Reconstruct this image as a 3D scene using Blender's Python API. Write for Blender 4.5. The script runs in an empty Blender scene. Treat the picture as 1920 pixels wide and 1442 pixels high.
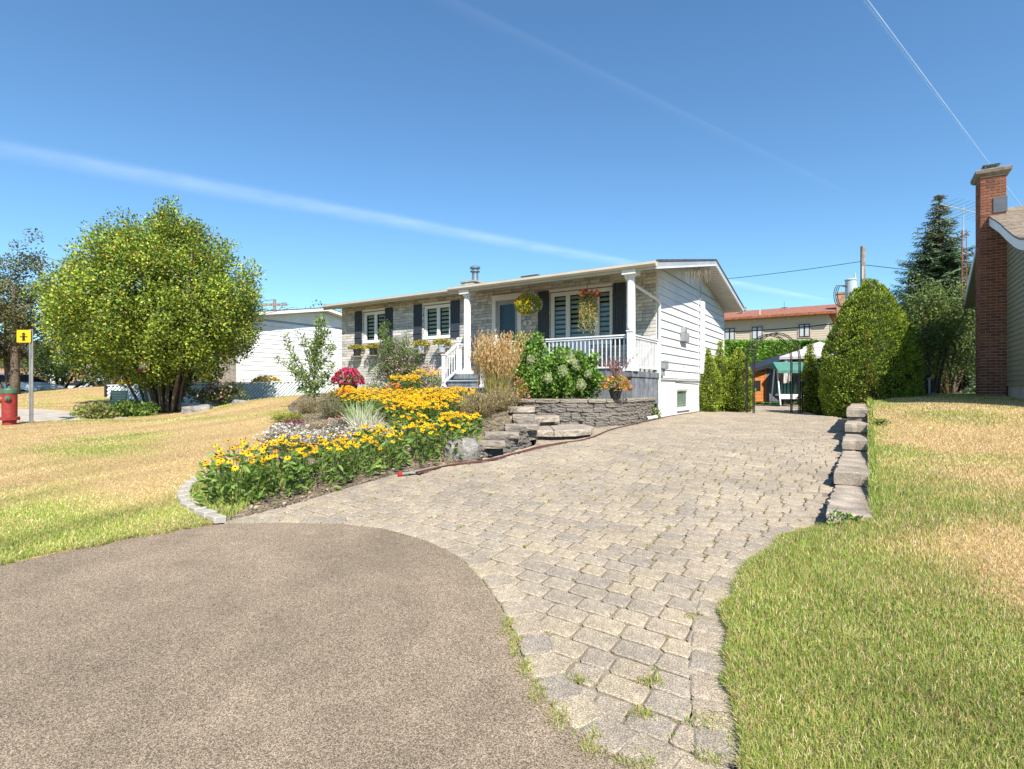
import bpy, math, random
import numpy as np
from mathutils import Vector, Matrix
from mathutils.geometry import delaunay_2d_cdt
random.seed(7)
RNG = np.random.default_rng(7)
S = bpy.context.scene
COL = S.collection

# ------------------------------------------------------------------ camera, sky, sun, exposure
FPX, HOR, EYE = 1020.0, 728.0, 1.5
cam_d = bpy.data.cameras.new('camera'); cam = bpy.data.objects.new('camera', cam_d); COL.objects.link(cam)
cam.location = (0, 0, EYE); cam.rotation_euler = (math.pi/2, 0, 0)
cam_d.sensor_width = 36; cam_d.lens = 36*FPX/1920; cam_d.shift_y = (HOR-721)/1920
cam_d.clip_start = 0.05; cam_d.clip_end = 20000
S.camera = cam
SUN = Vector((.268*.688, -.963*.688, .726)).normalized()
world = bpy.data.worlds.new('World'); S.world = world; world.use_nodes = True
wn = world.node_tree; wn.nodes.clear()
sky = wn.nodes.new('ShaderNodeTexSky'); sky.sky_type = 'NISHITA'; sky.sun_disc = False
sky.sun_elevation = math.asin(SUN.z); sky.sun_rotation = math.radians(164.4)
sky.altitude = 100; sky.air_density = 1.1; sky.dust_density = 0; sky.ozone_density = 2.2
bg = wn.nodes.new('ShaderNodeBackground'); bg.inputs[1].default_value = .092
wo = wn.nodes.new('ShaderNodeOutputWorld')
tn = wn.nodes.new('ShaderNodeMix'); tn.data_type = 'RGBA'; tn.blend_type = 'MULTIPLY'; tn.inputs[0].default_value = 1; tn.inputs[7].default_value = (.68, .96, 1.12, 1)
wn.links.new(sky.outputs[0], tn.inputs[6]); wn.links.new(tn.outputs[2], bg.inputs[0]); wn.links.new(bg.outputs[0], wo.inputs[0])
sl = bpy.data.lights.new('sun', 'SUN'); sl.energy = 5.0; sl.angle = math.radians(.5); sl.color = (1, .945, .86)
so = bpy.data.objects.new('sun', sl); COL.objects.link(so); so.rotation_euler = SUN.to_track_quat('Z', 'Y').to_euler()
so.location = (0, -20, 30)
S.view_settings.view_transform = 'Standard'; S.view_settings.look = 'None'
S.view_settings.exposure = .85; S.view_settings.gamma = 1; S.view_settings.use_curve_mapping = False
S.render.engine = 'CYCLES'; S.cycles.max_bounces = 6; S.cycles.transparent_max_bounces = 12
S.cycles.diffuse_bounces = 3; S.cycles.caustics_reflective = False; S.cycles.caustics_refractive = False

# ------------------------------------------------------------------ geometry helpers
def tagv(o, label=None, cat=None, group=None, kind=None):
    if label: o['label'] = label
    if cat: o['category'] = cat
    if group: o['group'] = group
    if kind: o['kind'] = kind
    return o
def thing(name, label, cat, loc=(0, 0, 0), rz=0, group=None):
    o = bpy.data.objects.new(name, None); COL.objects.link(o); o.empty_display_size = .2
    o.location = loc; o.rotation_euler = (0, 0, rz)
    return tagv(o, label, cat, group)
def piece(name, mesh, parent, M=None):
    o = bpy.data.objects.new(name, mesh); COL.objects.link(o); o.parent = parent
    if M is not None: o.matrix_basis = M
    return o
def copy_tree(o, parent=None):
    c = o.copy(); COL.objects.link(c); c.parent = parent
    for ch in list(o.children): copy_tree(ch, c)
    return c
class G:
    """Collects geometry as numpy blocks; build() links it as ONE mesh object."""
    def __init__(s): s.V = []; s.L = []; s.N = []; s.C = []; s.n = 0; s.uv = None
    def add(s, V, F, col=(1, 1, 1)):
        V = np.asarray(V, float).reshape(-1, 3)
        for f in F: s.L.append(np.asarray(f) + s.n); s.N.append(np.array([len(f)]))
        s.V.append(V); c = np.asarray(col, float)
        s.C.append(np.broadcast_to(c, (len(V), 3)) if c.ndim == 1 else c); s.n += len(V)
        return s
    def inst(s, tv, tf, R, T, cols=None, tc=None):
        """template verts tv (k,3), faces tf (m,c); R (N,3,3) incl. scale, T (N,3), cols (N,3), tc (k,3) multiplies"""
        tv = np.asarray(tv, float); tf = np.asarray(tf); N = len(T); k = len(tv)
        V = np.einsum('nij,kj->nki', R, tv) + T[:, None, :]
        F = tf[None] + (np.arange(N)*k)[:, None, None] + s.n
        s.V.append(V.reshape(-1, 3)); s.L.append(F.reshape(-1)); s.N.append(np.full(N*len(tf), tf.shape[1]))
        c = np.ones((N, 3)) if cols is None else np.asarray(cols)
        c = np.repeat(c[:, None, :], k, 1)
        if tc is not None: c = c*np.asarray(tc)[None]
        s.C.append(c.reshape(-1, 3)); s.n += N*k
        return s
    def box(s, x0, x1, y0, y1, z0, z1, col=(1, 1, 1)):
        x0, x1 = min(x0, x1), max(x0, x1); y0, y1 = min(y0, y1), max(y0, y1)
        V = [(x, y, z) for z in (z0, z1) for y in (y0, y1) for x in (x0, x1)]
        return s.add(V, [(0, 2, 3, 1), (4, 5, 7, 6), (0, 1, 5, 4), (2, 6, 7, 3), (0, 4, 6, 2), (1, 3, 7, 5)], col)
    def bar(s, a, b, w, h, up=(0, 0, 1), col=(1, 1, 1)):
        a = Vector(a); b = Vector(b); d = (b-a).normalized(); up = Vector(up)
        r = d.cross(up)
        if r.length < 1e-4: r = d.cross(Vector((1, 0, 0)))
        r.normalize(); u = r.cross(d)
        V = [p + r*(i*w/2) + u*(j*h/2) for p in (a, b) for i, j in ((-1, -1), (1, -1), (1, 1), (-1, 1))]
        return s.add(V, [(3, 2, 1, 0), (4, 5, 6, 7), (0, 1, 5, 4), (1, 2, 6, 5), (2, 3, 7, 6), (3, 0, 4, 7)], col)
    def tube(s, pts, rad, n=8, col=(1, 1, 1), cap=True):
        pts = [Vector(p) for p in pts]; m = len(pts)
        if not hasattr(rad, '__len__'): rad = [rad]*m
        V = []; ref = Vector((.13, .31, .94))
        for i, p in enumerate(pts):
            d = (pts[min(i+1, m-1)] - pts[max(i-1, 0)]).normalized()
            r = d.cross(ref if abs(d.dot(ref)) < .95 else Vector((1, 0, 0))).normalized(); u = d.cross(r)
            for k in range(n):
                a = 2*math.pi*k/n; V.append(p + (r*math.cos(a) + u*math.sin(a))*rad[i])
        F = [(i*n+k, i*n+(k+1) % n, (i+1)*n+(k+1) % n, (i+1)*n+k) for i in range(m-1) for k in range(n)]
        if cap: F += [tuple(range(n))[::-1], tuple((m-1)*n+k for k in range(n))]
        return s.add(V, F, col)
    def lathe(s, prof, c=(0, 0, 0), n=24, flute=0, col=(1, 1, 1), cap=True):
        V = []
        for r, z in prof:
            for k in range(n):
                a = 2*math.pi*k/n; rr = r*(1-flute*(k % 2)); V.append((c[0]+rr*math.cos(a), c[1]+rr*math.sin(a), c[2]+z))
        m = len(prof)
        F = [(i*n+k, i*n+(k+1) % n, (i+1)*n+(k+1) % n, (i+1)*n+k) for i in range(m-1) for k in range(n)]
        if cap: F += [tuple(range(n))[::-1], tuple((m-1)*n+k for k in range(n))]
        return s.add(V, F, col)
    def prism(s, poly, a, b, axis='z', col=(1, 1, 1)):
        """poly 2D, extruded from a to b along axis: z -> (x,y), x -> (y,z), y -> (x,z)"""
        mk = {'z': lambda p, t: (p[0], p[1], t), 'x': lambda p, t: (t, p[0], p[1]), 'y': lambda p, t: (p[0], t, p[1])}[axis]
        n = len(poly); V = [mk(p, a) for p in poly] + [mk(p, b) for p in poly]
        F = [tuple(range(n))[::-1], tuple(range(n, 2*n))] + [(i, (i+1) % n, n+(i+1) % n, n+i) for i in range(n)]
        return s.add(V, F, col)
    def mesh(s, name, mat, smooth=False):
        V = np.concatenate(s.V).astype(np.float32); L = np.concatenate(s.L).astype(np.int32); N = np.concatenate(s.N).astype(np.int32)
        me = bpy.data.meshes.new(name)
        me.vertices.add(len(V)); me.vertices.foreach_set('co', V.ravel())
        me.loops.add(len(L)); me.loops.foreach_set('vertex_index', L)
        me.polygons.add(len(N)); st = np.concatenate([[0], np.cumsum(N)[:-1]]).astype(np.int32)
        me.polygons.foreach_set('loop_start', st); me.polygons.foreach_set('loop_total', N)
        me.polygons.foreach_set('use_smooth', np.full(len(N), bool(smooth)))
        C = np.concatenate(s.C); a = me.color_attributes.new('Col', 'FLOAT_COLOR', 'POINT')
        a.data.foreach_set('color', np.hstack([C, np.ones((len(C), 1))]).astype(np.float32).ravel())
        me.materials.append(mat); me.update(calc_edges=True); me.validate()
        return me
    def build(s, name, mat, parent=None, smooth=False, kind=None):
        o = bpy.data.objects.new(name, s.mesh(name, mat, smooth)); COL.objects.link(o)
        if parent is not None: o.parent = parent
        if kind: o['kind'] = kind
        return o
def bevel(o, w=.005, seg=2):
    m = o.modifiers.new('bevel', 'BEVEL'); m.width = w; m.segments = seg; m.limit_method = 'ANGLE'; return o
def rotz(a):
    c, s_ = np.cos(a), np.sin(a); z = np.zeros_like(c); o = np.ones_like(c)
    return np.stack([np.stack([c, -s_, z], -1), np.stack([s_, c, z], -1), np.stack([z, z, o], -1)], -2)
def frame(D, U=None):
    """rotation matrices whose y axis is D (N,3), z close to U"""
    D = D/np.linalg.norm(D, axis=1, keepdims=True)
    U = RNG.normal(size=D.shape) if U is None else U
    X = np.cross(D, U); X /= np.linalg.norm(X, axis=1, keepdims=True)+1e-9
    Z = np.cross(X, D)
    return np.stack([X, D, Z], -1)
def vnoise(x, y, scale, seed=0):
    r = np.random.default_rng(seed).random((64, 64)); x = np.asarray(x)/scale+31.7; y = np.asarray(y)/scale+17.3
    xi = np.floor(x).astype(int); yi = np.floor(y).astype(int); fx = x-xi; fy = y-yi
    fx = fx*fx*(3-2*fx); fy = fy*fy*(3-2*fy); g = lambda i, j: r[i % 64, j % 64]
    return (g(xi, yi)*(1-fx)+g(xi+1, yi)*fx)*(1-fy)+(g(xi, yi+1)*(1-fx)+g(xi+1, yi+1)*fx)*fy
def fnoise(x, y, scale, seed=0): return .55*vnoise(x, y, scale, seed)+.3*vnoise(x, y, scale/2.1, seed+1)+.15*vnoise(x, y, scale/4.3, seed+2)
def inside(P, poly):
    P = np.asarray(P, float); x, y = P[:, 0], P[:, 1]; r = np.zeros(len(P), bool); n = len(poly)
    for i in range(n):
        x0, y0 = poly[i]; x1, y1 = poly[(i+1) % n]
        c = (y0 > y) != (y1 > y)
        with np.errstate(divide='ignore', invalid='ignore'): r ^= c & (x < (x1-x0)*(y-y0)/(y1-y0+1e-12)+x0)
    return r
LEAF_V = [(0, 0, 0), (.28, .45, .08), (0, 1, -.05), (-.28, .45, .08)]; LEAF_F = [(0, 1, 2, 3)]
LEAF2_V = [(0, 0, 0), (.2, .3, .07), (.2, .65, .03), (0, 1, -.12), (-.2, .65, .03), (-.2, .3, .07), (0, .5, 0)]
LEAF2_F = [(0, 1, 2, 6), (6, 2, 3, 4), (0, 6, 4, 5)]
def leafs(g, P, D, size, cols, wid=1., V=LEAF_V, F=LEAF_F, U=None):
    R = frame(D, U)*np.asarray(size)[:, None, None]; R[:, :, 0] *= wid
    return g.inst(V, F, R, P, cols)
def pick(n, pal, w=None, jit=.15):
    pal = np.array(pal, float); w = None if w is None else np.array(w)/np.sum(w)
    c = pal[RNG.choice(len(pal), n, p=w)]
    return np.clip(c*(1+RNG.normal(0, jit, (n, 1)))*(1+RNG.normal(0, jit*.3, (n, 3))), .004, 1)

# ------------------------------------------------------------------ materials
def nmat(name, base=None, rough=.7, spec=.3, var=.12, vscale=6, bump=0., bscale=60, metal=0, vc=False, transl=0., speck=None, bdist=.01, tint=None, wood=None, wvar=None):
    """base colour (or vertex colour) x soft noise, optional specks, per-piece tint, grain stripes, bump, translucency"""
    m = bpy.data.materials.new(name); m.use_nodes = True; t = m.node_tree; N = t.nodes; Lk = t.links
    b = N['Principled BSDF']; b.inputs['Roughness'].default_value = rough; b.inputs['Metallic'].default_value = metal
    b.inputs['Specular IOR Level'].default_value = spec
    tc = N.new('ShaderNodeTexCoord').outputs['Object']
    if vc:
        a = N.new('ShaderNodeVertexColor'); a.layer_name = 'Col'; col = a.outputs[0]
        if base is not None:
            mx = N.new('ShaderNodeMix'); mx.data_type = 'RGBA'; mx.blend_type = 'MULTIPLY'; mx.inputs[0].default_value = 1
            Lk.new(col, mx.inputs[6]); mx.inputs[7].default_value = (*base, 1); col = mx.outputs[2]
    else:
        r = N.new('ShaderNodeRGB'); r.outputs[0].default_value = (*base, 1); col = r.outputs[0]
    def mul(col, fac):
        mx = N.new('ShaderNodeMix'); mx.data_type = 'RGBA'; mx.blend_type = 'MULTIPLY'; mx.inputs[0].default_value = 1
        Lk.new(col, mx.inputs[6]); Lk.new(fac, mx.inputs[7]); return mx.outputs[2]
    def rng(f, lo, hi, a=0., b_=1.):
        q = N.new('ShaderNodeMapRange'); Lk.new(f, q.inputs[0]); q.inputs[1].default_value = a; q.inputs[2].default_value = b_
        q.inputs[3].default_value = lo; q.inputs[4].default_value = hi; return q.outputs[0]
    if tint:      # list of colours; each loose piece / each object draws one
        oi = N.new('ShaderNodeObjectInfo'); gi = N.new('ShaderNodeNewGeometry')
        ad = N.new('ShaderNodeMath'); ad.operation = 'ADD'; Lk.new(oi.outputs['Random'], ad.inputs[0]); Lk.new(gi.outputs['Random Per Island'], ad.inputs[1])
        fr = N.new('ShaderNodeMath'); fr.operation = 'FRACT'; Lk.new(ad.outputs[0], fr.inputs[0])
        cr = N.new('ShaderNodeValToRGB'); e = cr.color_ramp.elements; n = len(tint)
        e[0].color = (*tint[0], 1); e[0].position = 0; e[1].color = (*tint[-1], 1); e[1].position = 1
        for i in range(1, n-1): q = e.new(i/(n-1)); q.color = (*tint[i], 1)
        Lk.new(fr.outputs[0], cr.inputs[0]); col = mul(cr.outputs[0], col) if vc else cr.outputs[0]
    if var:
        no = N.new('ShaderNodeTexNoise'); no.inputs['Scale'].default_value = vscale; no.inputs['Detail'].default_value = 5; Lk.new(tc, no.inputs[0])
        col = mul(col, rng(no.outputs[0], 1-var*1.6, 1+var*1.6, .25, .75))
    if speck:     # (scale, darkest, brightest)
        vo = N.new('ShaderNodeTexVoronoi'); vo.inputs['Scale'].default_value = speck[0]; Lk.new(tc, vo.inputs[0])
        sp = N.new('ShaderNodeSeparateColor'); Lk.new(vo.outputs['Color'], sp.inputs[0])
        pw = N.new('ShaderNodeMath'); pw.operation = 'POWER'; Lk.new(sp.outputs[0], pw.inputs[0]); pw.inputs[1].default_value = 1.6
        col = mul(col, rng(pw.outputs[0], speck[1], speck[2]))
    if wood:      # stretched grain (scale xyz)
        mp = N.new('ShaderNodeMapping'); mp.inputs['Scale'].default_value = wood; Lk.new(tc, mp.inputs[0])
        no = N.new('ShaderNodeTexNoise'); no.inputs['Scale'].default_value = 1; no.inputs['Detail'].default_value = 4; Lk.new(mp.outputs[0], no.inputs[0])
        col = mul(col, rng(no.outputs[0], .6, 1.35, .3, .7))
    if wvar:      # broad wear and staining, in place coordinates (scale, amount)
        gp = N.new('ShaderNodeNewGeometry'); no = N.new('ShaderNodeTexNoise'); no.inputs['Scale'].default_value = wvar[0]; no.inputs['Detail'].default_value = 7; no.inputs['Roughness'].default_value = .62; Lk.new(gp.outputs['Position'], no.inputs[0])
        col = mul(col, rng(no.outputs[0], 1-wvar[1]*1.5, 1+wvar[1]*1.5, .3, .7))
    Lk.new(col, b.inputs['Base Color'])
    if bump:
        no = N.new('ShaderNodeTexNoise'); no.inputs['Scale'].default_value = bscale; no.inputs['Detail'].default_value = 6; Lk.new(tc, no.inputs[0])
        bp = N.new('ShaderNodeBump'); bp.inputs['Strength'].default_value = bump; bp.inputs['Distance'].default_value = bdist
        Lk.new(no.outputs[0], bp.inputs['Height']); Lk.new(bp.outputs[0], b.inputs['Normal'])
    if transl:
        tr = N.new('ShaderNodeBsdfTranslucent'); Lk.new(col, tr.inputs[0]); ms = N.new('ShaderNodeMixShader'); ms.inputs[0].default_value = transl
        Lk.new(b.outputs[0], ms.inputs[1]); Lk.new(tr.outputs[0], ms.inputs[2]); Lk.new(ms.outputs[0], N['Material Output'].inputs[0])
    return m
M = {}
M['leaf'] = nmat('leaf', None, .5, .4, var=0, vc=True, transl=.32)
M['needle'] = nmat('needle', None, .7, .2, var=0, vc=True, transl=.12)
M['petal'] = nmat('petal', None, .6, .2, var=0, vc=True, transl=.35)
M['blade'] = nmat('blade', None, .6, .3, var=0, vc=True, transl=.3)
M['bark'] = nmat('bark', (.13, .1, .075), .9, .1, var=.3, vscale=14, bump=.6, bscale=50, bdist=.02)
M['turf'] = nmat('turf', None, .95, .05, var=.25, vscale=30, vc=True, bump=.8, bscale=90, bdist=.03)
M['soil'] = nmat('soil', (.2, .155, .115), .95, .05, var=.4, vscale=7, bump=1., bscale=45, bdist=.03, speck=(60, .5, 1.6))
M['asphalt'] = nmat('asphalt', (.205, .158, .110), .88, .25, var=.10, vscale=3.3, wvar=(.5, .13), bump=.55, bscale=260, bdist=.004, speck=(240, .42, 2.1))
M['joint'] = nmat('joint', (.23, .20, .15), .95, .1, var=.25, vscale=12, bump=.5, bscale=150)
M['paver'] = nmat('paver', (1.05, 1.035, 1.0), .88, .15, var=.10, vscale=9, bump=.6, bscale=120, bdist=.005, speck=(230, .5, 1.45),
                  tint=[(.33, .272, .208), (.37, .31, .235), (.30, .255, .205), (.385, .322, .232), (.345, .287, .217), (.285, .247, .205), (.355, .30, .23), (.315, .265, .208)], wvar=(1.3, .10), vc=True)
M['concrete'] = nmat('concrete', (.38, .345, .3), .9, .15, var=.15, vscale=3, bump=.3, bscale=100)
M['stone'] = nmat('stone', (.31, .275, .235), .9, .15, var=.3, vscale=9, bump=1., bscale=28, bdist=.03, speck=(120, .6, 1.35))
M['capstone'] = nmat('capstone', (.36, .305, .245), .9, .15, var=.22, vscale=6, bump=.9, bscale=35, bdist=.02, speck=(120, .65, 1.3))
M['rock'] = nmat('rock', (.24, .222, .20), .9, .15, var=.35, vscale=5, bump=1., bscale=14, bdist=.05, speck=(90, .7, 1.25))
M['block'] = nmat('block', (.34, .285, .225), .9, .15, var=.22, vscale=4, bump=.6, bscale=45, speck=(150, .7, 1.25), wvar=(3, .15))
M['brick'] = nmat('brick', None, .88, .15, var=.14, vscale=9, bump=.5, bscale=60, vc=True,
                  tint=[(.58, .545, .48), (.38, .375, .36), (.65, .61, .54), (.49, .47, .43), (.33, .33, .325), (.60, .57, .50), (.43, .42, .40), (.68, .65, .58)])
M['mortar'] = nmat('mortar', (.20, .185, .165), .95, .05, var=.15, vscale=20)
M['white'] = nmat('white_paint', (.66, .66, .65), .5, .35, var=.03, vscale=1.5)
M['siding'] = nmat('white_siding', (.71, .71, .71), .55, .3, var=.035, wvar=(1.1, .05), vscale=1.2, bump=.08, bscale=8)
M['cream'] = nmat('cream_trim', (.50, .455, .375), .5, .3, var=.05, vscale=2)
M['vinyl'] = nmat('vinyl', (.78, .77, .745), .4, .4, var=.02)
M['shutter'] = nmat('shutter', (.035, .045, .062), .5, .4, var=.12, vscale=10)
M['fascia'] = nmat('fascia_grey', (.33, .36, .39), .5, .3, var=.08, vscale=2)
M['shingle'] = nmat('shingle', (.085, .08, .08), .95, .1, var=.3, vscale=12, bump=.6, bscale=90)
M['shingle_tan'] = nmat('shingle_tan', None, .95, .1, var=.2, vscale=14, bump=.6, bscale=90, vc=True, tint=[(.27, .215, .165), (.21, .165, .13), (.32, .26, .20), (.24, .195, .155)])
M['shingle_red'] = nmat('shingle_red', (.27, .12, .085), .95, .1, var=.22, vscale=5, bump=.6, bscale=60)
M['redbrick'] = nmat('redbrick', None, .85, .15, var=.15, vscale=12, bump=.4, bscale=70, vc=True, tint=[(.185, .072, .042), (.225, .09, .052), (.13, .052, .036), (.20, .078, .045), (.26, .11, .066)])
M['redmortar'] = nmat('pale_mortar', (.42, .34, .27), .95, .05, var=.1)
M['deck'] = nmat('deck_stain', (.17, .185, .20), .8, .15, var=.25, vscale=5, wood=(22, 22, 1.5))
M['foundation'] = nmat('foundation', (.70, .69, .67), .8, .15, var=.03, vscale=1.6, bump=.12, bscale=14)
M['metal'] = nmat('galvanised', (.42, .42, .40), .45, .5, var=.12, metal=.7)
M['tin'] = nmat('tin', (.3, .34, .37), .4, .5, var=.15, metal=.8)
M['black'] = nmat('black_metal', (.02, .018, .018), .45, .4, var=.1)
M['dark'] = nmat('dark_room', (.016, .017, .02), .9, .1, var=0)
M['blind'] = nmat('blind', (.55, .55, .52), .8, .2, var=.03)
M['red'] = nmat('hydrant_red', (.27, .032, .026), .5, .4, var=.2, vscale=9)
M['green'] = nmat('hydrant_green', (.06, .12, .07), .5, .4, var=.2, vscale=9)
M['yellow'] = nmat('sign_yellow', (.85, .42, .01), .5, .4, var=.03)
M['ink'] = nmat('ink', (.012, .012, .012), .6, .3, var=0)
M['wood'] = nmat('grey_wood', (.27, .22, .175), .85, .1, var=.25, vscale=4, wood=(3, 3, 20))
M['plank'] = nmat('plank_grey', (.5, .52, .54), .7, .2, var=.15, vscale=6)
M['lattice'] = nmat('lattice_slat', (.62, .67, .70), .55, .3, var=.1, vscale=3)
M['orange'] = nmat('orange_siding', (.46, .17, .05), .7, .2, var=.1, vscale=4)
M['shed'] = nmat('shed_grey', (.12, .135, .15), .8, .15, var=.15)
M['awning'] = nmat('awning_green', (.07, .19, .15), .75, .2, var=.08)
M['canvas'] = nmat('canvas', (.50, .47, .44), .85, .1, var=.08, vscale=3)
M['tan'] = nmat('tan_siding', (.47, .40, .31), .6, .2, var=.05)
M['tanb'] = nmat('buff_brick', (.36, .22, .14), .85, .15, var=.3, vscale=7)
M['olive'] = nmat('olive_siding', (.23, .215, .14), .6, .25, var=.04)
M['greybox'] = nmat('grey_box', (.26, .27, .28), .55, .3, var=.1)
M['fback'] = nmat('fence_backing', (.17, .20, .22), .7, .2, var=.1)
M['buff'] = nmat('pale_buff_brick', (.30, .265, .21), .85, .15, var=.3, vscale=7)
M['flash'] = nmat('dark_flashing', (.085, .095, .11), .4, .5, var=.1)
M['cap'] = nmat('weathered_cap', (.20, .17, .14), .9, .1, var=.25, vscale=9)
M['car'] = nmat('car_paint', (.72, .74, .76), .25, .6, var=0)
M['tyre'] = nmat('tyre', (.02, .02, .02), .8, .2, var=0)
M['tail'] = nmat('tail_light', (.5, .02, .02), .3, .6, var=0)
M['hose'] = nmat('hose', (.11, .042, .032), .65, .2, var=.1)
M['pot'] = nmat('pot_dark', (.03, .028, .027), .6, .3, var=.1)
M['potgrey'] = nmat('pot_grey', (.42, .44, .46), .6, .3, var=.1)
M['sage'] = nmat('sage_plastic', (.17, .33, .27), .5, .35, var=.08)
M['copper'] = nmat('copper', (.52, .25, .16), .5, .4, var=.2, metal=.3)
M['rust'] = nmat('rusty_iron', (.27, .1, .05), .8, .2, var=.3)
M['duck'] = nmat('transformer_grey', (.42, .47, .5), .4, .4, var=.05)
M['pole'] = nmat('pole_wood', (.24, .2, .165), .9, .1, var=.25, wood=(14, 14, 1.2))
def glass_mat():
    m = bpy.data.materials.new('glass'); m.use_nodes = True; t = m.node_tree; N = t.nodes; N.remove(N['Principled BSDF'])
    tr = N.new('ShaderNodeBsdfTransparent'); tr.inputs[0].default_value = (.82, .88, .88, 1); gl = N.new('ShaderNodeBsdfGlossy'); gl.inputs['Roughness'].default_value = .02
    gl.inputs[0].default_value = (.9, .95, 1, 1)
    fr = N.new('ShaderNodeLayerWeight'); pw = N.new('ShaderNodeMath'); pw.operation = 'POWER'; t.links.new(fr.outputs['Facing'], pw.inputs[0]); pw.inputs[1].default_value = 3.5; ad = N.new('ShaderNodeMath'); ad.operation = 'MULTIPLY_ADD'; t.links.new(pw.outputs[0], ad.inputs[0]); ad.inputs[1].default_value = .8; ad.inputs[2].default_value = .022
    ms = N.new('ShaderNodeMixShader'); t.links.new(ad.outputs[0], ms.inputs[0]); t.links.new(tr.outputs[0], ms.inputs[1]); t.links.new(gl.outputs[0], ms.inputs[2])
    t.links.new(ms.outputs[0], N['Material Output'].inputs[0]); return m
M['glass'] = glass_mat()

# ------------------------------------------------------------------ terrain
_ky = [-60, -10, 0, 2.5, 4, 6, 8, 9.5, 11, 12.5, 14.5, 60]; _kz = [-.35, -.35, -.12, 0, .13, .3, .46, .565, .645, .695, .72, .72]
_yy = np.linspace(-60, 60, 2401); _zz = np.interp(_yy, _ky, _kz); _k = np.hanning(17); _k /= _k.sum(); _zz = np.convolve(np.pad(_zz, 8, 'edge'), _k, 'valid')
def zd(y): return np.interp(y, _yy, _zz)              # height of the paved surfaces
def tps(pts):
    P = np.array(pts, float); n = len(P); X = P[:, :2]
    r2 = ((X[:, None]-X[None])**2).sum(-1); K = .5*r2*np.log(r2+1e-9)
    A = np.zeros((n+3, n+3)); A[:n, :n] = K+np.eye(n)*.003; A[:n, n] = 1; A[:n, n+1:] = X; A[n:, :n] = A[:n, n:].T
    w = np.linalg.solve(A, np.r_[P[:, 2], 0, 0, 0])
    def f(x, y):
        x = np.atleast_1d(np.asarray(x, float)); y = np.atleast_1d(np.asarray(y, float)); o = np.empty(x.shape)
        for i in range(0, len(x), 20000):
            d = (x[i:i+20000, None]-X[:, 0])**2+(y[i:i+20000, None]-X[:, 1])**2
            o[i:i+20000] = (.5*d*np.log(d+1e-9))@w[:n]+w[n]+w[n+1]*x[i:i+20000]+w[n+2]*y[i:i+20000]
        return o
    return f
ASPH_L = [(-14, -10), (-9, -2), (-6.2, 1.5), (-4.41, 3.57), (-3.9, 4.15), (-3.69, 4.37), (-3.45, 4.63), (-3.15, 4.86), (-2.79, 5.07)]
CURVE = [(-2.64, 5.11), (-2.21, 5.14), (-1.6, 5.1), (-1.17, 4.97), (-.73, 4.67), (-.42, 4.32), (-.21, 3.89), (-.07, 3.5), (0, 3.21), (.07, 2.87), (.15, 2.61), (.24, 2.44), (.36, 2.29), (.51, 2.17), (.66, 2.04), (.86, 1.84)]
RIGHT = [(.90, 1.86), (.94, 2.17), (1.03, 2.46), (1.13, 2.82), (1.31, 3.3), (1.53, 3.72), (1.72, 3.98), (2.06, 4.37), (2.49, 4.8), (2.87, 5.02)]
BED = [(-2.72, 5.2), (-2.48, 5.51), (-2.27, 5.8), (-1.94, 6.38), (-1.52, 7.03), (-1.17, 7.43), (-.84, 7.72), (-.43, 7.95), (0, 8.53), (.36, 9.15)]
A0 = np.array([3.867, 14.5]); D1 = np.array([-.8377, .5461]); D2 = np.array([.5461, .8377])
def hp(p, s): return A0+D1*p+D2*s                       # house frame: p left along the front, s back
B0 = np.array([2.87, 4.98])                             # near left corner of the block wall
BT = [(0, .37), (1.7, .53), (4.2, .70), (5.5, .89), (6.35, 1.12), (10.3, 1.12)]
WALLP = [(3.72, 14.12), (3.15, 13.0), (2.7, 12.3), (2.2, 11.85), (1.5, 11.6), (.8, 11.75), (.15, 12.1)]
HL = tps([(x, y, zd(y)+.015) for x, y in ASPH_L] + [(x, y, zd(y)+.02) for x, y in BED[:8]] + [
    (-12.6, 13.8, .6), (-11.9, 13.9, .62), (-16, 13.5, .55), (-22, 13, .5), (-30, 13, .5), (-10, 16.2, .66), (-13, 16, .66), (-18, 16, .64), (-27, 16, .6),
    (-8, 3, -.03), (-14, 6, .12), (-20, 8, .25), (-30, 0, 0), (-9, 8, .36), (-6, 8, .45), (-4.3, 7, .40),
    (-14.5, 17, .83), (-16.5, 17, .8), (-11.3, 18, .70), (-19.6, 26, 1.57), (-24.5, 26, 1.25), (-17.5, 22, 1.25), (-22, 22, .98), (-14.5, 22, .9), (-12, 22, .8), (-30, 24, 1.0),
    (-9.4, 17.2, .86), (-9, 18, 1.03), (-8.34, 18.5, 1.155), (-7.3, 19.2, 1.27), (-9, 22, 1.05), (-6.7, 21.4, 1.35), (-5, 20, 1.38), (-2, 18.3, 1.42), (-1.9, 15, 1.47), (-1, 14, 1.33),
    (0, 12.3, 1.2), (-.1, 11.2, 1.08), (-.2, 10.2, .93), (-.35, 9.4, .8), (-.6, 8.6, .64), (-4.9, 11.3, .70), (-3, 10, .62), (-2.5, 13, 1.02), (-5.5, 15, 1.03), (-4, 17, 1.25), (-10, 12, .55),
    (-30, 40, 1.6), (0, 30, 1.4), (-15, 40, 1.6)])
def bt_z(t): return np.interp(t, [-1, 0, 1.2, 2.2, 3.6, 4.8, 5.6, 6.6, 10.3], [.2, .34, .42, .53, .62, .74, .9, 1.12, 1.17])
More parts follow.
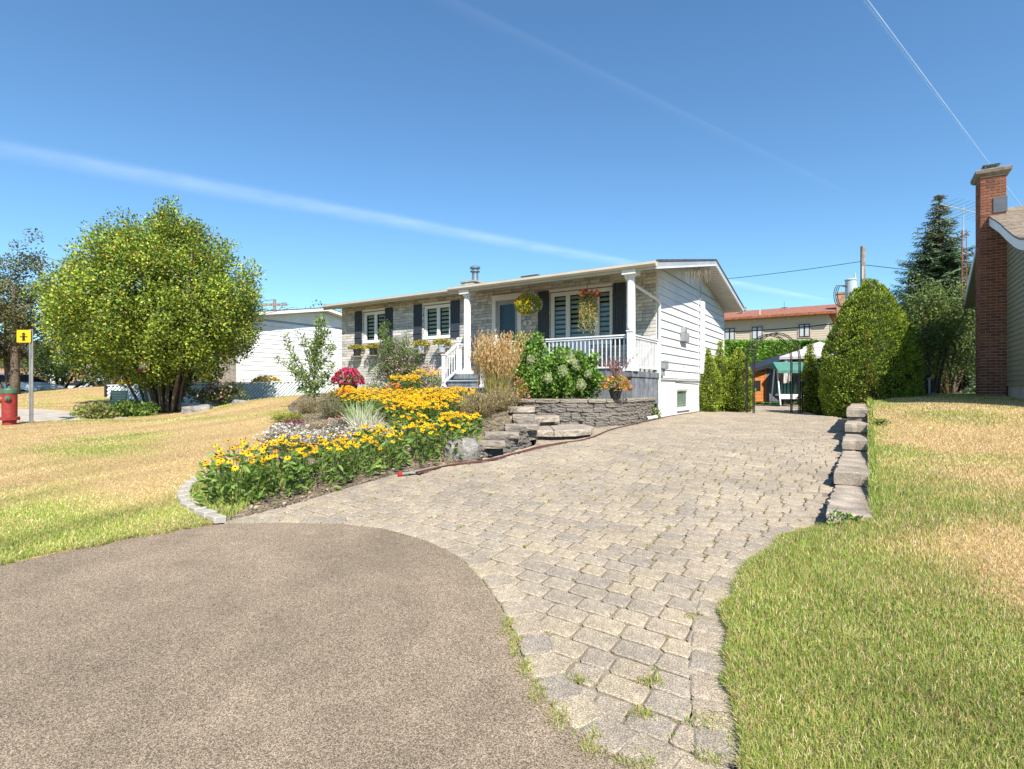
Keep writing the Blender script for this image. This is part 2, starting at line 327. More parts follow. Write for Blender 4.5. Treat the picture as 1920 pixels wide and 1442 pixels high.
HR = tps([(x, y, zd(y)+.02) for x, y in RIGHT] + [(B0[0]+.546*t+.32, B0[1]+.838*t-.2, bt_z(t)) for t in (0, 1, 2, 3, 4, 5, 6, 7, 8.5, 10.3)] + [
    (2, 1, -.06), (1.5, -2, -.2), (4, 2, .03), (3, 3, .1), (3.3, 4.2, .26), (5, 4, .27), (8, 3, .3), (8, 6, .6), (12, 8, .95), (8, 8, .86), (10, 11, 1.18), (12, 13, 1.29), (10.3, 14, 1.25), (14, 12, 1.25),
    (20, 12, 1.3), (20, 3, .4), (30, 10, 1.3), (12, 17, 1.27), (16, 20, 1.3), (30, 25, 1.3), (40, 0, .6), (40, -20, 0)])
def ground_col(x, y, side):
    """straw / green patches of the sun-burnt lawns: a colour that belongs to the grass itself"""
    x = np.asarray(x); y = np.asarray(y)
    if side == 'L':
        n = fnoise(x+y*.6, y*1.6, 2.2, 3); e = np.interp(edge_dist(x, y), [0, .5, 1.3, 2.4], [.85, .7, .32, 0]); g = np.clip((n-.50)*2.6+e, 0, 1)
        far = np.clip((y-19)/3, 0, 1)*(x > -13); g = np.clip(g+far*.25, 0, 1)
    else:
        n = fnoise(x, y*1.1, 1.5, 11); near = np.interp(y, [2, 4.6, 6.5, 9, 16], [.34, .28, .1, -.04, -.02])
        t = (x-B0[0])*.838-(y-B0[1])*.546; e = np.interp(t, [.3, .6, 1.6], [.6, .35, 0]); crest = np.interp(y, [11.8, 12.8], [0, .4])
        g = np.clip((n-.46)*2.4+near+e+crest, 0, 1)
    return g
def edge_dist(x, y):
    a = np.array(ASPH_L[2:]); d = np.full(np.shape(x), 9.)
    for i in range(len(a)-1):
        ab = a[i+1]-a[i]; t = np.clip(((x-a[i][0])*ab[0]+(y-a[i][1])*ab[1])/(ab@ab), 0, 1)
        d = np.minimum(d, np.hypot(x-a[i][0]-t*ab[0], y-a[i][1]-t*ab[1]))
    return d
STRAW = np.array([(.60, .42, .195), (.70, .53, .28), (.42, .28, .125), (.80, .66, .43)]); GREEN = np.array([(.27, .35, .065), (.37, .44, .09), (.19, .27, .05), (.47, .48, .15)])
def region(name, poly, step, zf, mat, side=None, kind='structure', near=None):
    P = [Vector(p) for p in poly]; n = len(P); edges = []; pts = list(P)
    bb = np.array(poly); xs = np.arange(bb[:, 0].min()+step*.37, bb[:, 0].max(), step); ys = np.arange(bb[:, 1].min()+step*.41, bb[:, 1].max(), step)
    gx, gy = np.meshgrid(xs, ys); q = np.c_[gx.ravel(), gy.ravel()]
    if near is not None: q = np.vstack([q]+[near])
    q = q[inside(q, poly)]
    pts += [Vector(p) for p in q]
    v, e, f, _, _, _ = delaunay_2d_cdt(pts, [], [list(range(n))], 1, 1e-5)
    v = np.array([(a.x, a.y) for a in v]); z = zf(v[:, 0], v[:, 1])
    col = (1, 1, 1)
    if side:
        gg = ground_col(v[:, 0], v[:, 1], side)[:, None]; col = (STRAW[0]*(1-gg)+GREEN[1]*gg)*.75
    g = G(); g.add(np.c_[v, z], [tuple(k) for k in f], col)
    if side or 'soil' in name:
        q = np.array(poly); zq = zf(q[:, 0], q[:, 1]); m = len(q); cc = col[:1] if side else col
        g.add(np.vstack([np.c_[q, zq], np.c_[q, zq-.15]]), [(k, (k+1) % m, m+(k+1) % m, m+k) for k in range(m)], cc[0] if side else (1, 1, 1))
    o = g.build(name, mat, smooth=True, kind=kind); return o
def densify(poly, d=.25):
    out = []
    for i in range(len(poly)):
        a = np.array(poly[i]); b = np.array(poly[(i+1) % len(poly)]); n = max(1, int(np.hypot(*(b-a))/d))
        if np.hypot(*(b-a)) > 8: n = 4
        out += [tuple(a+(b-a)*k/n) for k in range(n)]
    return out
# far ground, well below everything near
gx = np.array([-900, -300, -120, -60, -30, -10, 0, 10, 20, 30, 60, 120, 300, 900.]); gy = np.array([-900, -300, -60, -20, 0, 10, 20, 30, 45, 60, 90, 150, 300, 900.])
XX, YY = np.meshgrid(gx, gy); ZZ = np.interp(YY, [-60, 0, 10, 20, 40], [-.8, -.6, .1, .2, .4])
nx = len(gx); g = G(); g.add(np.c_[XX.ravel(), YY.ravel(), ZZ.ravel()], [(j*nx+i, j*nx+i+1, (j+1)*nx+i+1, (j+1)*nx+i) for j in range(len(gy)-1) for i in range(nx-1)], (.3, .27, .14))
g.build('ground', M['turf'], kind='structure')
asph_poly = ASPH_L + CURVE + [(1.2, 0), (1.6, -10)]
region('road', densify(asph_poly), .5, lambda x, y: zd(y)+.006, M['asphalt'])
drive_poly = CURVE[::1] + RIGHT + [tuple(B0+D2*10.4), (9.1, 16.6), (10.2, 18.5), (13, 23), (15, 29), (10, 29), tuple(hp(-.3, 9)), tuple(hp(0, 8)), tuple(A0)] + WALLP[:6] + [(.55, 11.2), (.5, 10.0), (.36, 9.15)] + BED[::-1][1:]
driveway = region('driveway', densify(drive_poly, .4), .6, lambda x, y: zd(y)-.022, M['joint'])
LAWN_BED_EDGE = [(-3.62, 6.95), (-3.25, 7.3), (-3.6, 8.1), (-4.2, 9.2), (-4.6, 10.2), (-5.1, 11.5), (-5.3, 13), (-6.4, 15.5), (-7.3, 19), (-6.75, 21.3)]
CURB = [(-2.74, 5.14), (-3.05, 5.37), (-3.37, 5.65), (-3.59, 5.94), (-3.77, 6.31), (-3.83, 6.68), (-3.62, 6.95)]
lawn_l_poly = ASPH_L + CURB[1:] + LAWN_BED_EDGE + [(-7.3, 24), (-8.5, 28), (-40, 28), (-40, 17.6), (-15, 17.25), (-11.9, 17.0), (-11.5, 16.2), (-12.6, 14.6), (-16, 14.3), (-40, 13.9), (-40, -10)]
near = np.c_[RNG.uniform(-6, -2.6, 300), RNG.uniform(3.5, 7.5, 300)]
region('lawn', densify(lawn_l_poly, .4), .5, HL, M['turf'], 'L', near=near)
region('concrete_path', [(-40, 13.9), (-16, 14.3), (-12.6, 14.6), (-11.5, 16.2), (-11.9, 17.0), (-15, 17.25), (-40, 17.6)], 1., lambda x, y: HL(x, y)-.01, M['concrete'])
bed_poly = BED[:8] + [(-.72, 8.2), (-.45, 8.75), (-.18, 9.3), (.0, 9.95), (-.1, 10.8), (-.1, 12), (-.05, 12.6)] + [tuple(hp(4.9, -2.1)), tuple(hp(5.4, -.02)), tuple(hp(12.55, -.02))] + LAWN_BED_EDGE[::-1][1:] + CURB[::-1][:-1]
region('flower_bed_soil', densify(bed_poly, .4), .4, lambda x, y: HL(x, y)+.0, M['soil'])
lawn_r_poly = [(1.6, -10)] + RIGHT + [tuple(B0+np.array([.838, -.546])*.33), ] + [tuple(B0+np.array([.838, -.546])*.33+D2*t) for t in (2, 4, 6, 8, 9.8)] + [(9.9, 14.1), (10.9, 15.8), (12.6, 21), (16, 30), (60, 30), (60, -30), (4, -30)]
region('lawn', densify(lawn_r_poly, .4), .6, HR, M['turf'], 'R', near=np.c_[RNG.uniform(1, 7, 400), RNG.uniform(1.6, 9, 400)])
raised_poly = [(3.62, 14.2)]+[(x-.08, y+.12) for x, y in WALLP[1:]]+[(-.05, 12.6), tuple(hp(4.9, -1.9)), tuple(hp(0, -1.8)), tuple(hp(0, -.05))]
region('raised_bed_soil', raised_poly, .4, lambda x, y: 0*x+1.2, M['soil'])

# ------------------------------------------------------------------ pavers
def paver_tmpl(l, w, seed, h=.05):
    r = np.random.default_rng(seed); a, b = l/2-.0025, w/2-.0025; c = .02
    o = np.array([(-a+c, -b), (a-c, -b), (a, -b+c), (a, b-c), (a-c, b), (-a+c, b), (-a, b-c), (-a, -b+c)])+r.normal(0, .0028, (8, 2))
    i = o*np.array([(a-.010)/a, (b-.010)/b])
    V = np.vstack([np.c_[o, np.full(8, -h)], np.c_[o, np.full(8, -.006)], np.c_[i, r.normal(0, .0008, 8)]])
    F = [(k, (k+1) % 8, 8+(k+1) % 8, 8+k) for k in range(8)]+[(8+k, 8+(k+1) % 8, 16+(k+1) % 8, 16+k) for k in range(8)]
    top = [(16, 17, 18, 19), (16, 19, 20, 23), (20, 21, 22, 23)]
    return V, np.array(F+top)
PT = {}
for k, (l, w) in enumerate(((.24, .165), (.165, .165), (.205, .165), (.2, .2))):
    PT[k] = [paver_tmpl(l, w, 10*k+j) for j in range(4)]
PLEN = [.247, .172, .212]
slots = []       # (x, y, angle, kind, lift)
ang = math.atan2(D1[1], D1[0])
field = np.array(drive_poly)
for r_ in range(-95, 90):
    q = r_*.172+RNG.normal(0, .001)
    p = -5.4-RNG.random()*.24
    while p < 7:
        k = RNG.choice(3, p=[.46, .27, .27]); c = hp(p+PLEN[k]/2, q)
        slots.append((c[0], c[1], ang+RNG.normal(0, .012), k, 0)); p += PLEN[k]
slots = np.array(slots); keep = inside(slots[:, :2], drive_poly) & (slots[:, 1] < 29); slots = slots[keep]
def along(path, step, off):
    P = np.array(path, float); out = []; seg = np.hypot(*np.diff(P, axis=0).T); cum = np.r_[0, np.cumsum(seg)]
    for s_ in np.arange(step/2, cum[-1], step):
        i = min(np.searchsorted(cum, s_)-1, len(seg)-1); d = (P[i+1]-P[i])/seg[i]; c = P[i]+d*(s_-cum[i]); nrm = np.array([-d[1], d[0]])
        out.append((*(c+nrm*off), math.atan2(d[1], d[0])))
    return out
border = [(x, y, a, 3, .007) for x, y, a in along(CURVE[:-1], .207, .105)]+[(x, y, a, 3, .0068) for x, y, a in along(RIGHT[1:], .207, .105)]
bq = [(x, y, a, 0, .006) for x, y, a in along(BED[::-1], .25, .09)]
bord = np.array(border+bq)
def slot_geo(sl):
    x, y, a, k, lift = sl; s_ = (zd(y+.05)-zd(y-.05))/.1
    n = Vector((RNG.normal(0, .003), -s_+RNG.normal(0, .003), 1)).normalized(); X = Vector((math.cos(a), math.sin(a), 0)); X = (X-n*X.dot(n)).normalized(); Y = n.cross(X)
    R = Matrix((X, Y, n)).transposed(); return R, Vector((x, y, float(zd(y))+lift-.003+RNG.uniform(0, .0018)))
allsl = np.vstack([bord, slots]); order = np.argsort(np.hypot(allsl[:, 0], allsl[:, 1]))
vis = [i for i in order if 210+ -2000 < 960+1020*allsl[i, 0]/max(allsl[i, 1], .1) < 1990 and (728+1020*(1.5-zd(allsl[i, 1]))/max(allsl[i, 1], .1)) < 1470]
PM = {}
indiv = set(vis[:300])
rest = G()
for i in vis:
    R, T = slot_geo(allsl[i]); k = int(allsl[i, 3]); j = RNG.integers(4)
    if i in indiv:
        if (k, j) not in PM:
            q = G(); q.add(PT[k][j][0], [tuple(f) for f in PT[k][j][1]]); PM[(k, j)] = q.mesh('paver', M['paver'])
        piece('paver', PM[(k, j)], driveway, Matrix.Translation(T) @ R.to_4x4())
    else:
        v, f = PT[k][j]; rest.inst(v, f, np.array(R)[None], np.array(T)[None])
rest.build('paving', M['paver'], driveway, kind='stuff')

# ------------------------------------------------------------------ stones
def lump_mesh(seed, mat, rough=.06, sub=3):
    """unit block -.5..+.5 with split, uneven faces and worn edges"""
    r = np.random.default_rng(seed); n = sub; idx = {}; V = []; F = []
    def vid(p):
        k = tuple(np.round(p, 4))
        if k not in idx: idx[k] = len(V); V.append(p)
        return idx[k]
    t = np.linspace(-.5, .5, n+1)
    for ax in range(3):
        for sg in (-.5, .5):
            for i in range(n):
                for j in range(n):
                    q = []
                    for a, b in ((i, j), (i+1, j), (i+1, j+1), (i, j+1)):
                        p = [0, 0, 0]; p[ax] = sg; p[(ax+1) % 3] = t[a]; p[(ax+2) % 3] = t[b]; q.append(vid(p))
                    F.append(tuple(q if sg > 0 else q[::-1]))
    V = np.array(V); e = (np.abs(V) > .49).sum(1); V *= np.where(e == 3, .93, np.where(e == 2, .965, 1))[:, None]
    V += r.normal(0, rough, V.shape)*np.array([.5, .8, .55])
    return G().add(V, F).mesh('stone', mat)
STONE = [lump_mesh(i, M['stone']) for i in range(8)]; CAP = [lump_mesh(40+i, M['capstone'], .022, 4) for i in range(5)]
def stone(parent, c, size, rz, cap=False, name='stone', k=None):
    me = (CAP if cap else STONE)[RNG.integers(5 if cap else 8)]
    return piece(name, me, parent, Matrix.Translation(c) @ Matrix.Rotation(rz, 4, 'Z') @ Matrix.Diagonal((*size, 1)))
def course(parent, path, z, h, depth, lens, cap=False, name='stone', back=0.):
    P = np.array(path, float); seg = np.hypot(*np.diff(P, axis=0).T); cum = np.r_[0, np.cumsum(seg)]; s_ = -RNG.uniform(0, lens[0])
    at = lambda t: np.array([np.interp(t, cum, P[:, 0]), np.interp(t, cum, P[:, 1])])
    while s_ < cum[-1]:
        l = RNG.uniform(*lens); a, b = max(s_, 0), min(s_+l, cum[-1]); s_ += l
        if b-a < .06: continue
        pa, pb = at(a), at(b); d = (pb-pa)/np.hypot(*(pb-pa)); nn = np.array([-d[1], d[0]]); c = (pa+pb)/2+nn*(back+RNG.normal(0, .006))
        stone(parent, (c[0], c[1], z+h/2), (np.hypot(*(pb-pa))-.008, depth*RNG.uniform(.94, 1.03), h*.98), math.atan2(d[1], d[0]), cap, name)
# curved retaining wall, from the house corner round the porch
rw = thing('retaining_wall', 'curved grey split-stone retaining wall with cap course below the porch', 'retaining wall', (0, 0, 0))
core = G()
for i in range(len(WALLP)-1):
    a, b = np.array(WALLP[i]), np.array(WALLP[i+1]); d = (b-a)/np.hypot(*(b-a)); nn = np.array([d[1], -d[0]])*.13
    core.prism([tuple(a+nn*.45), tuple(b+nn*.45), tuple(b+nn*1.6), tuple(a+nn*1.6)], .4, 1.17)
core.build('core', M['ink'], rw)
hcs = .098
for k in range(6): course(rw, WALLP, 1.185-hcs*(k+1), hcs, .2, (.18, .42), back=-.1-.004*k)
course(rw, WALLP, 1.185, .085, .27, (.42, .62), cap=True, name='cap_stone', back=-.095)
# stone steps
st = thing('stone_steps', 'three wide stone steps rising from the driveway beside the retaining wall', 'steps')
def slab(poly, z, h, parent, name='tread', seed=0, mat='capstone', jit=.007):
    r = np.random.default_rng(seed); P = np.array(densify(poly, .09)); P = P+r.normal(0, jit, P.shape); c = P.mean(0); n = len(P)
    I = c+(P-c)*.965
    V = np.vstack([np.c_[P, np.full(n, z-h)], np.c_[P+r.normal(0, .006, P.shape), z-h*.5+r.normal(0, .006, n)], np.c_[P, z-.018+r.normal(0, .004, n)], np.c_[I, z+r.normal(0, .002, n)]])
    F = [tuple(range(n))[::-1]]+[(b*n+k, b*n+(k+1) % n, (b+1)*n+(k+1) % n, (b+1)*n+k) for b in range(3) for k in range(n)]+[tuple(3*n+k for k in range(n))]
    return G().add(V, F).build(name, M[mat], parent)
slab([(.38, 9.72), (.74, 9.62), (.76, 11.4), (.3, 11.3)], .75, .11, st, seed=1)
slab([(.75, 9.62), (1.15, 9.74), (1.46, 10.1), (1.6, 10.7), (1.5, 11.3), (.77, 11.4)], .752, .11, st, seed=2)
slab([(-.1, 10.5), (.42, 10.62), (.95, 10.95), (1.0, 11.5), (-.1, 11.5)], .93, .1, st, seed=3)
slab([(-.2, 11.2), (.2, 11.22), (.48, 11.3), (.5, 12), (-.25, 12)], 1.1, .1, st, seed=4)
for z, path in ((.55, [(.42, 9.84), (.76, 9.75), (1.12, 9.86), (1.38, 10.18), (1.5, 10.7), (1.45, 11.3)]), (.74, [(.0, 10.62), (.42, 10.74), (.86, 11.04), (.9, 11.5)]), (.92, [(-.15, 11.28), (.4, 11.4)])):
    course(st, path, z, .1, .12, (.22, .4), name='riser_stone', back=.06)
# cheek wall beside the steps
cw = thing('garden_wall', 'low stepped stone wall left of the steps, edging the flower bed', 'garden wall')
cheek = [(.34, 9.62), (.1, 9.05), (-.2, 8.6), (-.5, 8.3)]
for k, (n_, z) in enumerate(((4, .44), (4, .54), (3, .64), (2, .74))):
    course(cw, [tuple(np.array(cheek[0])+(0, .0))]+cheek[1:n_], z, .098, .2, (.2, .36), back=-.1)
for c, l, d, z, a in (((.16, 9.55), .60, .36, .86, .06), ((-.18, 9.0), .58, .36, .765, .10), ((-.36, 8.5), .50, .36, .665, .12), ((.22, 10.35), .42, .3, 1.0, -.03)):
    stone(cw, (c[0], c[1]+.05, z-.045), (l, d, .105), a, True, 'cap_stone')
for c, z in (((.26, 10.3), .92), ((.2, 9.75), .79), ((-.2, 9.25), .70)): stone(cw, (c[0], c[1], z-.1), (.5, .4, .2), 0, False, 'stone')
# boulders in the bed
def boulder(c, size, rz, label, seed, name='boulder'):
    r = np.random.default_rng(seed); g = G(); n = 12; m = 7; V = [(0, 0, .5)]
    for j in range(1, m):
        for k in range(n):
            a = 2*math.pi*k/n; f = math.pi*j/m; q = np.array([math.sin(f)*math.cos(a), math.sin(f)*math.sin(a), math.cos(f)])
            q = np.sign(q)*np.abs(q)**.6*.5; V.append(q*(1+r.normal(0, .07)))
    F = [(0, 1+k, 1+(k+1) % n) for k in range(n)]+[(1+j*n+k, 1+(j+1)*n+k, 1+(j+1)*n+(k+1) % n, 1+j*n+(k+1) % n) for j in range(m-2) for k in range(n)]
    g.add(np.array(V)*np.array(size), F); o = g.build(name, M['rock']); o.location = c; o.rotation_euler = (r.normal(0, .1), r.normal(0, .1), rz)
    return tagv(o, label, 'rock')
boulder((-.74, 8.04, .56), (.54, .42, .42), .1, 'large pale grey boulder beside the hose at the end of the low wall', 5)
boulder((-2.55, 9.9, .66), (.42, .3, .2), .5, 'grey flat rock between the striped grass and the yellow flowers', 6)
boulder((-3.6, 11.2, .80), (.35, .3, .16), 1.2, 'small brown rock at the foot of the dwarf shrubs', 8)
boulder((-9.9, 17.1, .75), (.9, .5, .42), .2, 'rounded shaded rock at the foot of the leafy tree', 9)
boulder((-8.95, 17.9, 1.0), (.5, .35, .25), .4, 'small rock under the fence beside the dark flower bush', 10)
# curved edging of small concrete blocks round the tip of the bed
ce = thing('curb_edging', 'curved edging of pale concrete blocks round the tip of the flower bed', 'edging')
cm = []
for j in range(3): cm.append(G().add(PT[3][j][0]*np.array([1, .62, 1.2]), [tuple(f) for f in PT[3][j][1]]).mesh('edging_stone', M['concrete']))
for i, (x, y, a) in enumerate(along(CURB, .208, 0)):
    piece('edging_stone', cm[i % 3], ce, Matrix.Translation((x, y, float(HL(x, y)[0])+.035+RNG.uniform(0, .01))) @ Matrix.Rotation(a+RNG.normal(0, .03), 4, 'Z') @ Matrix.Rotation(RNG.normal(0, .04), 4, 'X'))
# block wall on the right of the driveway
bw = thing('block_wall', 'low stepped wall of long grey concrete blocks along the right of the driveway', 'block wall')
perp = np.array([.838, -.546])
def blk(t0, t1, z, h, parent, o0=0., o1=.36, seed=0):
    P = [tuple(B0+D2*t0+perp*o0), tuple(B0+D2*t0+perp*o1), tuple(B0+D2*t1+perp*o1), tuple(B0+D2*t1+perp*o0)]
    if np.cross(np.array(P[1])-P[0], np.array(P[2])-P[1]) < 0: P = P[::-1]
    slab(P, z, h, parent, 'block', seed, 'block', .010)
sd_ = 100
for i in range(5):
    t0, z = BT[i]; t1 = BT[i+1][0]; nb = max(1, round((t1-t0)/.85))
    for k in range(nb):
        sd_ += 1; blk(t0+(t1-t0)*k/nb+(.004 if k else 0), t0+(t1-t0)*(k+1)/nb-.004, z+RNG.normal(0, .004), .155, bw, seed=sd_)
    for j in range(1, 5):
        zz = z-.16*j; tt = t0+.03
        while tt < min(t1+.2, 10.25) and zz > float(zd((B0+D2*tt)[1]))-.12:
            b_ = min(tt+RNG.uniform(.8, 1.05), max(t1, 10.25) if i == 4 else t1+.2); sd_ += 1
            blk(tt, b_-.008, zz, .155, bw, .012+.006*j, .33, sd_); tt = b_

# ------------------------------------------------------------------ the house (local frame: x = -p, y = s back, z up)
HR_ = math.atan2(-D1[1], -D1[0])
house = thing('house', 'grey brick bungalow with white siding gable, black shutters and a front porch', 'house', (A0[0], A0[1], 0), HR_)
OPEN = [('door', 4.32, 5.30, 1.95, 4.34), ('w3', 1.27, 3.25, 2.78, 4.34), ('w2', 7.10, 8.30, 3.24, 4.37), ('w1', 10.18, 11.36, 3.24, 4.37)]
HOLES = [(-b, -a, z0, z1) for _, a, b, z0, z1 in OPEN]
def holed(g, x0, x1, z0, z1, holes, ya, yb, top=None, bottom=None):
    xs = sorted({x0, x1, *[h[0] for h in holes], *[h[1] for h in holes]}); zs = sorted({z0, z1, *[h[2] for h in holes], *[h[3] for h in holes]})
    for i in range(len(xs)-1):
        for j in range(len(zs)-1):
            cx, cz = (xs[i]+xs[i+1])/2, (zs[j]+zs[j+1])/2
            if any(h[0] < cx < h[1] and h[2] < cz < h[3] for h in holes): continue
            g.box(xs[i], xs[i+1], ya, yb, zs[j], zs[j+1])
    return g
fw = holed(G(), -12.6, -.02, .9, 4.69, HOLES, .02, .16).build('front_wall', M['mortar'], house)
def brick_tmpl(l, h, d=.03):
    b = .006; V = []
    for y, k in ((0, 0), (-d+b, 0), (-d, b)):
        for x, z in ((-l/2+k, -h/2+k), (l/2-k, -h/2+k), (l/2-k, h/2-k), (-l/2+k, h/2-k)): V.append((x, y, z))
    return V, [(r_*4+k, r_*4+(k+1) % 4, r_*4+4+(k+1) % 4, r_*4+4+k) for r_ in (0, 1) for k in range(4)]+[(8, 9, 10, 11)]
BH = .0905; ROW = .0985
BT_ = {l: brick_tmpl(l, BH) for l in (.39, .29, .19, .09)}
bricks = []
for r_ in range(40):
    z = .95+r_*ROW
    if z+ROW > 4.70: break
    segs = [(-12.6, -.005)]
    for h in HOLES:
        if h[2]-.03 < z+ROW/2 < h[3]+.02:
            segs = [q for a, b in segs for q in ((a, min(b, h[0])), (max(a, h[1]), b)) if q[1]-q[0] > .03]
    for a, b in segs:
        x = a if a < -12.5 or r_ % 2 else a+.0
        first = True
        while x < b-.02:
            l = RNG.choice([.39, .29, .19], p=[.45, .25, .30]) if not (first and r_ % 2) else .19
            first = False
            l = min(l, b-x); bricks.append((x+l/2, z+ROW/2, l)); x += l
BMESH = {}
def brick_of(l, tp, mat, nm):
    k = (round(l, 2), nm)
    if k not in BMESH:
        v, f = tp(k[0]-.009 if k[0] > .03 else .02); BMESH[k] = G().add(v, f).mesh(nm, mat)
    return BMESH[k]
bricks.sort(key=lambda b: -b[0])
vis_b = [b for b in bricks if b[1] > 2.1]
cnt = 0; g = G()
for x, z, l in bricks:
    if z > 2.3 and cnt < 300 and l > .12:
        piece('brick', brick_of(l, lambda q: brick_tmpl(q, BH), M['brick'], 'brick'), fw, Matrix.Translation((x, .02, z))); cnt += 1
    else:
        v, f = brick_tmpl(max(l-.009, .02), BH); g.inst(v, f, np.eye(3)[None], np.array([[x, .02, z]]))
g.build('brickwork', M['brick'], fw, kind='stuff')
# room behind the windows
rm = G(); rm.box(-12.4, -.3, .9, .95, 1.8, 4.6); rm.box(-12.4, -.3, .2, .95, 1.75, 1.8); rm.box(-12.4, -.3, .2, .95, 4.55, 4.6); rm.box(-12.4, -12.35, .2, .95, 1.8, 4.6); rm.build('interior', M['dark'], house)
def window(x0, x1, z0, z1, mull, parent, frame_m='vinyl', y=.06, blind=True, trim=.07, wall=0, head=True):
    w = G(); t = trim
    w.box(x0-.03, x1+.03, y-.03, y+.07, z1-t, z1+.03); w.box(x0-.03, x1+.03, y-.09, y+.07, z0-.045, z0+.04)
    w.box(x0-.03, x0+t, y-.03, y+.07, z0+.04, z1-t); w.box(x1-t, x1+.03, y-.03, y+.07, z0+.04, z1-t)
    for m in mull: w.box(m-.035, m+.035, y-.025, y+.068, z0+.04, z1-t)
    if head: w.box(x0-.05, x1+.05, y-.075, y+.06, z1+.03, z1+.1)
    wi = w.build('window', M[frame_m], parent); bevel(wi, .006, 2)
    xs = [x0+t]+[q for m in mull for q in (m-.035, m+.035)]+[x1-t]
    for i in range(0, len(xs), 2):
        a, b = xs[i], xs[i+1]; f = G(); k = .035; ya, yb = y-.005, y+.04; c, d = z0+.04, z1-t
        f.box(a, b, ya, yb, c, c+k); f.box(a, b, ya, yb, d-k, d); f.box(a, a+k, ya, yb, c+k, d-k); f.box(b-k, b, ya, yb, c+k, d-k)
        f.build('sash', M[frame_m], wi); G().box(a+k, b-k, y+.015, y+.02, c+k, d-k).build('pane', M['glass'], wi)
        if blind:
            bl = G(); zz = d-k-.02
            while zz > c+k: bl.box(a+.02, b-.02, y+.1, y+.104, max(zz-.085, c+k), zz); zz -= .14
            bl.build('blind', M['blind'], wi)
    return wi
window(-3.25, -1.27, 2.78, 4.34, [-2.69, -1.76], house); window(-8.30, -7.10, 3.24, 4.37, [-7.68], house); window(-11.36, -10.18, 3.24, 4.37, [-10.76], house)
def shutter(xc, z0, z1, w=.38):
    b = G().box(xc-w/2, xc+w/2, -.03, -.018, z0+.01, z1-.01).build('shutter', M['shutter'], house)
    for i in range(4):
        a = xc-w/2+i*w/4; bevel(G().box(a+.004, a+w/4-.004, -.05, -.03, z0, z1).build('board', M['shutter'], b), .003, 1)
    for zz in (z0+(z1-z0)*.2, z0+(z1-z0)*.8): G().box(xc-w/2+.006, xc+w/2-.006, -.068, -.05, zz-.035, zz+.035).build('batten', M['shutter'], b)
for xc, z0, z1 in ((-1.06, 2.70, 4.42), (-3.47, 2.70, 4.42), (-6.88, 3.2, 4.45), (-8.56, 3.2, 4.45), (-9.98, 3.2, 4.45), (-11.62, 3.2, 4.45)): shutter(xc, z0, z1)
# door
d = G(); d.box(-5.36, -5.22, -.04, .1, 1.95, 4.40); d.box(-4.40, -4.26, -.04, .1, 1.95, 4.40); d.box(-5.22, -4.40, -.04, .1, 4.28, 4.40); d.box(-5.36, -4.26, -.07, .1, 4.40, 4.45)
dr = bevel(d.build('door', M['vinyl'], house), .006)
d = G(); d.box(-5.22, -5.10, .03, .07, 1.97, 4.28); d.box(-4.52, -4.40, .03, .07, 1.97, 4.28); d.box(-5.10, -4.52, .03, .07, 4.14, 4.28); d.box(-5.10, -4.52, .03, .07, 1.97, 2.25); d.build('storm_door', M['fascia'], dr)
G().box(-5.10, -4.52, .045, .05, 2.25, 4.14).build('pane', M['glass'], dr); G().box(-5.1, -4.52, .16, .18, 1.97, 4.2).build('door_leaf', M['shutter'], dr)
bevel(G().box(-4.49, -4.46, -.02, .03, 2.95, 3.12).build('handle', M['metal'], dr), .006)
# house number
sg = G(); n = 32; pts = []
for k in range(n):
    a = 2*math.pi*k/n; pts.append((-4.03+.165*math.copysign(abs(math.cos(a))**1.35, math.cos(a)), 3.50+.092*math.sin(a)))
nb = bevel(sg.prism(pts, -.035, -.015, 'y').build('number_plate', M['white'], house), .004)
dg = G(); c9 = (-4.03, 3.525); R9 = .036; w9 = .016
arc = [(c9[0]+R9*.92*math.cos(a), c9[1]+R9*math.sin(a)) for a in np.linspace(0, 2*math.pi, 25)]
tail = [(c9[0]+R9*.92, c9[1]), (c9[0]+R9*.92, c9[1]-.028), (c9[0]+R9*.6, c9[1]-.068), (c9[0], c9[1]-.084), (c9[0]-R9*.8, c9[1]-.070)]
for pl in (arc, tail):
    for a, b in zip(pl[:-1], pl[1:]): dg.bar((a[0], -.041, a[1]), (b[0], -.041, b[1]), w9, .006, up=(0, 1, 0))
dg.build('numeral', M['ink'], nb)
# gable side: foundation, siding boards, gable panels
SD = 8.0; RZ = 5.58; RY = 3.7; SL = .2
rf = lambda y: RZ-.17-SL*abs(y-RY)
fd = G(); fd.box(-.14, .0, -.01, 1.82, .5, 1.76); fd.box(-.14, 0, 3.07, SD, .5, 1.76); fd.box(-.14, 0, 1.82, 3.07, .5, .88); fd.box(-.14, 0, 1.82, 3.07, 1.46, 1.76); fd.build('foundation', M['foundation'], house)
# basement window, seen in the side wall
w = G(); w.box(-.07, -.02, 1.82, 3.07, .88, .93); w.box(-.07, -.02, 1.82, 3.07, 1.42, 1.46); w.box(-.07, -.02, 1.82, 1.87, .93, 1.42); w.box(-.07, -.02, 3.02, 3.07, .93, 1.42); w.box(-.1, .05, 1.78, 3.11, .83, .88)
bwn = w.build('window', M['vinyl'], house); G().box(-.05, -.045, 1.87, 3.02, .93, 1.42).build('pane', M['glass'], bwn)
for k in range(11): G().box(-.085, -.08, 1.88+k*.105, 1.965+k*.105, .93, 1.42).build('blind', M['blind'], bwn)
G().box(-.30, -.28, 1.7, 3.2, .8, 1.5).build('interior', M['dark'], bwn)
sw = G().add([(-.02, .02, 1.76), (-.02, SD, 1.76), (-.02, SD, rf(SD)), (-.02, RY, rf(RY)), (-.02, .02, rf(.02))], [(0, 1, 2, 3, 4)]).build('side_wall', M['fascia'], house)
BHT = .2265
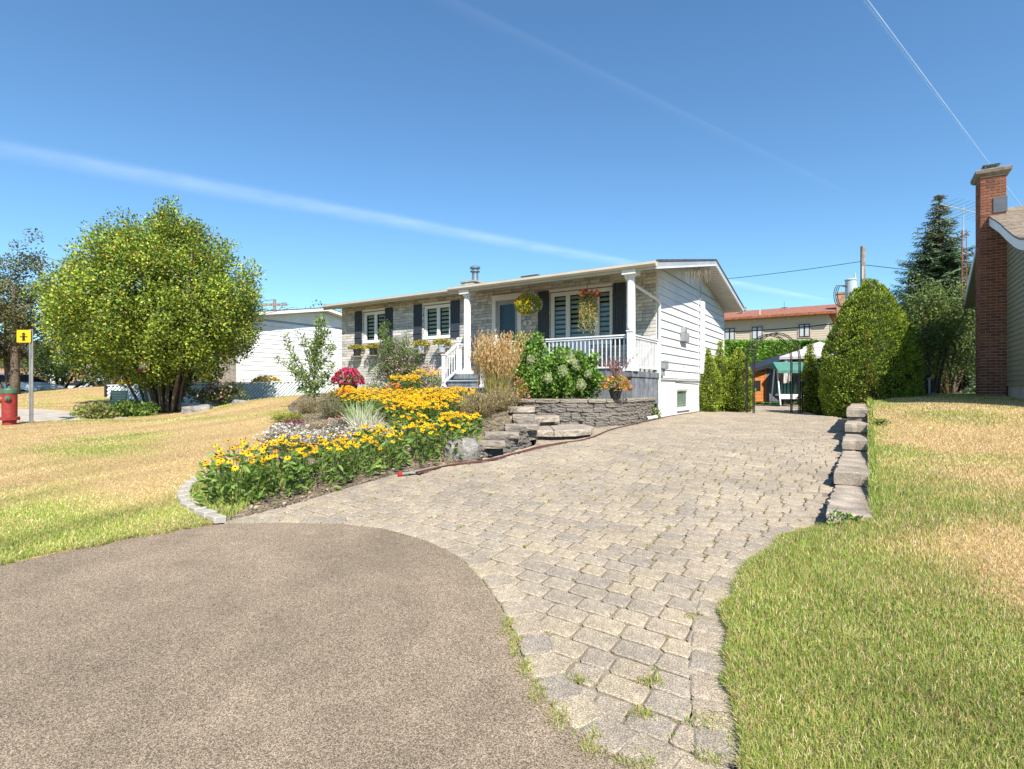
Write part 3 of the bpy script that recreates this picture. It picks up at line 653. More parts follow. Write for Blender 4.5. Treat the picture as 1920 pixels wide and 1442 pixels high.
for k in range(14):
    z0 = 1.77+k*BHT
    if z0+.15 > 4.72: break
    for y0, y1 in ((.03, 4.16), (4.18, SD)):
        z1 = min(z0+BHT, 4.74); V = []
        for y in (y0, y1):
            V += [(-.02, y, z0+.012), (.030, y, z0+.014), (.032, y, z0+.022), (.004, y, z1+.004), (-.02, y, z1+.004)]
        bo = G().add(V, [(0, 1, 2, 3, 4)[::-1], (5, 6, 7, 8, 9)]+[(i, (i+1) % 5, 5+(i+1) % 5, 5+i) for i in range(5)]).build('siding_board', M['siding'], sw)
for k in range(40):                      # upright panels of the gable
    y0, y1 = .03+k*.2, .03+(k+1)*.2-.006
    if y1 > SD: break
    G().add([(x, y, z) for x in (-.01, .012) for y, z in ((y0, 4.75), (y1, 4.75), (y1, max(rf(y1), 4.755)), (y0, max(rf(y0), 4.755)))], [(0, 3, 2, 1), (4, 5, 6, 7), (0, 1, 5, 4), (1, 2, 6, 5), (2, 3, 7, 6), (3, 0, 4, 7)]).build('gable_panel', M['siding'], sw)
t = G(); t.box(.012, .03, .02, SD, 4.735, 4.752); t.box(-.005, .03, 4.16, 4.18, 1.77, 4.74); t.box(-.03, .035, -.012, .05, 1.76, 4.69); t.box(-.02, .035, SD-.06, SD+.01, 1.76, rf(SD)); t.box(.0, .045, .06, SD, 1.74, 1.765)
t.build('corner_trim', M['white'], house)
t = G(); t.box(-12.62, -12.58, .16, SD, .9, 4.7); t.box(-12.6, -.14, SD-.02, SD, .9, 4.7); t.add([(-12.6, y, z) for y, z in ((.1, 4.6), (SD, 4.6), (RY, rf(RY)))], [(0, 1, 2)]); t.build('rear_wall', M['siding'], house)
# cable cover, meter, boxes on the side wall
bevel(G().box(.03, .13, 4.34, 4.62, 1.98, 4.40).build('cable_cover', M['white'], house), .01)
G().tube([(.05, 4.25, 1.8), (.05, 4.27, 3.0), (.06, 4.28, 4.9)], .012, 6).build('conduit', M['fascia'], house)
mt = bevel(G().box(.024, .15, 2.05, 2.62, 2.90, 3.18).build('meter_box', M['greybox'], house), .01)
G().prism([(2.10, 3.18), (2.32, 3.18), (2.36, 3.34), (2.16, 3.34)], .024, .16, 'x').build('cover', M['greybox'], mt)
ml = bevel(G().box(.03, .16, .10, .50, 2.02, 2.24).build('mailbox', M['greybox'], house), .01)
G().box(.16, .17, .08, .52, 2.20, 2.25).build('lid', M['fascia'], ml); G().box(.03, .1, .12, .34, 1.84, 2.02).build('newspaper_holder', M['greybox'], ml)
G().tube([(.045, 2.35, 2.05), (.06, 2.37, 2.12), (.05, 2.33, 2.17), (.06, 2.38, 2.2)], .012, 6).build('tap', M['metal'], house)
G().tube([(.045, 1.6, 1.72), (.045, 1.6, 2.15)], .01, 6).tube([(.045, 1.6, 1.73), (.05, 4.2, 1.70)], .012, 6).build('cable', M['fascia'], house)
# roof: left part with a short eave, porch part that runs on over the porch
def roof_part(x0, x1, ye, g, gf, gs, gg, both):
    z = lambda y: RZ-SL*abs(y-RY); yr = 8.28
    ys = [ye, RY, yr]
    g.prism([(ye, z(ye)), (RY, z(RY)), (yr, z(yr)), (yr, z(yr)-.05), (RY, z(RY)-.05), (ye, z(ye)-.05)], x0, x1, 'x')
    gs.prism([(ye+.02, z(ye)-.155), (RY, z(RY)-.16), (yr-.02, z(yr)-.155), (yr-.02, z(yr)-.175), (RY, z(RY)-.18), (ye+.02, z(ye)-.175)], x0+.02, x1-.02, 'x')
    gf.append((x0, x1, ye+.0, ye+.02, z(ye)-.19, z(ye)-.05)); gf.append((x0, x1, yr-.02, yr, z(yr)-.19, z(yr)-.05))
    gg.prism([(ye-.11, z(ye)-.03), (ye-.003, z(ye)-.03), (ye-.003, z(ye)-.14), (ye-.075, z(ye)-.14), (ye-.11, z(ye)-.09)], x0+.01, x1-.01, 'x')
g, gf, gs, gg = G(), [], G(), G()
roof_part(-12.98, -5.5, -.55, g, gf, gs, gg, 0); roof_part(-5.495, .66, -2.0, g, gf, gs, gg, 1)
roof = g.build('roof', M['shingle'], house); [G().box(*q).build('fascia_board', M['cream'], roof) for q in gf]; sf_ = gs.build('soffit', M['cream'], roof); gg.build('gutter', M['cream'], roof)
for sx, nm in ((.66, 1), (-12.98, 0)):
    for (ya, yb) in ((-2.0 if nm else -.55, RY), (RY, 8.28)):
        za, zb = RZ-SL*abs(ya-RY), RZ-SL*abs(yb-RY)
        o = sx+(.0 if nm else -.025)
        G().prism([(ya, za-.04), (yb, zb-.04), (yb, zb-.16), (ya, za-.16)], o, o+.025, 'x').build('rake_board', M['fascia'], roof)
        G().prism([(ya, za-.161), (yb, zb-.161), (yb, zb-.20), (ya, za-.20)], o-.015, o+.035, 'x').build('rake_trim', M['white'], roof)
        G().prism([(ya, za+.012), (yb, zb+.012), (yb, zb-.038), (ya, za-.038)], o-.02, o+.04, 'x').build('drip_edge', M['shingle'], roof)
# soffit boards of the gable overhang
for k in range(54):
    y = -1.9+k*.19
    if y > 8.1: break
    z = RZ-SL*abs(y-RY)-.178
    if abs(y-RY) > .1: G().box(.03, .645, y, y+.012, z-.012, z-.002).build('soffit_groove', M['fascia'], roof)
# downspout
G().tube([(-.14, -1.98, 4.30), (-.12, -1.96, 4.17), (-.10, -1.9, 4.08), (.075, -.20, 3.83), (.08, -.05, 3.78), (.08, -.03, 3.6), (.075, -.03, 1.25), (.075, -.05, .86), (.02, -.34, .77)], .042, 4).build('downspout', M['white'], house)
# chimney, vents
ch = G().box(-9.0, -8.35, 3.0, 3.75, 5.2, 5.74).build('chimney', M['mortar'], house)
for r_ in range(5):
    zz = 5.25+r_*.098
    for k in range(4):
        x = -9.0+k*.2-(r_ % 2)*.1
        a, b = max(x, -9.0), min(x+.19, -8.35)
        if b-a > .04: G().box(a, b, 2.975, 3.0, zz, zz+.088).build('brick', M['brick'], ch)
G().box(-9.04, -8.31, 2.94, 3.8, 5.735, 5.80).build('crown', M['concrete'], ch)
fl = G(); fl.lathe([(.13, 0), (.13, .42), (.20, .43), (.20, .47), (.14, .48), (.14, .56), (.21, .57), (.21, .63), (.1, .68)], (-8.62, 3.4, 5.78), 20); fl.build('flue', M['tin'], ch, smooth=False)
v = G(); v.box(-4.75, -4.25, .9, 1.4, 4.9, 5.13); v.box(-4.82, -4.18, .83, 1.47, 5.13, 5.17); v.build('roof_vent', M['shingle'], house)
# vine remains / icicle lights under the gable
for k in range(34):
    y = -.2+RNG.beta(2, 2)*3.6+.3; z = RZ-SL*abs(y-RY)-.2; l = RNG.uniform(.1, .55)
    p = [(.62+RNG.normal(0, .01), y, z)]
    for q in range(4): p.append((p[-1][0]+RNG.normal(0, .012), p[-1][1]+RNG.normal(0, .03), p[-1][2]-l/4))
    G().tube(p, .005, 3).build('dead_vine', M['wood'], roof)
# ---- porch: deck, skirt boards, columns, railing, stairs
porch = G().box(-5.45, .05, -2.0, .0, 1.84, 1.875).build('porch_deck', M['deck'], house)
for k in range(14):
    a = -2.02+k*.144; G().box(-5.46, .06, a, a+.138, 1.876, 1.905).build('deck_board', M['deck'], porch)
bevel(G().box(-5.5, .075, -2.05, -2.02, 1.77, 1.905).build('fascia_board', M['deck'], porch), .004); bevel(G().box(.062, .085, -2.05, .0, 1.77, 1.905).build('fascia_board', M['deck'], porch), .004)
for k in range(38):
    a = -5.42+k*.144; G().box(a, a+.138, -2.0, -1.98, 1.15, 1.77).build('skirt_board', M['deck'], porch)
for k in range(14):
    a = -2.0+k*.142; G().box(.04, .06, a, a+.136, 1.1, 1.77).build('skirt_board', M['deck'], porch)
def column(x, y):
    c = G(); c.lathe([(.125, .10), (.125, .14), (.105, .17)], (x, y, 1.905), 32); c.lathe([(.102, .17), (.1, 1.6), (.092, 2.23)], (x, y, 1.905), 36, flute=.1); c.lathe([(.1, 2.23), (.13, 2.26), (.13, 2.29)], (x, y, 1.905), 32)
    o = c.build('column', M['white'], house)
    G().box(x-.15, x+.15, y-.15, y+.15, 1.905, 2.006).build('plinth', M['white'], o); G().box(x-.17, x+.17, y-.17, y+.17, 4.19, 4.30).build('capital', M['white'], o)
column(-.02, -1.86); column(-4.94, -1.86)
rail = thing('railing', None, None); rail.parent = house
def post(x, y, z0, h, par, w=.09, ball=True):
    p = bevel(G().box(x-w/2, x+w/2, y-w/2, y+w/2, z0, z0+h).box(x-w/2-.02, x+w/2+.02, y-w/2-.02, y+w/2+.02, z0, z0+.06).build('post', M['white'], par), .005)
    c = G(); c.box(x-w/2-.015, x+w/2+.015, y-w/2-.015, y+w/2+.015, z0+h, z0+h+.03)
    if ball: c.lathe([(.02, .03), (.018, .045), (.04, .06), (.052, .09), (.04, .12), (.01, .135)], (x, y, z0+h), 14)
    c.build('post_cap', M['white'], par); return p
def railrun(a, b, par, n=None, top=.84, bot=.10, sp=.112):
    a = Vector(a); b = Vector(b); L = (b-a).length; n = n or int(L/sp)
    G().bar(a+Vector((0, 0, top+.02)), b+Vector((0, 0, top+.02)), .085, .035).build('handrail', M['white'], par)
    G().bar(a+Vector((0, 0, top-.03)), b+Vector((0, 0, top-.03)), .05, .035).build('upper_rail', M['white'], par)
    G().bar(a+Vector((0, 0, bot)), b+Vector((0, 0, bot)), .045, .04).build('lower_rail', M['white'], par)
    for k in range(1, n):
        p = a.lerp(b, k/n); G().box(p.x-.011, p.x+.011, p.y-.011, p.y+.011, p.z+bot+.02, p.z+top-.045).build('baluster', M['white'], par)
yf = -1.93
post(.0, yf-.07, 1.905, .93, rail, .1); post(-2.35, yf, 1.905, .80, rail, .07, False); post(-3.88, yf, 1.905, .93, rail); post(-5.22, yf, 1.905, .93, rail); post(.02, -.07, 1.905, .84, rail, .06, False)
railrun((-.05, yf, 1.905), (-2.32, yf, 1.905), rail); railrun((-2.38, yf, 1.905), (-3.84, yf, 1.905), rail); railrun((-5.05, yf, 1.905), (-5.18, yf, 1.905), rail, 3); railrun((.02, yf+.03, 1.905), (.02, -.1, 1.905), rail, 16)
post(-5.24, yf-.62, 1.53, .90, rail, .08, False); post(-3.9, yf-.62, 1.53, .90, rail, .08, False)
for x in (-5.24, -3.9):
    a, b = Vector((x, yf-.04, 1.93)), Vector((x, yf-.58, 1.60))
    G().bar(a+Vector((0, 0, .82)), b+Vector((0, 0, .80)), .06, .05).build('handrail', M['white'], rail); G().bar(a+Vector((0, 0, .08)), b+Vector((0, 0, .08)), .045, .05).build('lower_rail', M['white'], rail)
    for k in range(1, 5):
        p = a.lerp(b, k/5); G().box(p.x-.011, p.x+.011, p.y-.011, p.y+.011, p.z+.1, p.z+.81).build('baluster', M['white'], rail)
sp_ = G().box(-5.2, -3.95, -2.64, -2.03, 1.2, 1.50).build('porch_stairs', M['deck'], house)
G().box(-5.22, -3.93, -2.38, -2.03, 1.50, 1.69).build('riser', M['deck'], sp_); G().box(-5.24, -3.91, -2.42, -2.052, 1.69, 1.73).build('tread', M['fascia'], sp_); G().box(-5.3, -3.85, -2.72, -2.42, 1.50, 1.54).build('tread', M['fascia'], sp_)

# ------------------------------------------------------------------ neighbour's house on the right, with its brick chimney
nr = thing('neighbour_house', 'olive sided house at the right edge with a tall red brick chimney', 'house', (12.03, 13.23, 0), HR_)
rp = [(-4.6, 4.16), (-4.0, 4.27), (-3.2, 4.46), (-2.7, 4.63), (-2.0, 4.92), (-1.2, 5.28), (0, 5.74), (.9, 6.1), (4.3, 4.2)]
def rzz(y): return np.interp(y, [a for a, _ in rp], [b for _, b in rp])
wl = G(); ysn = [-4.2]+[a for a, _ in rp if -4.2 < a < 3.9]+[3.9]
wl.prism([(-4.2, 1.55), (3.9, 1.55)]+[(y, rzz(y)-.2) for y in ysn[::-1]], .02, .1, 'x'); nw = wl.build('side_wall', M['olive'], nr)
for k in range(40):
    z0 = 1.56+k*.115
    if z0 > 5.8: break
    ok = [y for y in np.linspace(-4.2, 3.9, 82) if rzz(y)-.2 > z0+.1]
    if len(ok) < 2: break
    a, b = ok[0], ok[-1]
    for y0, y1 in ((a, min(b, -.01)), (max(a, .64), b)):
        if y1-y0 < .1: continue
        V = []
        for y in (y0, y1): V += [(.02, y, z0), (-.014, y, z0), (-.014, y, z0+.008), (.006, y, z0+.116), (.02, y, z0+.116)]
        G().add(V, [(0, 1, 2, 3, 4)[::-1], (5, 6, 7, 8, 9)]+[(i, (i+1) % 5, 5+(i+1) % 5, 5+i) for i in range(5)]).build('siding_board', M['olive'], nw)
G().box(.03, .3, -4.2, 3.9, .9, 1.55).build('foundation', M['concrete'], nr)
for y0, y1 in ((-4.2, -4.1), (3.8, 3.9)): G().box(.1, 7, y0, y1, 1.0, min(rzz(y0), rzz(y1))-.25).build('end_wall', M['olive'], nr)
rg = G(); top = rp
rg.prism([(y, z) for y, z in top]+[(y, z-.05) for y, z in top[::-1]], -.3, 7, 'x'); nroof = rg.build('roof', M['redmortar'], nr)
sh = G()
for (y0, z0), (y1, z1) in zip(rp[:-2], rp[1:-1]):
    L = math.hypot(y1-y0, z1-z0); nrow = max(1, round(L/.135)); ty, tz = (y1-y0)/L, (z1-z0)/L
    for r_ in range(nrow):
        a = r_*L/nrow; x = -.32-(r_ % 2)*.15
        while x < 4:
            w_ = .296; o_ = RNG.uniform(.008, .014); bx0, bx1 = max(x, -.33), x+w_
            P0 = (y0+ty*a, z0+tz*a); P1 = (y0+ty*(a+.16), z0+tz*(a+.16)); V = []
            for X in (bx0, bx1): V += [(X, P0[0], P0[1]+.001), (X, P0[0]-tz*o_, P0[1]+ty*o_), (X, P1[0]-tz*.003, P1[1]+ty*.003)]
            sh.add(V, [(0, 1, 2), (5, 4, 3), (0, 3, 4, 1), (1, 4, 5, 2)]); x += .3
sh.build('shingles', M['shingle_tan'], nroof, kind='stuff')
fb = []
for (y0, z0), (y1, z1) in zip(rp[:-1], rp[1:]): fb.append(G().prism([(y0, z0-.04), (y1, z1-.04), (y1, z1-.23), (y0, z0-.23)], -.325, -.3, 'x'))
f0 = G()
for q in fb:
    for V, L_, N_, C in zip(q.V, q.L[:1], q.N, q.C): pass
    o = 0
    f0.V += q.V; f0.L += [l+f0.n for l in q.L]; f0.N += q.N; f0.C += q.C; f0.n += q.n
f0.build('rake_board', M['white'], nroof)
sft = G(); sft.prism([(y, z-.21) for y, z in rp]+[(y, z-.225) for y, z in rp[::-1]], -.3, .02, 'x'); sft.build('soffit', M['olive'], nroof)
G().box(-.3, 1, 4.28, 4.33, 3.99, 4.17).build('fascia_board', M['white'], nroof)
G().tube([(-.05, 4.15, 4.0), (-.04, 3.95, 3.8), (-.04, 3.95, 1.5), (-.12, 3.9, 1.45)], .035, 6).build('downspout', M['olive'], nr)
# chimney: mortar core, bricks one by one
cx0, cx1, cy0, cy1 = -.494, 0., 0., .64
nc = G().box(cx0+.006, cx1, cy0+.006, cy1, 1.0, 6.74).build('chimney', M['redmortar'], nr)
bl, bh = .19, .0585; rc = .0715; cnt = 0; restb = G(); lst = []
for r_ in range(80):
    z = 1.06+r_*rc
    if z+rc > 6.76: break
    if r_ % 2: fr_ = [(cx0, cx0+.1), (cx0+.11, cx0+.30), (cx0+.31, cx1)]
    else: fr_ = [(cx0, cx0+.19), (cx0+.20, cx0+.39), (cx0+.40, cx1)]
    for a, b in fr_: lst.append(('f', a, b, z))
    for a, b in (((cy0, .1), (.11, .30), (.31, .50), (.51, .64)) if r_ % 2 == 0 else ((cy0, .2), (.21, .40), (.41, .64))): lst.append(('s', a, b, z))
lst.sort(key=lambda q: (q[0] != 'f', -q[3]))
for kd, a, b, z in lst:
    l = b-a; c = ((a+b)/2, 0., z+rc/2) if kd == 'f' else (cx0, (a+b)/2, z+rc/2); v, f = brick_tmpl(l, bh, .012)
    Rz = Matrix.Rotation(0 if kd == 'f' else -math.pi/2, 4, 'Z')
    off = Matrix.Translation((c[0], c[1]+.006, c[2])) if kd == 'f' else Matrix.Translation((c[0]+.006, c[1], c[2]))
    if cnt < 300:
        key = ('rb', round(l, 2))
        if key not in BMESH: BMESH[key] = G().add(*brick_tmpl(round(l, 2), bh, .012)).mesh('brick', M['redbrick'])
        piece('brick', BMESH[key], nc, off @ Rz); cnt += 1
    else:
        Mx = off @ Rz; restb.inst(v, f, np.array(Mx.to_3x3())[None], np.array(Mx.translation)[None])
if restb.n: restb.build('brickwork', M['redbrick'], nc, kind='stuff')
G().add([(x, y, z) for z, e in ((6.74, .03), (6.80, .09), (6.87, .1), (6.90, .06)) for x, y in ((cx0-e, cy0-e), (cx1+e, cy0-e), (cx1+e, cy1+e), (cx0-e, cy1+e))], [(3, 2, 1, 0), (12, 13, 14, 15)]+[(r_*4+k, r_*4+(k+1) % 4, r_*4+4+(k+1) % 4, r_*4+4+k) for r_ in range(3) for k in range(4)]).build('crown', M['cap'], nc)
cc = G(); cc.lathe([(.11, 0), (.11, .06)], (-.25, .32, 6.9), 16); cc.box(-.39, -.11, .18, .46, 7.045, 7.06); cc.box(-.42, -.08, .15, .49, 7.06, 7.068)
for x in (-.36, -.14):
    for y in (.21, .43): cc.box(x-.01, x+.01, y-.01, y+.01, 6.9, 7.05)
cc.build('chimney_cap', M['tin'], nc)
bevel(G().box(-.25, .012, -.025, -.012, 5.80, 6.18).build('flashing', M['flash'], nc), .003)

# ------------------------------------------------------------------ neighbour's house on the left
nl = thing('neighbour_house', 'white sided bungalow gable behind the lattice fence, left of the grey brick house', 'house', (-12.9, 25.6, 0), HR_)
rL = lambda y: 5.86-.17*abs(y-4.7)
wlm = G().add([(-.02, 0, 1.0), (-.02, 9.4, 1.0), (-.02, 9.4, rL(9.4)-.2), (-.02, 4.7, rL(4.7)-.2), (-.02, 0, rL(0)-.2)], [(0, 1, 2, 3, 4)]).build('side_wall', M['fascia'], nl)
for k in range(20):
    z0 = 1.02+k*.222
    if z0 > 4.75: break
    for y0, y1 in ((.1, 9.35),):
        V = []
        for y in (y0, y1): V += [(-.02, y, z0+.012), (.022, y, z0+.012), (.024, y, z0+.02), (.004, y, z0+.224), (-.02, y, z0+.224)]
        G().add(V, [(0, 1, 2, 3, 4)[::-1], (5, 6, 7, 8, 9)]+[(i, (i+1) % 5, 5+(i+1) % 5, 5+i) for i in range(5)]).build('siding_board', M['siding'], wlm)
G().prism([(.1, 4.9), (9.35, 4.9), (4.7, rL(4.7)-.22)], -.01, .012, 'x').build('gable_panel', M['siding'], wlm)
G().box(-.1, .05, -.03, .1, 1, 4.8).build('corner_trim', M['white'], nl)
g = G(); g.prism([(-.9, rL(-.9)), (4.7, rL(4.7)), (10, rL(10)), (10, rL(10)-.06), (4.7, rL(4.7)-.06), (-.9, rL(-.9)-.06)], -12, .5, 'x'); r2 = g.build('roof', M['shingle'], nl)
G().prism([(-.9, rL(-.9)-.05), (4.7, rL(4.7)-.05), (10, rL(10)-.05), (10, rL(10)-.2), (4.7, rL(4.7)-.2), (-.9, rL(-.9)-.2)], .5, .525, 'x').build('rake_board', M['white'], r2)
G().prism([(-.88, rL(-.9)-.18), (4.7, rL(4.7)-.18), (9.98, rL(10)-.18), (9.98, rL(10)-.2), (4.7, rL(4.7)-.2), (-.88, rL(-.9)-.2)], -12, .5, 'x').build('soffit', M['cream'], r2)
wf = holed(G(), -12, -.1, 1.0, 4.8, [(-3.2, -1.6, 2.6, 4.0), (-5.2, -4.2, 2.0, 4.1), (-9, -7.4, 2.8, 4.0)], 0, .15).build('front_wall', M['buff'], nl)
window(-3.2, -1.6, 2.6, 4.0, [-2.4], nl); window(-9, -7.4, 2.8, 4.0, [-8.2], nl)
G().box(-5.2, -4.2, .05, .1, 2.0, 4.1).build('door', M['white'], nl)
G().box(-12, 0, .5, .6, 1, 4.8).build('interior', M['dark'], nl)
G().box(-6, -.5, -1.8, -.02, 1.75, 1.92).build('porch_deck', M['wood'], nl); G().box(-6, -.5, -1.75, -.1, 1.0, 1.75).build('porch_base', M['tanb'], nl)
bevel(G().box(-.0, .14, .9, 1.5, 1.95, 2.2).build('wall_vent', M['potgrey'], nl), .01)
def pot(x, y, z, r, h, label, mat='pot', name='flower_pot', rim=True):
    g = G(); g.lathe([(r*.72, 0), (r, h*.92), (r*1.08, h*.93), (r*1.08, h), (r*.95, h), (r*.9, h*.85)], (0, 0, 0), 20); o = g.build(name, M[mat], smooth=False); o.location = (x, y, z)
    return tagv(o, label, 'pot')
def nlp(x, y): return (-12.9+.8377*x+.5461*y, 25.6-.5461*x+.8377*y)
for x, y, r, h, m, lb in ((-1.3, -1.2, .22, .34, 'canvas', 'beige pot on the porch of the white neighbouring bungalow'), (-2.2, -1.3, .17, .3, 'tanb', 'brown pot on the porch behind the leafy tree')):
    q = nlp(x, y); pot(q[0], q[1], 1.92, r, h, lb, m)
# ------------------------------------------------------------------ lattice fence
fn = thing('lattice_fence', 'low pale lattice fence of diagonal slats behind the leafy tree', 'fence')
FA, FB = np.array([-16.4, 22.0]), np.array([-7.3, 22.3]); fl_ = FB-FA; flen = np.hypot(*fl_); fd_ = fl_/flen
ftop = lambda t: 1.62+.19*t/flen; fbot = lambda t: .72+.30*t/flen
def fpt(t, z, o=0): return (FA[0]+fd_[0]*t-fd_[1]*o, FA[1]+fd_[1]*t+fd_[0]*o, z)
k = 0; t = -.8
while t < flen:
    z0, z1 = fbot(max(t, 0)), ftop(t); t1 = t+(z1-z0)
    a, b = max(t, 0.05), min(t1, flen)
    if b-a > .08: G().bar(fpt(a, z0+(a-t), -.02), fpt(b, z0+(b-t)-.03, -.02), .078, .012, up=(0, 1, 0)).build('slat', M['lattice'], fn)
    t += .150
bk = G(); t = 0
while t < flen+.9:
    z0, z1 = fbot(min(t, flen)), ftop(min(t, flen)); a, b = max(t-(z1-z0), .05), min(t, flen)
    if b-a > .1: bk.bar(fpt(b, z0+(t-b), .01), fpt(a, z0+(t-a)-.02, .01), .018, .008, up=(0, 1, 0))
    t += .30
for a_, b_ in ((.05, 3.0), (3.0, 6.0), (6.0, flen)): G().add([fpt(a_, fbot(a_), .04), fpt(b_, fbot(b_), .04), fpt(b_, ftop(b_)-.03, .04), fpt(a_, ftop(a_)-.03, .04), fpt(a_, fbot(a_), .05), fpt(b_, fbot(b_), .05), fpt(b_, ftop(b_)-.03, .05), fpt(a_, ftop(a_)-.03, .05)], [(0, 1, 2, 3), (7, 6, 5, 4), (0, 4, 5, 1), (3, 2, 6, 7)]).build('backing_panel', M['fback'], fn)
bk.build('cross_laths', M['lattice'], fn, kind='stuff')
G().bar(fpt(0, ftop(0)), fpt(flen, ftop(flen)), .06, .035).build('top_rail', M['lattice'], fn); G().bar(fpt(0, fbot(0)), fpt(flen, fbot(flen)), .05, .04).build('bottom_rail', M['lattice'], fn)
for t in (2.4, 4.8, 7.2, 9.05): p = fpt(t, .5, .05); G().box(p[0]-.045, p[0]+.045, p[1]-.0, p[1]+.09, .5, ftop(t)+.02).build('post', M['lattice'], fn)
p = fpt(-.02, .5); G().tube([(p[0], p[1], .55), (p[0], p[1], 1.78)], .06, 10).build('post', M['black'], fn)
ws = thing('planter_steps', 'stepped wooden planter boxes at the end of the lattice fence', 'planter', (-16.9, 22.2, 0))
for k in range(4):
    z = .80+k*.16; y = k*.22; bevel(G().box(-.34+k*.06, .34, y, y+.24, z-.16, z).build('planter_box', M['wood'], ws), .01); G().box(-.29+k*.06, .29, y+.03, y+.21, z, z+.003).build('soil', M['soil'], ws)
# ------------------------------------------------------------------ hydrant and sign
hy = thing('fire_hydrant', 'red fire hydrant with a green cap at the left edge of the lawn', 'hydrant', (-12.47, 13.5, .56))
g = G(); g.lathe([(.135, 0), (.135, .18), (.15, .19), (.15, .8)], n=28); g.build('barrel', M['red'], hy, smooth=False)
g = G(); g.lathe([(.20, .155), (.20, .185)], n=28); g.lathe([(.20, .19), (.20, .22)], n=28); fl2 = g.build('flange', M['red'], hy)
for k in range(8): a = k*math.pi/4; G().lathe([(.016, .14), (.016, .24)], (.178*math.cos(a), .178*math.sin(a), 0), 6).build('bolt', M['red'], fl2)
g = G(); g.lathe([(.158, .80), (.165, .82), (.165, .9), (.15, .93), (.04, .945), (.035, .99), (.01, .995)], n=28); g.build('bonnet', M['green'], hy)
def nozzle(a, z, r, par):
    g = G(); d = Vector((math.cos(a), math.sin(a), 0)); c = Vector((0, 0, z))
    g.tube([c+d*.12, c+d*.17], r*1.25, 20); n_ = g.build('nozzle', M['red'], par)
    g = G(); g.tube([c+d*.165, c+d*.20, c+d*.215], [r, r, r*.8], 20); g.tube([c+d*.21, c+d*.245], r*.35, 5); g.build('nozzle_cap', M['green'], n_)
nozzle(-1.05, .68, .06, hy); nozzle(2.1, .68, .06, hy); nozzle(-2.6, .66, .075, hy)
sn = thing('hydrant_sign', 'square yellow sign with a black hydrant symbol on a metal post', 'sign', (-12.18, 13.8, .6))
g = G(); g.box(-.03, .03, .0, .006, 0, 2.4); g.box(-.036, -.03, -.022, .006, 0, 2.4); g.box(.03, .036, -.022, .006, 0, 2.4); g.box(-.05, -.036, -.026, -.022, 0, 2.4); g.box(.036, .05, -.026, -.022, 0, 2.4); po = g.build('post', M['metal'], sn)
for k in range(44): G().box(-.008, .008, -.003, .0005, .2+k*.05, .225+k*.05).build('hole', M['ink'], po) if k > 28 else None
pl = [(-.355+.035, 2.06), (-.01, 2.06), (.0, 2.07), (.0, 2.365), (-.01, 2.375), (-.345, 2.375), (-.355, 2.365), (-.355, 2.07), (-.345, 2.06)]
pn = G().prism([(-.345, 2.06), (-.01, 2.06), (.0, 2.07), (.0, 2.365), (-.01, 2.375), (-.345, 2.375), (-.355, 2.365), (-.355, 2.07)], -.032, -.028, 'y').build('panel', M['yellow'], sn)
sy = G(); cxs = -.178
sy.prism([(cxs-.045, 2.10), (cxs+.045, 2.10), (cxs+.045, 2.118), (cxs+.034, 2.12), (cxs+.034, 2.245), (cxs-.034, 2.245), (cxs-.034, 2.12), (cxs-.045, 2.118)], -.036, -.0335, 'y')
sy.prism([(cxs-.048, 2.253), (cxs+.048, 2.253), (cxs+.048, 2.266), (cxs-.048, 2.266)], -.036, -.0335, 'y'); sy.prism([(cxs-.04, 2.272)]+[(cxs-.04*math.cos(a), 2.272+.038*math.sin(a)) for a in np.linspace(.2, 2.94, 8)]+[(cxs+.04, 2.272)], -.036, -.0335, 'y')
for sgn in (-1, 1): sy.box(cxs+sgn*.034, cxs+sgn*.072, -.036, -.0335, 2.192, 2.216); sy.box(cxs+sgn*.072, cxs+sgn*.08, -.036, -.0335, 2.178, 2.23); sy.box(cxs+sgn*.085, cxs+sgn*.098, -.036, -.0335, 2.194, 2.214)
sy.build('hydrant_symbol', M['ink'], pn)
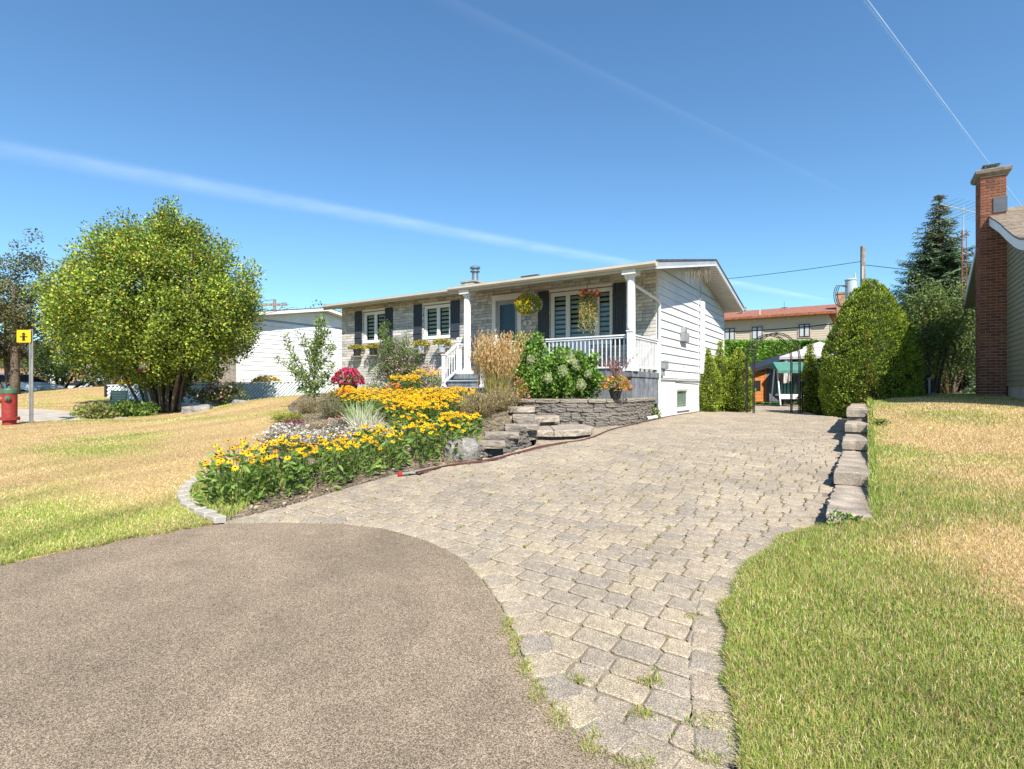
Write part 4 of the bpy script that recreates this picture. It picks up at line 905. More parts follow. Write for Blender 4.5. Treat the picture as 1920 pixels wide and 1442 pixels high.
# ------------------------------------------------------------------ parked cars
def car(loc, rz, label, name='parked_car'):
    r_ = thing(name, label, 'car', loc, rz, 'cars parked at the houses on the left')
    prof = [(-2.2, .35), (-2.25, .7), (-2.15, .92), (-1.6, 1.0), (-.95, 1.38), (-.3, 1.45), (.45, 1.42), (1.15, 1.02), (1.95, .86), (2.22, .68), (2.25, .35), (1.8, .25), (-1.8, .25)]
    b = G(); n = len(prof); V = []
    for y, k in ((-.86, 0), (-.82, 1), (.82, 1), (.86, 0)):
        for x, z in prof: V.append((x, y*(1 if z < .95 else .80), z))
    V = [v for v in V]; F = [tuple(range(n))[::-1], tuple(3*n+i for i in range(n))]+[(j*n+i, j*n+(i+1) % n, (j+1)*n+(i+1) % n, (j+1)*n+i) for j in range(3) for i in range(n)]
    bo = bevel(b.add(V, F).build('body', M['car'], r_), .03, 2)
    for sgn in (-1, 1):
        q = [(-1.45, 1.02), (-.92, 1.33), (-.1, 1.38), (-.1, 1.0)]; q2 = [(-.02, 1.0), (-.02, 1.38), (.4, 1.35), (1.02, 1.02)]
        for pq in (q, q2): G().add([(x, sgn*(.845 if z < 1.1 else .70), z) for x, z in pq], [(0, 1, 2, 3)]).build('side_window', M['ink'], r_)
    G().add([(.5, -.62, 1.41), (.5, .62, 1.41), (1.18, .7, 1.035), (1.18, -.7, 1.035)], [(0, 1, 2, 3)]).build('windscreen', M['ink'], r_); G().add([(-1.0, -.6, 1.375), (-1.0, .6, 1.375), (-1.62, .68, 1.02), (-1.62, -.68, 1.02)], [(0, 1, 2, 3)]).build('rear_window', M['ink'], r_)
    for sx in (-1.4, 1.4):
        for sgn in (-1, 1):
            w = G().tube([(sx, sgn*.7, .32), (sx, sgn*.88, .32)], .32, 20).build('wheel', M['tyre'], r_); G().tube([(sx, sgn*.87, .32), (sx, sgn*.89, .32)], .2, 14).build('rim', M['metal'], w)
    for sgn in (-1, 1):
        bevel(G().box(-2.27, -2.15, sgn*.45, sgn*.8, .68, .84).build('tail_light', M['tail'], r_), .01); bevel(G().box(2.12, 2.24, sgn*.48, sgn*.8, .62, .74).build('headlight', M['glass'], r_), .01)
        G().box(.72, .9, sgn*.84, sgn*1.0, .96, 1.08).build('mirror', M['car'], r_)
    return r_
car((-25.6, 27.8, .80), -.05, 'silver white car parked behind the red hydrant')
car((-31.8, 41.5, .68), 1.45, 'white car with a red tail light seen behind the burnt lawn crest')
# ------------------------------------------------------------------ far left bungalow
fh = thing('bungalow', 'brown brick bungalow with a white bay window far behind the yellow sign', 'house', (-40, 47, 1.0), 0)
bf = holed(G(), -9, 3.3, 0, 3.4, [(-1.1, -.3, .2, 2.9)], 0, .2).build('front_wall', M['tanb'], fh)
for r_ in range(26):
    z = .1+r_*.125
    G().box(-3.6, 3.28, -.03, -.0, z, z+.085).build('brick_course', M['tanb'], bf)
G().box(-1.1, -.35, .05, .1, .2, 2.9).build('door', M['vinyl'], fh)
bw_ = G().box(-.1, 1.75, -.5, -.03, 1.55, 2.9).build('bay_window', M['white'], fh)
for a in (.05, .62, 1.18): G().box(a, a+.42, -.52, -.5, 1.75, 2.8).build('pane', M['ink'], bw_)
G().box(.6, 1.5, -.6, -.05, .85, 1.45).build('window_box', M['white'], fh)
sd = G().box(3.3, 9, -.3, .0, 0, 3.6).build('siding_wall', M['siding'], fh)
for r_ in range(16): G().box(3.3, 9, -.325, -.3, .05+r_*.22, .24+r_*.22).build('siding_board', M['siding'], sd)
G().prism([(-1, 3.3), (5, 5.0), (11, 3.3)], -10, 9.5, 'x').build('roof', M['shingle'], fh)
# ------------------------------------------------------------------ house behind the hedge
bh_ = thing('red_roof_house', 'tan two storey house with a reddish roof behind the tall hedge', 'house', (26.2, 45, 0), HR_)
bwl = G().box(-16, 0, 0, .2, .5, 7.9).box(-.2, 0, .2, 8, .5, 7.9).build('front_wall', M['tan'], bh_)
for r_ in range(24):
    z = 3.4+r_*.19
    if z > 7.75: break
    G().prism([(-.03, z), (0, z), (0, z+.18), (-.012, z+.18)], -16, 0, 'x').build('siding_board', M['tan'], bwl)
for xa, xb in ((-2.2, -1.35), (-5.9, -5.0), (-8.2, -7.3), (-12, -11)):
    wq = G().box(xa-.08, xb+.08, -.08, -.03, 5.75, 6.98).box(xa, xb, -.09, -.08, 5.8, 6.93).build('window', M['redmortar'], bh_); xm = (xa+xb)/2
    G().box(xa+.02, xb-.02, -.10, -.09, 5.82, 6.91).build('frame', M['ink'], wq)
    for c, d_ in ((xa+.09, xm-.06), (xm+.06, xb-.09)): G().box(c, d_, -.105, -.1, 5.9, 6.84).build('pane', M['potgrey'], wq)
g = G(); g.prism([(-.7, 7.75), (4, 8.95), (8.7, 7.75), (8.7, 7.62), (-.7, 7.62)], -16.5, .5, 'x'); rr = g.build('roof', M['shingle_red'], bh_)
G().box(-16.5, .5, -.78, -.7, 7.6, 7.8).build('fascia_board', M['rust'], rr)
q = G().box(.55, 1.25, .2, 1.0, .5, 9.25).box(.5, 1.3, .15, 1.05, 9.25, 9.4).build('chimney', M['tanb'], bh_)
v = G(); v.lathe([(.12, 0), (.12, .35), (.28, .36), (.28, .5), (.2, .52), (.3, .6), (.2, .7)], (-7, 2.2, 8.4), 12); v.build('roof_vent', M['metal'], bh_)
v = G(); v.lathe([(.06, 0), (.06, .55)], (-5.3, .3, 7.9), 8); v.build('vent_pipe', M['canvas'], bh_)
G().tube([(-3.6, 2.5, 8.5), (-3.6, 2.5, 9.3)], .02, 4).box(-3.85, -3.35, 2.49, 2.51, 8.75, 8.8).build('antenna', M['black'], bh_)
# ------------------------------------------------------------------ backyard
sh_ = thing('garden_shed', 'dark grey shed with orange siding and a sloping black roof behind the arch', 'shed', (11.6, 26, .85), 0)
G().prism([(-.2, 0), (2.6, 0), (2.6, 2.2), (-.2, 1.35)], .0, 2.5, 'y').build('wall', M['shed'], sh_)
for k in range(11): a = .55+k*.14; G().box(a, a+.125, -.03, 0, .02, 1.55).build('wall_board', M['shed'], sh_)
for k in range(9):
    if not 2 < k < 9: pass
    z = .02+k*.165
    if .5 < z < .99: G().box(.26, .46, -.04, 0, z, z+.155).build('siding_board', M['orange'], sh_); continue
    G().box(-.12, .46, -.04, 0, z, min(z+.155, 1.45)).build('siding_board', M['orange'], sh_)
G().box(.47, .53, -.06, .0, 0, 1.62).build('corner_trim', M['orange'], sh_)
G().box(-.08, .24, -.02, -.01, .5, 1.02).build('window', M['ink'], sh_)
G().prism([(-.45, 1.32), (2.8, 2.32), (2.8, 2.48), (-.45, 1.5), (-.75, 1.1), (-.68, 1.05)], -.35, 2.7, 'y').build('roof', M['black'], sh_)
so_ = thing('sun_ornament', 'round copper sun face ornament hanging on the grey shed', 'ornament', (12.72, 25.9, 2.1))
G().tube([(0, 0, 0), (0, -.05, 0)], .10, 20).build('face', M['copper'], so_)
for k in range(12): a = k*math.pi/6; G().prism([(.10*math.cos(a-.2), .10*math.sin(a-.2)), (.19*math.cos(a), .19*math.sin(a)), (.10*math.cos(a+.2), .10*math.sin(a+.2))], -.035, -.015, 'y').build('ray', M['copper'], so_)
sg_ = thing('garden_swing', 'white garden swing seat with a green canopy seen through the arch', 'swing', (12.2, 23.6, .74), -.12)
for x in (-.72, .72):
    for y in (-.5, .5): G().bar((x, y*1.15, 0), (x, y*.25, 1.75), .045, .045).build('leg', M['white'], sg_)
    G().bar((x, -.6, .04), (x, .6, .04), .05, .05).build('foot', M['awning'], sg_)
G().add([(-.85, -.62, 1.52), (.85, -.62, 1.52), (.85, -.05, 1.9), (-.85, -.05, 1.9), (.85, .6, 1.66), (-.85, .6, 1.66), (-.85, -.62, 1.40), (.85, -.62, 1.40)], [(0, 1, 2, 3), (3, 2, 4, 5), (6, 7, 1, 0), (0, 3, 5), (1, 4, 2)]).build('canopy', M['awning'], sg_)
bevel(G().box(-.66, .66, -.3, .25, .44, .50).build('seat', M['white'], sg_), .01); G().box(-.66, .66, -.34, -.3, .3, .44).build('apron', M['white'], sg_)
bk_ = G().box(-.66, .66, .24, .27, .5, .98).build('backrest', M['awning'], sg_)
for k in range(9): G().box(-.64+k*.145, -.60+k*.145, .22, .24, .5, 1.0).build('slat', M['black'], bk_)
for x in (-.6, .6): G().bar((x, 0, .5), (x*1.1, 0, 1.72), .015, .015).build('hanger', M['black'], sg_)
gz = thing('gazebo', 'gazebo with a pale two tier canopy beside the trimmed cedar', 'gazebo', (14.3, 25.3, .74), HR_)
def tier(s0, z0, s1, z1, nm):
    V = [(x*s0, y*s0, z0) for x, y in ((-1, -1), (1, -1), (1, 1), (-1, 1))]+[(x*s1, y*s1, z1) for x, y in ((-1, -1), (1, -1), (1, 1), (-1, 1))]+[(x*s0, y*s0, z0-.12) for x, y in ((-1, -1), (1, -1), (1, 1), (-1, 1))]
    return G().add(V, [(0, 1, 5, 4), (1, 2, 6, 5), (2, 3, 7, 6), (3, 0, 4, 7), (8, 9, 1, 0), (9, 10, 2, 1), (10, 11, 3, 2), (11, 8, 0, 3), (4, 5, 6, 7)]).build(nm, M['canvas'], gz)
tier(1.5, 2.2, .55, 2.62, 'canopy'); tier(.62, 2.66, .02, 2.92, 'upper_canopy')
for x in (-1.4, 1.4):
    for y in (-1.4, 1.4): G().box(x-.05, x+.05, y-.05, y+.05, 0, 2.2).build('post', M['black'], gz)
V = []; F = []
for i in range(9):
    for j in range(5): V.append((-1.4+i*.05+.02*math.sin(i*2.1), -1.42+.05*math.sin(i*1.3+j), 2.1-j*.33+.05*math.sin(i)))
for i in range(8):
    for j in range(4): F.append((i*5+j, (i+1)*5+j, (i+1)*5+j+1, i*5+j+1))
G().add(V, F).build('curtain', M['canvas'], gz); G().box(-1.4, 1.4, 1.38, 1.42, .3, 2.1).build('shade_sheet', M['shed'], gz)  # dark sheet at the back stands in for shade under the canopy
# metal garden arch
ar = thing('garden_arch', 'black metal garden arch standing over the driveway path', 'arch', (8.27, 17.0, .72), 0)
for y in (-.0, .5):
    for w_ in (.735, .69):
        pts = [(-w_, y, 0), (-w_, y, 1.0), (-w_, y, 1.72)]+[(-w_*math.cos(a), y, 1.72+w_*1.08*math.sin(a)) for a in np.linspace(.12, math.pi-.12, 22)]+[(w_, y, 1.72), (w_, y, 1.0), (w_, y, 0)]
        G().tube(pts, .0145, 7).build('hoop', M['black'], ar)
    for sgn in (-1, 1): G().bar((sgn*.735, y, 0), (sgn*.735, y, 1.7), .03, .03).build('upright', M['black'], ar)
for z in (.15, .5, .85, 1.2, 1.55):
    for sgn in (-1, 1): G().bar((sgn*.71, 0, z), (sgn*.71, .5, z), .012, .012).build('rung', M['black'], ar)
for a in np.linspace(.3, math.pi-.3, 7): G().bar((-.71*math.cos(a), 0, 1.72+.76*math.sin(a)), (-.71*math.cos(a), .5, 1.72+.76*math.sin(a)), .012, .012).build('rung', M['black'], ar)
G().lathe([(.035, -.03), (.045, 0), (.035, .03)], (0, 0, 2.5), 10).build('finial', M['black'], ar)
so2 = thing('path_light', 'small black lamp post beside the arch', 'lamp', (9.15, 17.15, .72)); G().tube([(0, 0, 0), (0, 0, .8)], .02, 8).build('stem', M['black'], so2); G().lathe([(.05, .8), (.05, .93), (.11, .94), (.02, 1.02)], n=12).build('lamp_head', M['black'], so2)
# stand pipe on a stone, right lawn
sp2 = thing('vent_pipe', 'grey standpipe in a white stone collar at the edge of the right lawn', 'pipe', (11.2, 14.6, 1.24)); G().tube([(0, 0, 0), (0, 0, .52)], .032, 10).build('pipe', M['metal'], sp2); G().tube([(-.05, 0, .5), (.05, 0, .53)], .03, 8).build('cap', M['metal'], sp2)
boulder((11.2, 14.55, 1.27), (.26, .22, .2), .3, 'white stone round the standpipe at the edge of the right lawn', 31)
# ------------------------------------------------------------------ poles and wires
def wire(a, b, sag, r, label, name='power_line'):
    a = Vector(a); b = Vector(b); pts = [a.lerp(b, t)-Vector((0, 0, sag*4*t*(1-t))) for t in np.linspace(0, 1, 16)]
    return tagv(G().tube(pts, r, 4).build(name, M['black']), label, 'cable')
up = thing('utility_pole', 'grey wooden utility pole with a transformer behind the trimmed cedar', 'utility pole', (19.35, 30, .6))
G().tube([(0, 0, 0), (0, 0, 8.72)], [.15, .12], 14).build('pole', M['pole'], up)
tf = G().lathe([(.02, 0), (.27, .02), (.28, .1), (.28, 1.1), (.31, 1.12), (.31, 1.17), (.2, 1.22)], (-.72, -.1, 5.7), 24).build('transformer', M['duck'], up)
G().lathe([(.05, 0), (.04, .2), (.02, .35)], (-.5, -.1, 6.9), 8).build('bushing', M['potgrey'], tf); G().box(-.45, -.1, -.15, -.05, 6.1, 6.5).build('bracket', M['duck'], tf)
for k in range(3): G().tube([(-1.0, -.15, 6.55-.05*k)]+[(-1.25-.28*math.sin(a)-(.16-.1*k), -.15, 6.0+.6*math.cos(a)) for a in np.linspace(.5, 2.8, 8)]+[(-.9, -.1, 5.25)], .022, 5).build('cable_loop', M['black'], up)
G().box(-.16, -.1, -.2, -.1, 6.9, 7.6).build('insulator', M['canvas'], up)
wire((19.3, 30, 8.5), (3, 40, 8.9), .4, .018, 'upper wire running left from the transformer pole'); wire((19.45, 30, 8.3), (40, 24, 6), .5, .02, 'wire running down to the right from the pole')
wire((19.0, 30, 5.2), (8.2, 46, 6.6), .5, .035, 'thick lower cable from the pole to the red roofed house'); 
up2 = thing('utility_pole', 'distant wooden utility pole with a crossarm above the white bungalow', 'utility pole', (-26.2, 60, 0)); G().tube([(0, 0, 0), (0, 0, 11.3)], [.2, .16], 10).build('pole', M['pole'], up2); G().box(-1.4, 1.4, -.08, .08, 10.6, 10.85).build('crossarm', M['pole'], up2)
G().bar((0, 0, 9.6), (.9, 0, 10.6), .06, .06).build('brace', M['pole'], up2)
for i, (dx, dz) in enumerate(((-1.3, 10.95), (1.3, 10.95), (0, 11.3))): wire((-26.2+dx, 60, dz), (-70+dx, 66, dz-1), 1.2, .025, ('left', 'right', 'top')[i]+' wire of the distant crossarm pole'+(' at its tip' if i == 2 else ''), 'power_line')
am = thing('antenna_mast', 'rusty lattice antenna mast in front of the spruce', 'antenna', (18.3, 22, .9))
for x, y in ((-.1, 0), (.1, 0), (0, .16)): G().tube([(x, y, 0), (x*.8, y*.8, 7.0)], .015, 5).build('rail', M['rust'], am)
for k in range(16): G().bar((-.1, 0, .4+k*.42), (.1, 0, .6+k*.42), .01, .01).build('brace', M['rust'], am)
G().tube([(0, .05, 6.8), (0, .05, 8.0)], .02, 6).build('pole', M['metal'], am); bm = G().bar((-.9, .05, 8.05), (1.3, .0, 7.5), .03, .03).build('boom', M['metal'], am)
for k in range(10): G().bar((-.85+k*.22, -.75, 8.04-k*.055), (-.85+k*.22, .75, 8.04-k*.055), .01, .01).build('element', M['metal'], am)

# ================================================================== vegetation
def hl(x, y): return float(HL(x, y)[0])
def hr(x, y): return float(HR(x, y)[0])
# ---- lawns
def blades(name, X, Y, Z, hgt, wid, cols, lean=.5, split=None):
    if split is not None and (Y > split).any() and (Y <= split).any():      # far blades are single slivers
        k = Y <= split; g = blades(name, X[k], Y[k], Z[k], hgt[k], wid[k], cols[k], lean); f = ~k; m = int(f.sum())
        a = RNG.uniform(0, 2*math.pi, m); b = RNG.uniform(0, 2*math.pi, m); l = hgt[f]*np.abs(RNG.normal(0, lean, m)); w = wid[f]*.58
        V = np.empty((m, 3, 3)); V[:, 0] = np.c_[X[f]-np.cos(a)*w, Y[f]-np.sin(a)*w, Z[f]]; V[:, 1] = np.c_[X[f]+np.cos(a)*w, Y[f]+np.sin(a)*w, Z[f]]; V[:, 2] = np.c_[X[f]+np.cos(b)*l, Y[f]+np.sin(b)*l, Z[f]+hgt[f]]
        g.V.append(V.reshape(-1, 3)); g.L.append(np.arange(m*3)+g.n); g.N.append(np.full(m, 3)); g.C.append(np.repeat(cols[f], 3, 0)); g.n += m*3
        return g
    n = len(X); a = RNG.uniform(0, 2*math.pi, n); b = RNG.uniform(0, 2*math.pi, n); l = hgt*np.abs(RNG.normal(0, lean, n))
    dx, dy = np.cos(a)*wid/2, np.sin(a)*wid/2; lx, ly = np.cos(b)*l, np.sin(b)*l
    V = np.empty((n, 5, 3)); V[:, 0] = np.c_[X-dx, Y-dy, Z]; V[:, 1] = np.c_[X+dx, Y+dy, Z]
    V[:, 2] = np.c_[X+dx*.75+lx*.35, Y+dy*.75+ly*.35, Z+hgt*.6]; V[:, 3] = np.c_[X-dx*.75+lx*.35, Y-dy*.75+ly*.35, Z+hgt*.6]; V[:, 4] = np.c_[X+lx, Y+ly, Z+hgt*(1-.25*np.minimum(l/hgt, 1.5))]
    g = G(); base = np.arange(n)*5
    g.V.append(V.reshape(-1, 3)); f4 = (base[:, None]+np.array([0, 1, 2, 3])).ravel(); f3 = (base[:, None]+np.array([3, 2, 4])).ravel()
    g.L += [f4, f3]; g.N += [np.full(n, 4), np.full(n, 3)]; g.C.append(np.repeat(cols, 5, 0)); g.n = n*5
    return g
def lawn_cols(x, y, side):
    gmask = ground_col(x, y, side); n = len(x); isg = RNG.random(n) < np.clip(gmask*.82+.07, 0, .76)
    return np.where(isg[:, None], pick(n, GREEN, [3, 4, 2, 2], .2), pick(n, STRAW, [3, 3, 2, 2], .14))
def lawn_grass(side, n, y0, y1, u0, u1, poly, zf, h0, h1, label):
    Y = y0*(y1/y0)**RNG.random(n); X = Y*RNG.uniform(u0, u1, n); k = inside(np.c_[X, Y], poly); X, Y = X[k], Y[k]
    c = lawn_cols(X, Y, side)
    if side == 'L':
        u_ = X*.90-Y*.44+.5*np.sin(Y*.35); v_ = X*.44+Y*.90; c = c*(.62+.66*vnoise(u_, v_*.10, .42, 77)*(.6+.4*fnoise(X, Y, 1.7, 79)*2))[:, None]
    else: c = c*(.82+.38*fnoise(X, Y, .9, 78))[:, None]
    g_ = ground_col(X, Y, side); tuft = .65+.8*fnoise(X, Y, .35, 50)
    H = RNG.uniform(h0, h1, len(X))*tuft*(.7+.55*g_); W = .0016+.00085*Y
    g = blades('grass', X, Y, zf(X, Y)-.005, H, W*RNG.uniform(.7, 1.3, len(X)), c, .55, 3.6 if side == 'R' else 5.5)
    return tagv(g.build('grass', M['blade'], kind='stuff'), label, 'grass')
lawn_grass('R', 620000, 1.6, 17, .30, 1.45, lawn_r_poly, HR, .022, .052, 'patchy green and straw grass of the lawn right of the driveway')
lawn_grass('L', 470000, 3.0, 30, -1.5, -.30, lawn_l_poly, HL, .014, .034, 'sun burnt straw coloured grass of the lawn left of the flower bed')
def fringe(path, n, side, off, zf, h0, h1, label):
    P = np.array(path, float); seg = np.hypot(*np.diff(P, axis=0).T); cum = np.r_[0, np.cumsum(seg)]; t = RNG.random(n)*cum[-1]
    x = np.interp(t, cum, P[:, 0]); y = np.interp(t, cum, P[:, 1]); i = np.clip(np.searchsorted(cum, t)-1, 0, len(seg)-1); d = np.diff(P, axis=0)[i]/seg[i][:, None]
    rag = (vnoise(t, t*0, .12, 90)-.45)*.09+(vnoise(t, t*0, .5, 91)-.5)*.07; o_ = off*(RNG.random(n)**1.5*.10-.015-np.maximum(rag, -.03)); x2, y2 = x-d[:, 1]*o_, y+d[:, 0]*o_
    g = blades('f', x2, y2, np.maximum(zf(x2, y2)-.01, zd(y2)-.004), RNG.uniform(h0, h1, n), .0016+.0009*y2, lawn_cols(x2, y2, side), .9); tagv(g.build('grass', M['blade'], kind='stuff'), label, 'grass')
fringe(RIGHT, 26000, 'R', -1, HR, .02, .06, 'ragged grass fringe of the right lawn overhanging the pavers')
fringe(ASPH_L[2:], 16000, 'L', 1, HL, .015, .045, 'ragged grass fringe of the left lawn along the road edge')
# tufts along the block wall, and weeds in the paving joints
X = []; Y = []; 
for t in np.linspace(0, 10.2, 700):
    o_ = .36+abs(RNG.normal(0, .03)); X.append(B0[0]+.546*t+.838*o_); Y.append(B0[1]+.838*t-.546*o_)
X, Y = np.array(X), np.array(Y); g = blades('g', X, Y, HR(X, Y)-.01, RNG.uniform(.06, .16, len(X)), .004+.0012*Y, pick(len(X), GREEN, [3, 3, 3, 1]), .5); tagv(g.build('grass', M['blade'], kind='stuff'), 'longer grass growing against the low block wall', 'grass')
wx = []; wy = []; wh = []
def weed(x, y, n, r_, h):
    for _ in range(n): wx.append(x+RNG.normal(0, r_)); wy.append(y+RNG.normal(0, r_*.7)); wh.append(h*RNG.uniform(.5, 1.2))
sv = allsl[[i for i in vis if i >= len(bord)]]; sv = sv[(sv[:, 1] < 9)]
for i in RNG.choice(len(sv), 190, replace=False):
    x, y, a, k, _ = sv[i]; L_ = PLEN[int(k)]/2
    for q in range(RNG.integers(1, 3)):
        e = RNG.uniform(-.06, .08); weed(x+math.cos(a)*L_+e*math.sin(a), y+math.sin(a)*L_-e*math.cos(a), int(RNG.integers(4, 16)), .012, .016)
for (x, y, a, k, _) in border[:len(along(CURVE[:-1], .207, .105))]:
    d_ = 1 if y < 3.4 else .35
    for q in range(int(26*d_)):
        o_ = -.115+RNG.normal(0, .012); weed(x-math.sin(a)*o_+math.cos(a)*RNG.uniform(-.1, .1), y+math.cos(a)*o_+math.sin(a)*RNG.uniform(-.1, .1), 7 if y < 3.4 else 3, .012, .034 if y < 3.4 else .02)
for x, y, n, r_ in ((.70, 2.75, 60, .035), (.60, 2.5, 60, .03), (.88, 2.45, 90, .05), (.98, 2.3, 60, .05), (.8, 2.22, 60, .04), (.33, 2.75, 40, .03), (1.3, 3.0, 40, .04), (1.12, 3.4, 20, .03)): weed(x, y, n*2, r_, .03)
wx, wy, wh = map(np.array, (wx, wy, wh))
g = blades('w', wx, wy, zd(wy)-.006, wh+.004, .0022+.0008*wy, np.where(RNG.random(len(wx))[:, None] < .55, pick(len(wx), GREEN), pick(len(wx), [(.38, .33, .1), (.45, .36, .16)])), 1.0)
tagv(g.build('weeds', M['blade'], kind='stuff'), 'small weeds growing in the joints of the paving', 'weeds')
# ---- trees
def limb(g, a, b, r0, r1, bend=.15, n=5, rng=RNG):
    a, b = np.array(a, float), np.array(b, float); L = np.linalg.norm(b-a); o = rng.normal(0, bend*L, 3); o[2] = abs(o[2])*.5
    pts = [tuple(a+(b-a)*t+o*math.sin(math.pi*t)*.5) for t in np.linspace(0, 1, n)]
    g.tube(pts, list(np.linspace(r0, r1, n)), 6 if r0 > .02 else 4); return pts
def crown_leaves(centers, rad, per, size, pal, w=None, up=.3, flat=1., wid=1., droop=0, jit=.15, V=LEAF_V, F=LEAF_F, shade=None):
    C = np.asarray(centers); n = len(C)*per; ci = np.repeat(np.arange(len(C)), per); r = np.asarray(rad)*np.ones(len(C))
    d = RNG.normal(size=(n, 3)); d /= np.linalg.norm(d, axis=1, keepdims=True); rr = RNG.random(n)**.45*r[ci]
    P = C[ci]+d*rr[:, None]*np.array([1, 1, flat]); D = d*.8+RNG.normal(0, .7, (n, 3)); D[:, 2] += up-droop
    tone = RNG.normal(1, .16, len(C))[ci]
    g = G(); leafs(g, P, D, RNG.uniform(.7, 1.25, n)*size, np.clip(pick(n, pal, w, jit)*tone[:, None], .004, 1), wid, V, F); return g
LG = [(.14, .22, .03), (.24, .33, .038), (.40, .45, .05), (.06, .11, .02), (.52, .50, .06), (.42, .25, .05)]
def blob(n, c, r, shell=.55, squash=(0, 0), rough=.12, seed=0, zmin=None, taper=None):
    out = []; rg = np.random.default_rng(seed)
    ph = rg.uniform(0, 6.28, 6)
    while len(out) < n:
        d = rg.normal(size=3); d /= np.linalg.norm(d); k = rg.uniform(shell, 1)**.8 if rg.random() < .8 else rg.uniform(.2, 1)
        a = math.atan2(d[1], d[0]); b = 1+rough*(math.sin(3*a+ph[0]+2*d[2])+math.sin(5*a+ph[1]-4*d[2])*.6+math.sin(7*d[2]*2+ph[2])*.5)
        p = np.array(c)+d*np.array(r)*k*b
        if d[2] < 0 and squash[0]: p[2] = c[2]+d[2]*r[2]*squash[0]*k
        if zmin and p[2] < zmin: continue
        out.append(p)
    return np.array(out)
# the broad many-stemmed tree in front of the fence
bt = thing('leafy_tree', 'broad round many stemmed tree with yellowish green leaves, left of the houses', 'tree', (-11.45, 18.0, .66))
cc_ = blob(1200, (-.35, 0, 3.4), (3.3, 3.0, 3.1), .5, (.80, 0), .075, 4)
dz_ = np.clip((cc_[:, 2]-3.6)/3.2, 0, 1); cc_[:, :2] = np.array([-.35, 0])+(cc_[:, :2]-np.array([-.35, 0]))*(1-.34*dz_)[:, None]; cc_[:, 0] += .25*dz_
tops = [(.05, 0, 6.9), (-1.05, -.3, 6.4), (1.1, .2, 5.95), (2.0, -.4, 5.3), (-2.1, .1, 5.3), (.3, -.3, 6.6), (-.4, .4, 6.4), (-2.9, 0, 4.9), (2.75, .1, 4.9), (-1.6, .1, 5.9), (.75, .1, 6.3)]
for t in tops:
    for q in range(5): cc_ = np.vstack([cc_, [t[0]+RNG.normal(0, .12), t[1]+RNG.normal(0, .12), t[2]-q*.17]])
wood = G(); rr0 = np.random.default_rng(3)
for k in range(34):
    a = 2*math.pi*k/34+rr0.normal(0, .1); br = rr0.uniform(.12, .62); base = (br*math.cos(a), br*math.sin(a)*.7, -.1)
    mid = (base[0]*2.0+rr0.normal(0, .1), base[1]*2.0+rr0.normal(0, .1), 1.5+rr0.normal(0, .15)); end = (math.cos(a)*rr0.uniform(.7, 2.7)-.2, math.sin(a)*rr0.uniform(.6, 2.2), rr0.uniform(3.2, 5.9))
    r0 = rr0.uniform(.03, .065); w1 = limb(wood, base, mid, r0, r0*.8, .06); limb(wood, w1[-1], end, r0*.8, .018, .1, 7)
    for q in range(4):
        t = rr0.uniform(.1, .9); s0 = np.array(mid)*(1-t)+np.array(end)*t; e = s0+rr0.normal(0, .8, 3)*np.array([1, 1, .5])+np.array([math.cos(a)*.7, math.sin(a)*.6, .55]); limb(wood, s0, e, .022, .006, .12, 4)
wood.build('stems', M['bark'], bt, smooth=True, kind='stuff')
crown_leaves(cc_, .34, 100, .088, LG, [3, 4, 3, 2.4, .9, .25], wid=1.15).build('crown', M['leaf'], bt, kind='stuff')
def bushy_tree(name, label, loc, c, r, ncl, per, lsz, pal, w=None, stems=5, cat='tree', group=None, shell=.4, crad=.35, squash=(.8, 0), seed=1, spread=.5, rough=.12, tr=.09, wid=1., zmin=None):
    t = thing(name, label, cat, loc, 0, group); C = blob(ncl, c, r, shell, squash, rough, seed, zmin); g = G(); rg = np.random.default_rng(seed)
    for k in range(stems):
        a = 2*math.pi*k/stems+rg.normal(0, .3); e = (c[0]+math.cos(a)*r[0]*spread, c[1]+math.sin(a)*r[1]*spread, c[2]+rg.uniform(-.1, .5)*r[2])
        b0 = (.06*math.cos(a)*stems**.5, .06*math.sin(a)*stems**.5, -.1); limb(g, b0, e, tr, tr*.25, .12, 6)
        for q in range(3):
            s0 = np.array(b0)*.4+np.array(e)*.6; limb(g, s0, s0+rg.normal(0, .35, 3)*np.array(r), tr*.35, .006, .1, 4)
    g.build('trunk' if stems == 1 else 'stems', M['bark'], t, smooth=True, kind=None if stems == 1 else 'stuff')
    crown_leaves(C, crad, per, lsz, pal, w, wid=wid).build('crown', M['leaf'], t, kind='stuff'); return t
DK = [(.08, .11, .03), (.12, .15, .04), (.055, .08, .025), (.19, .16, .06)]
MD = [(.10, .17, .03), (.15, .24, .04), (.07, .12, .025), (.22, .29, .05)]
bushy_tree('shade_tree', 'dark brownish green tree with a leaning trunk at the left edge behind the hydrant', (-22.0, 24, .9), (-.9, 0, 4.0), (2.9, 2.4, 3.0), 330, 75, .12, DK+[(.16, .12, .06)], stems=3, seed=5, tr=.2, spread=.4, rough=.2, squash=(.75, 0))
bushy_tree('shrub', 'green leafy bush under the dark tree behind the yellow sign', (-24.5, 29.5, 1.2), (1, 0, 1.6), (3.2, 1.5, 1.5), 160, 70, .12, MD, stems=4, seed=6, cat='shrub', zmin=.5)
bushy_tree('small_tree', 'small open tree with thin curved trunks before the white siding left of the broad tree', (-19.6, 26.3, 1.4), (0, 0, 2.3), (2.6, 2, 1.3), 130, 60, .12, MD, stems=5, seed=7, shell=.3, spread=.6, tr=.07)
bushy_tree('shrub', 'low dark bush between the small curved tree and the lawn crest', (-20.3, 28.5, 1.4), (1.2, 0, .35), (1.9, .8, .45), 60, 60, .1, DK, stems=3, seed=8, cat='shrub', zmin=.05)
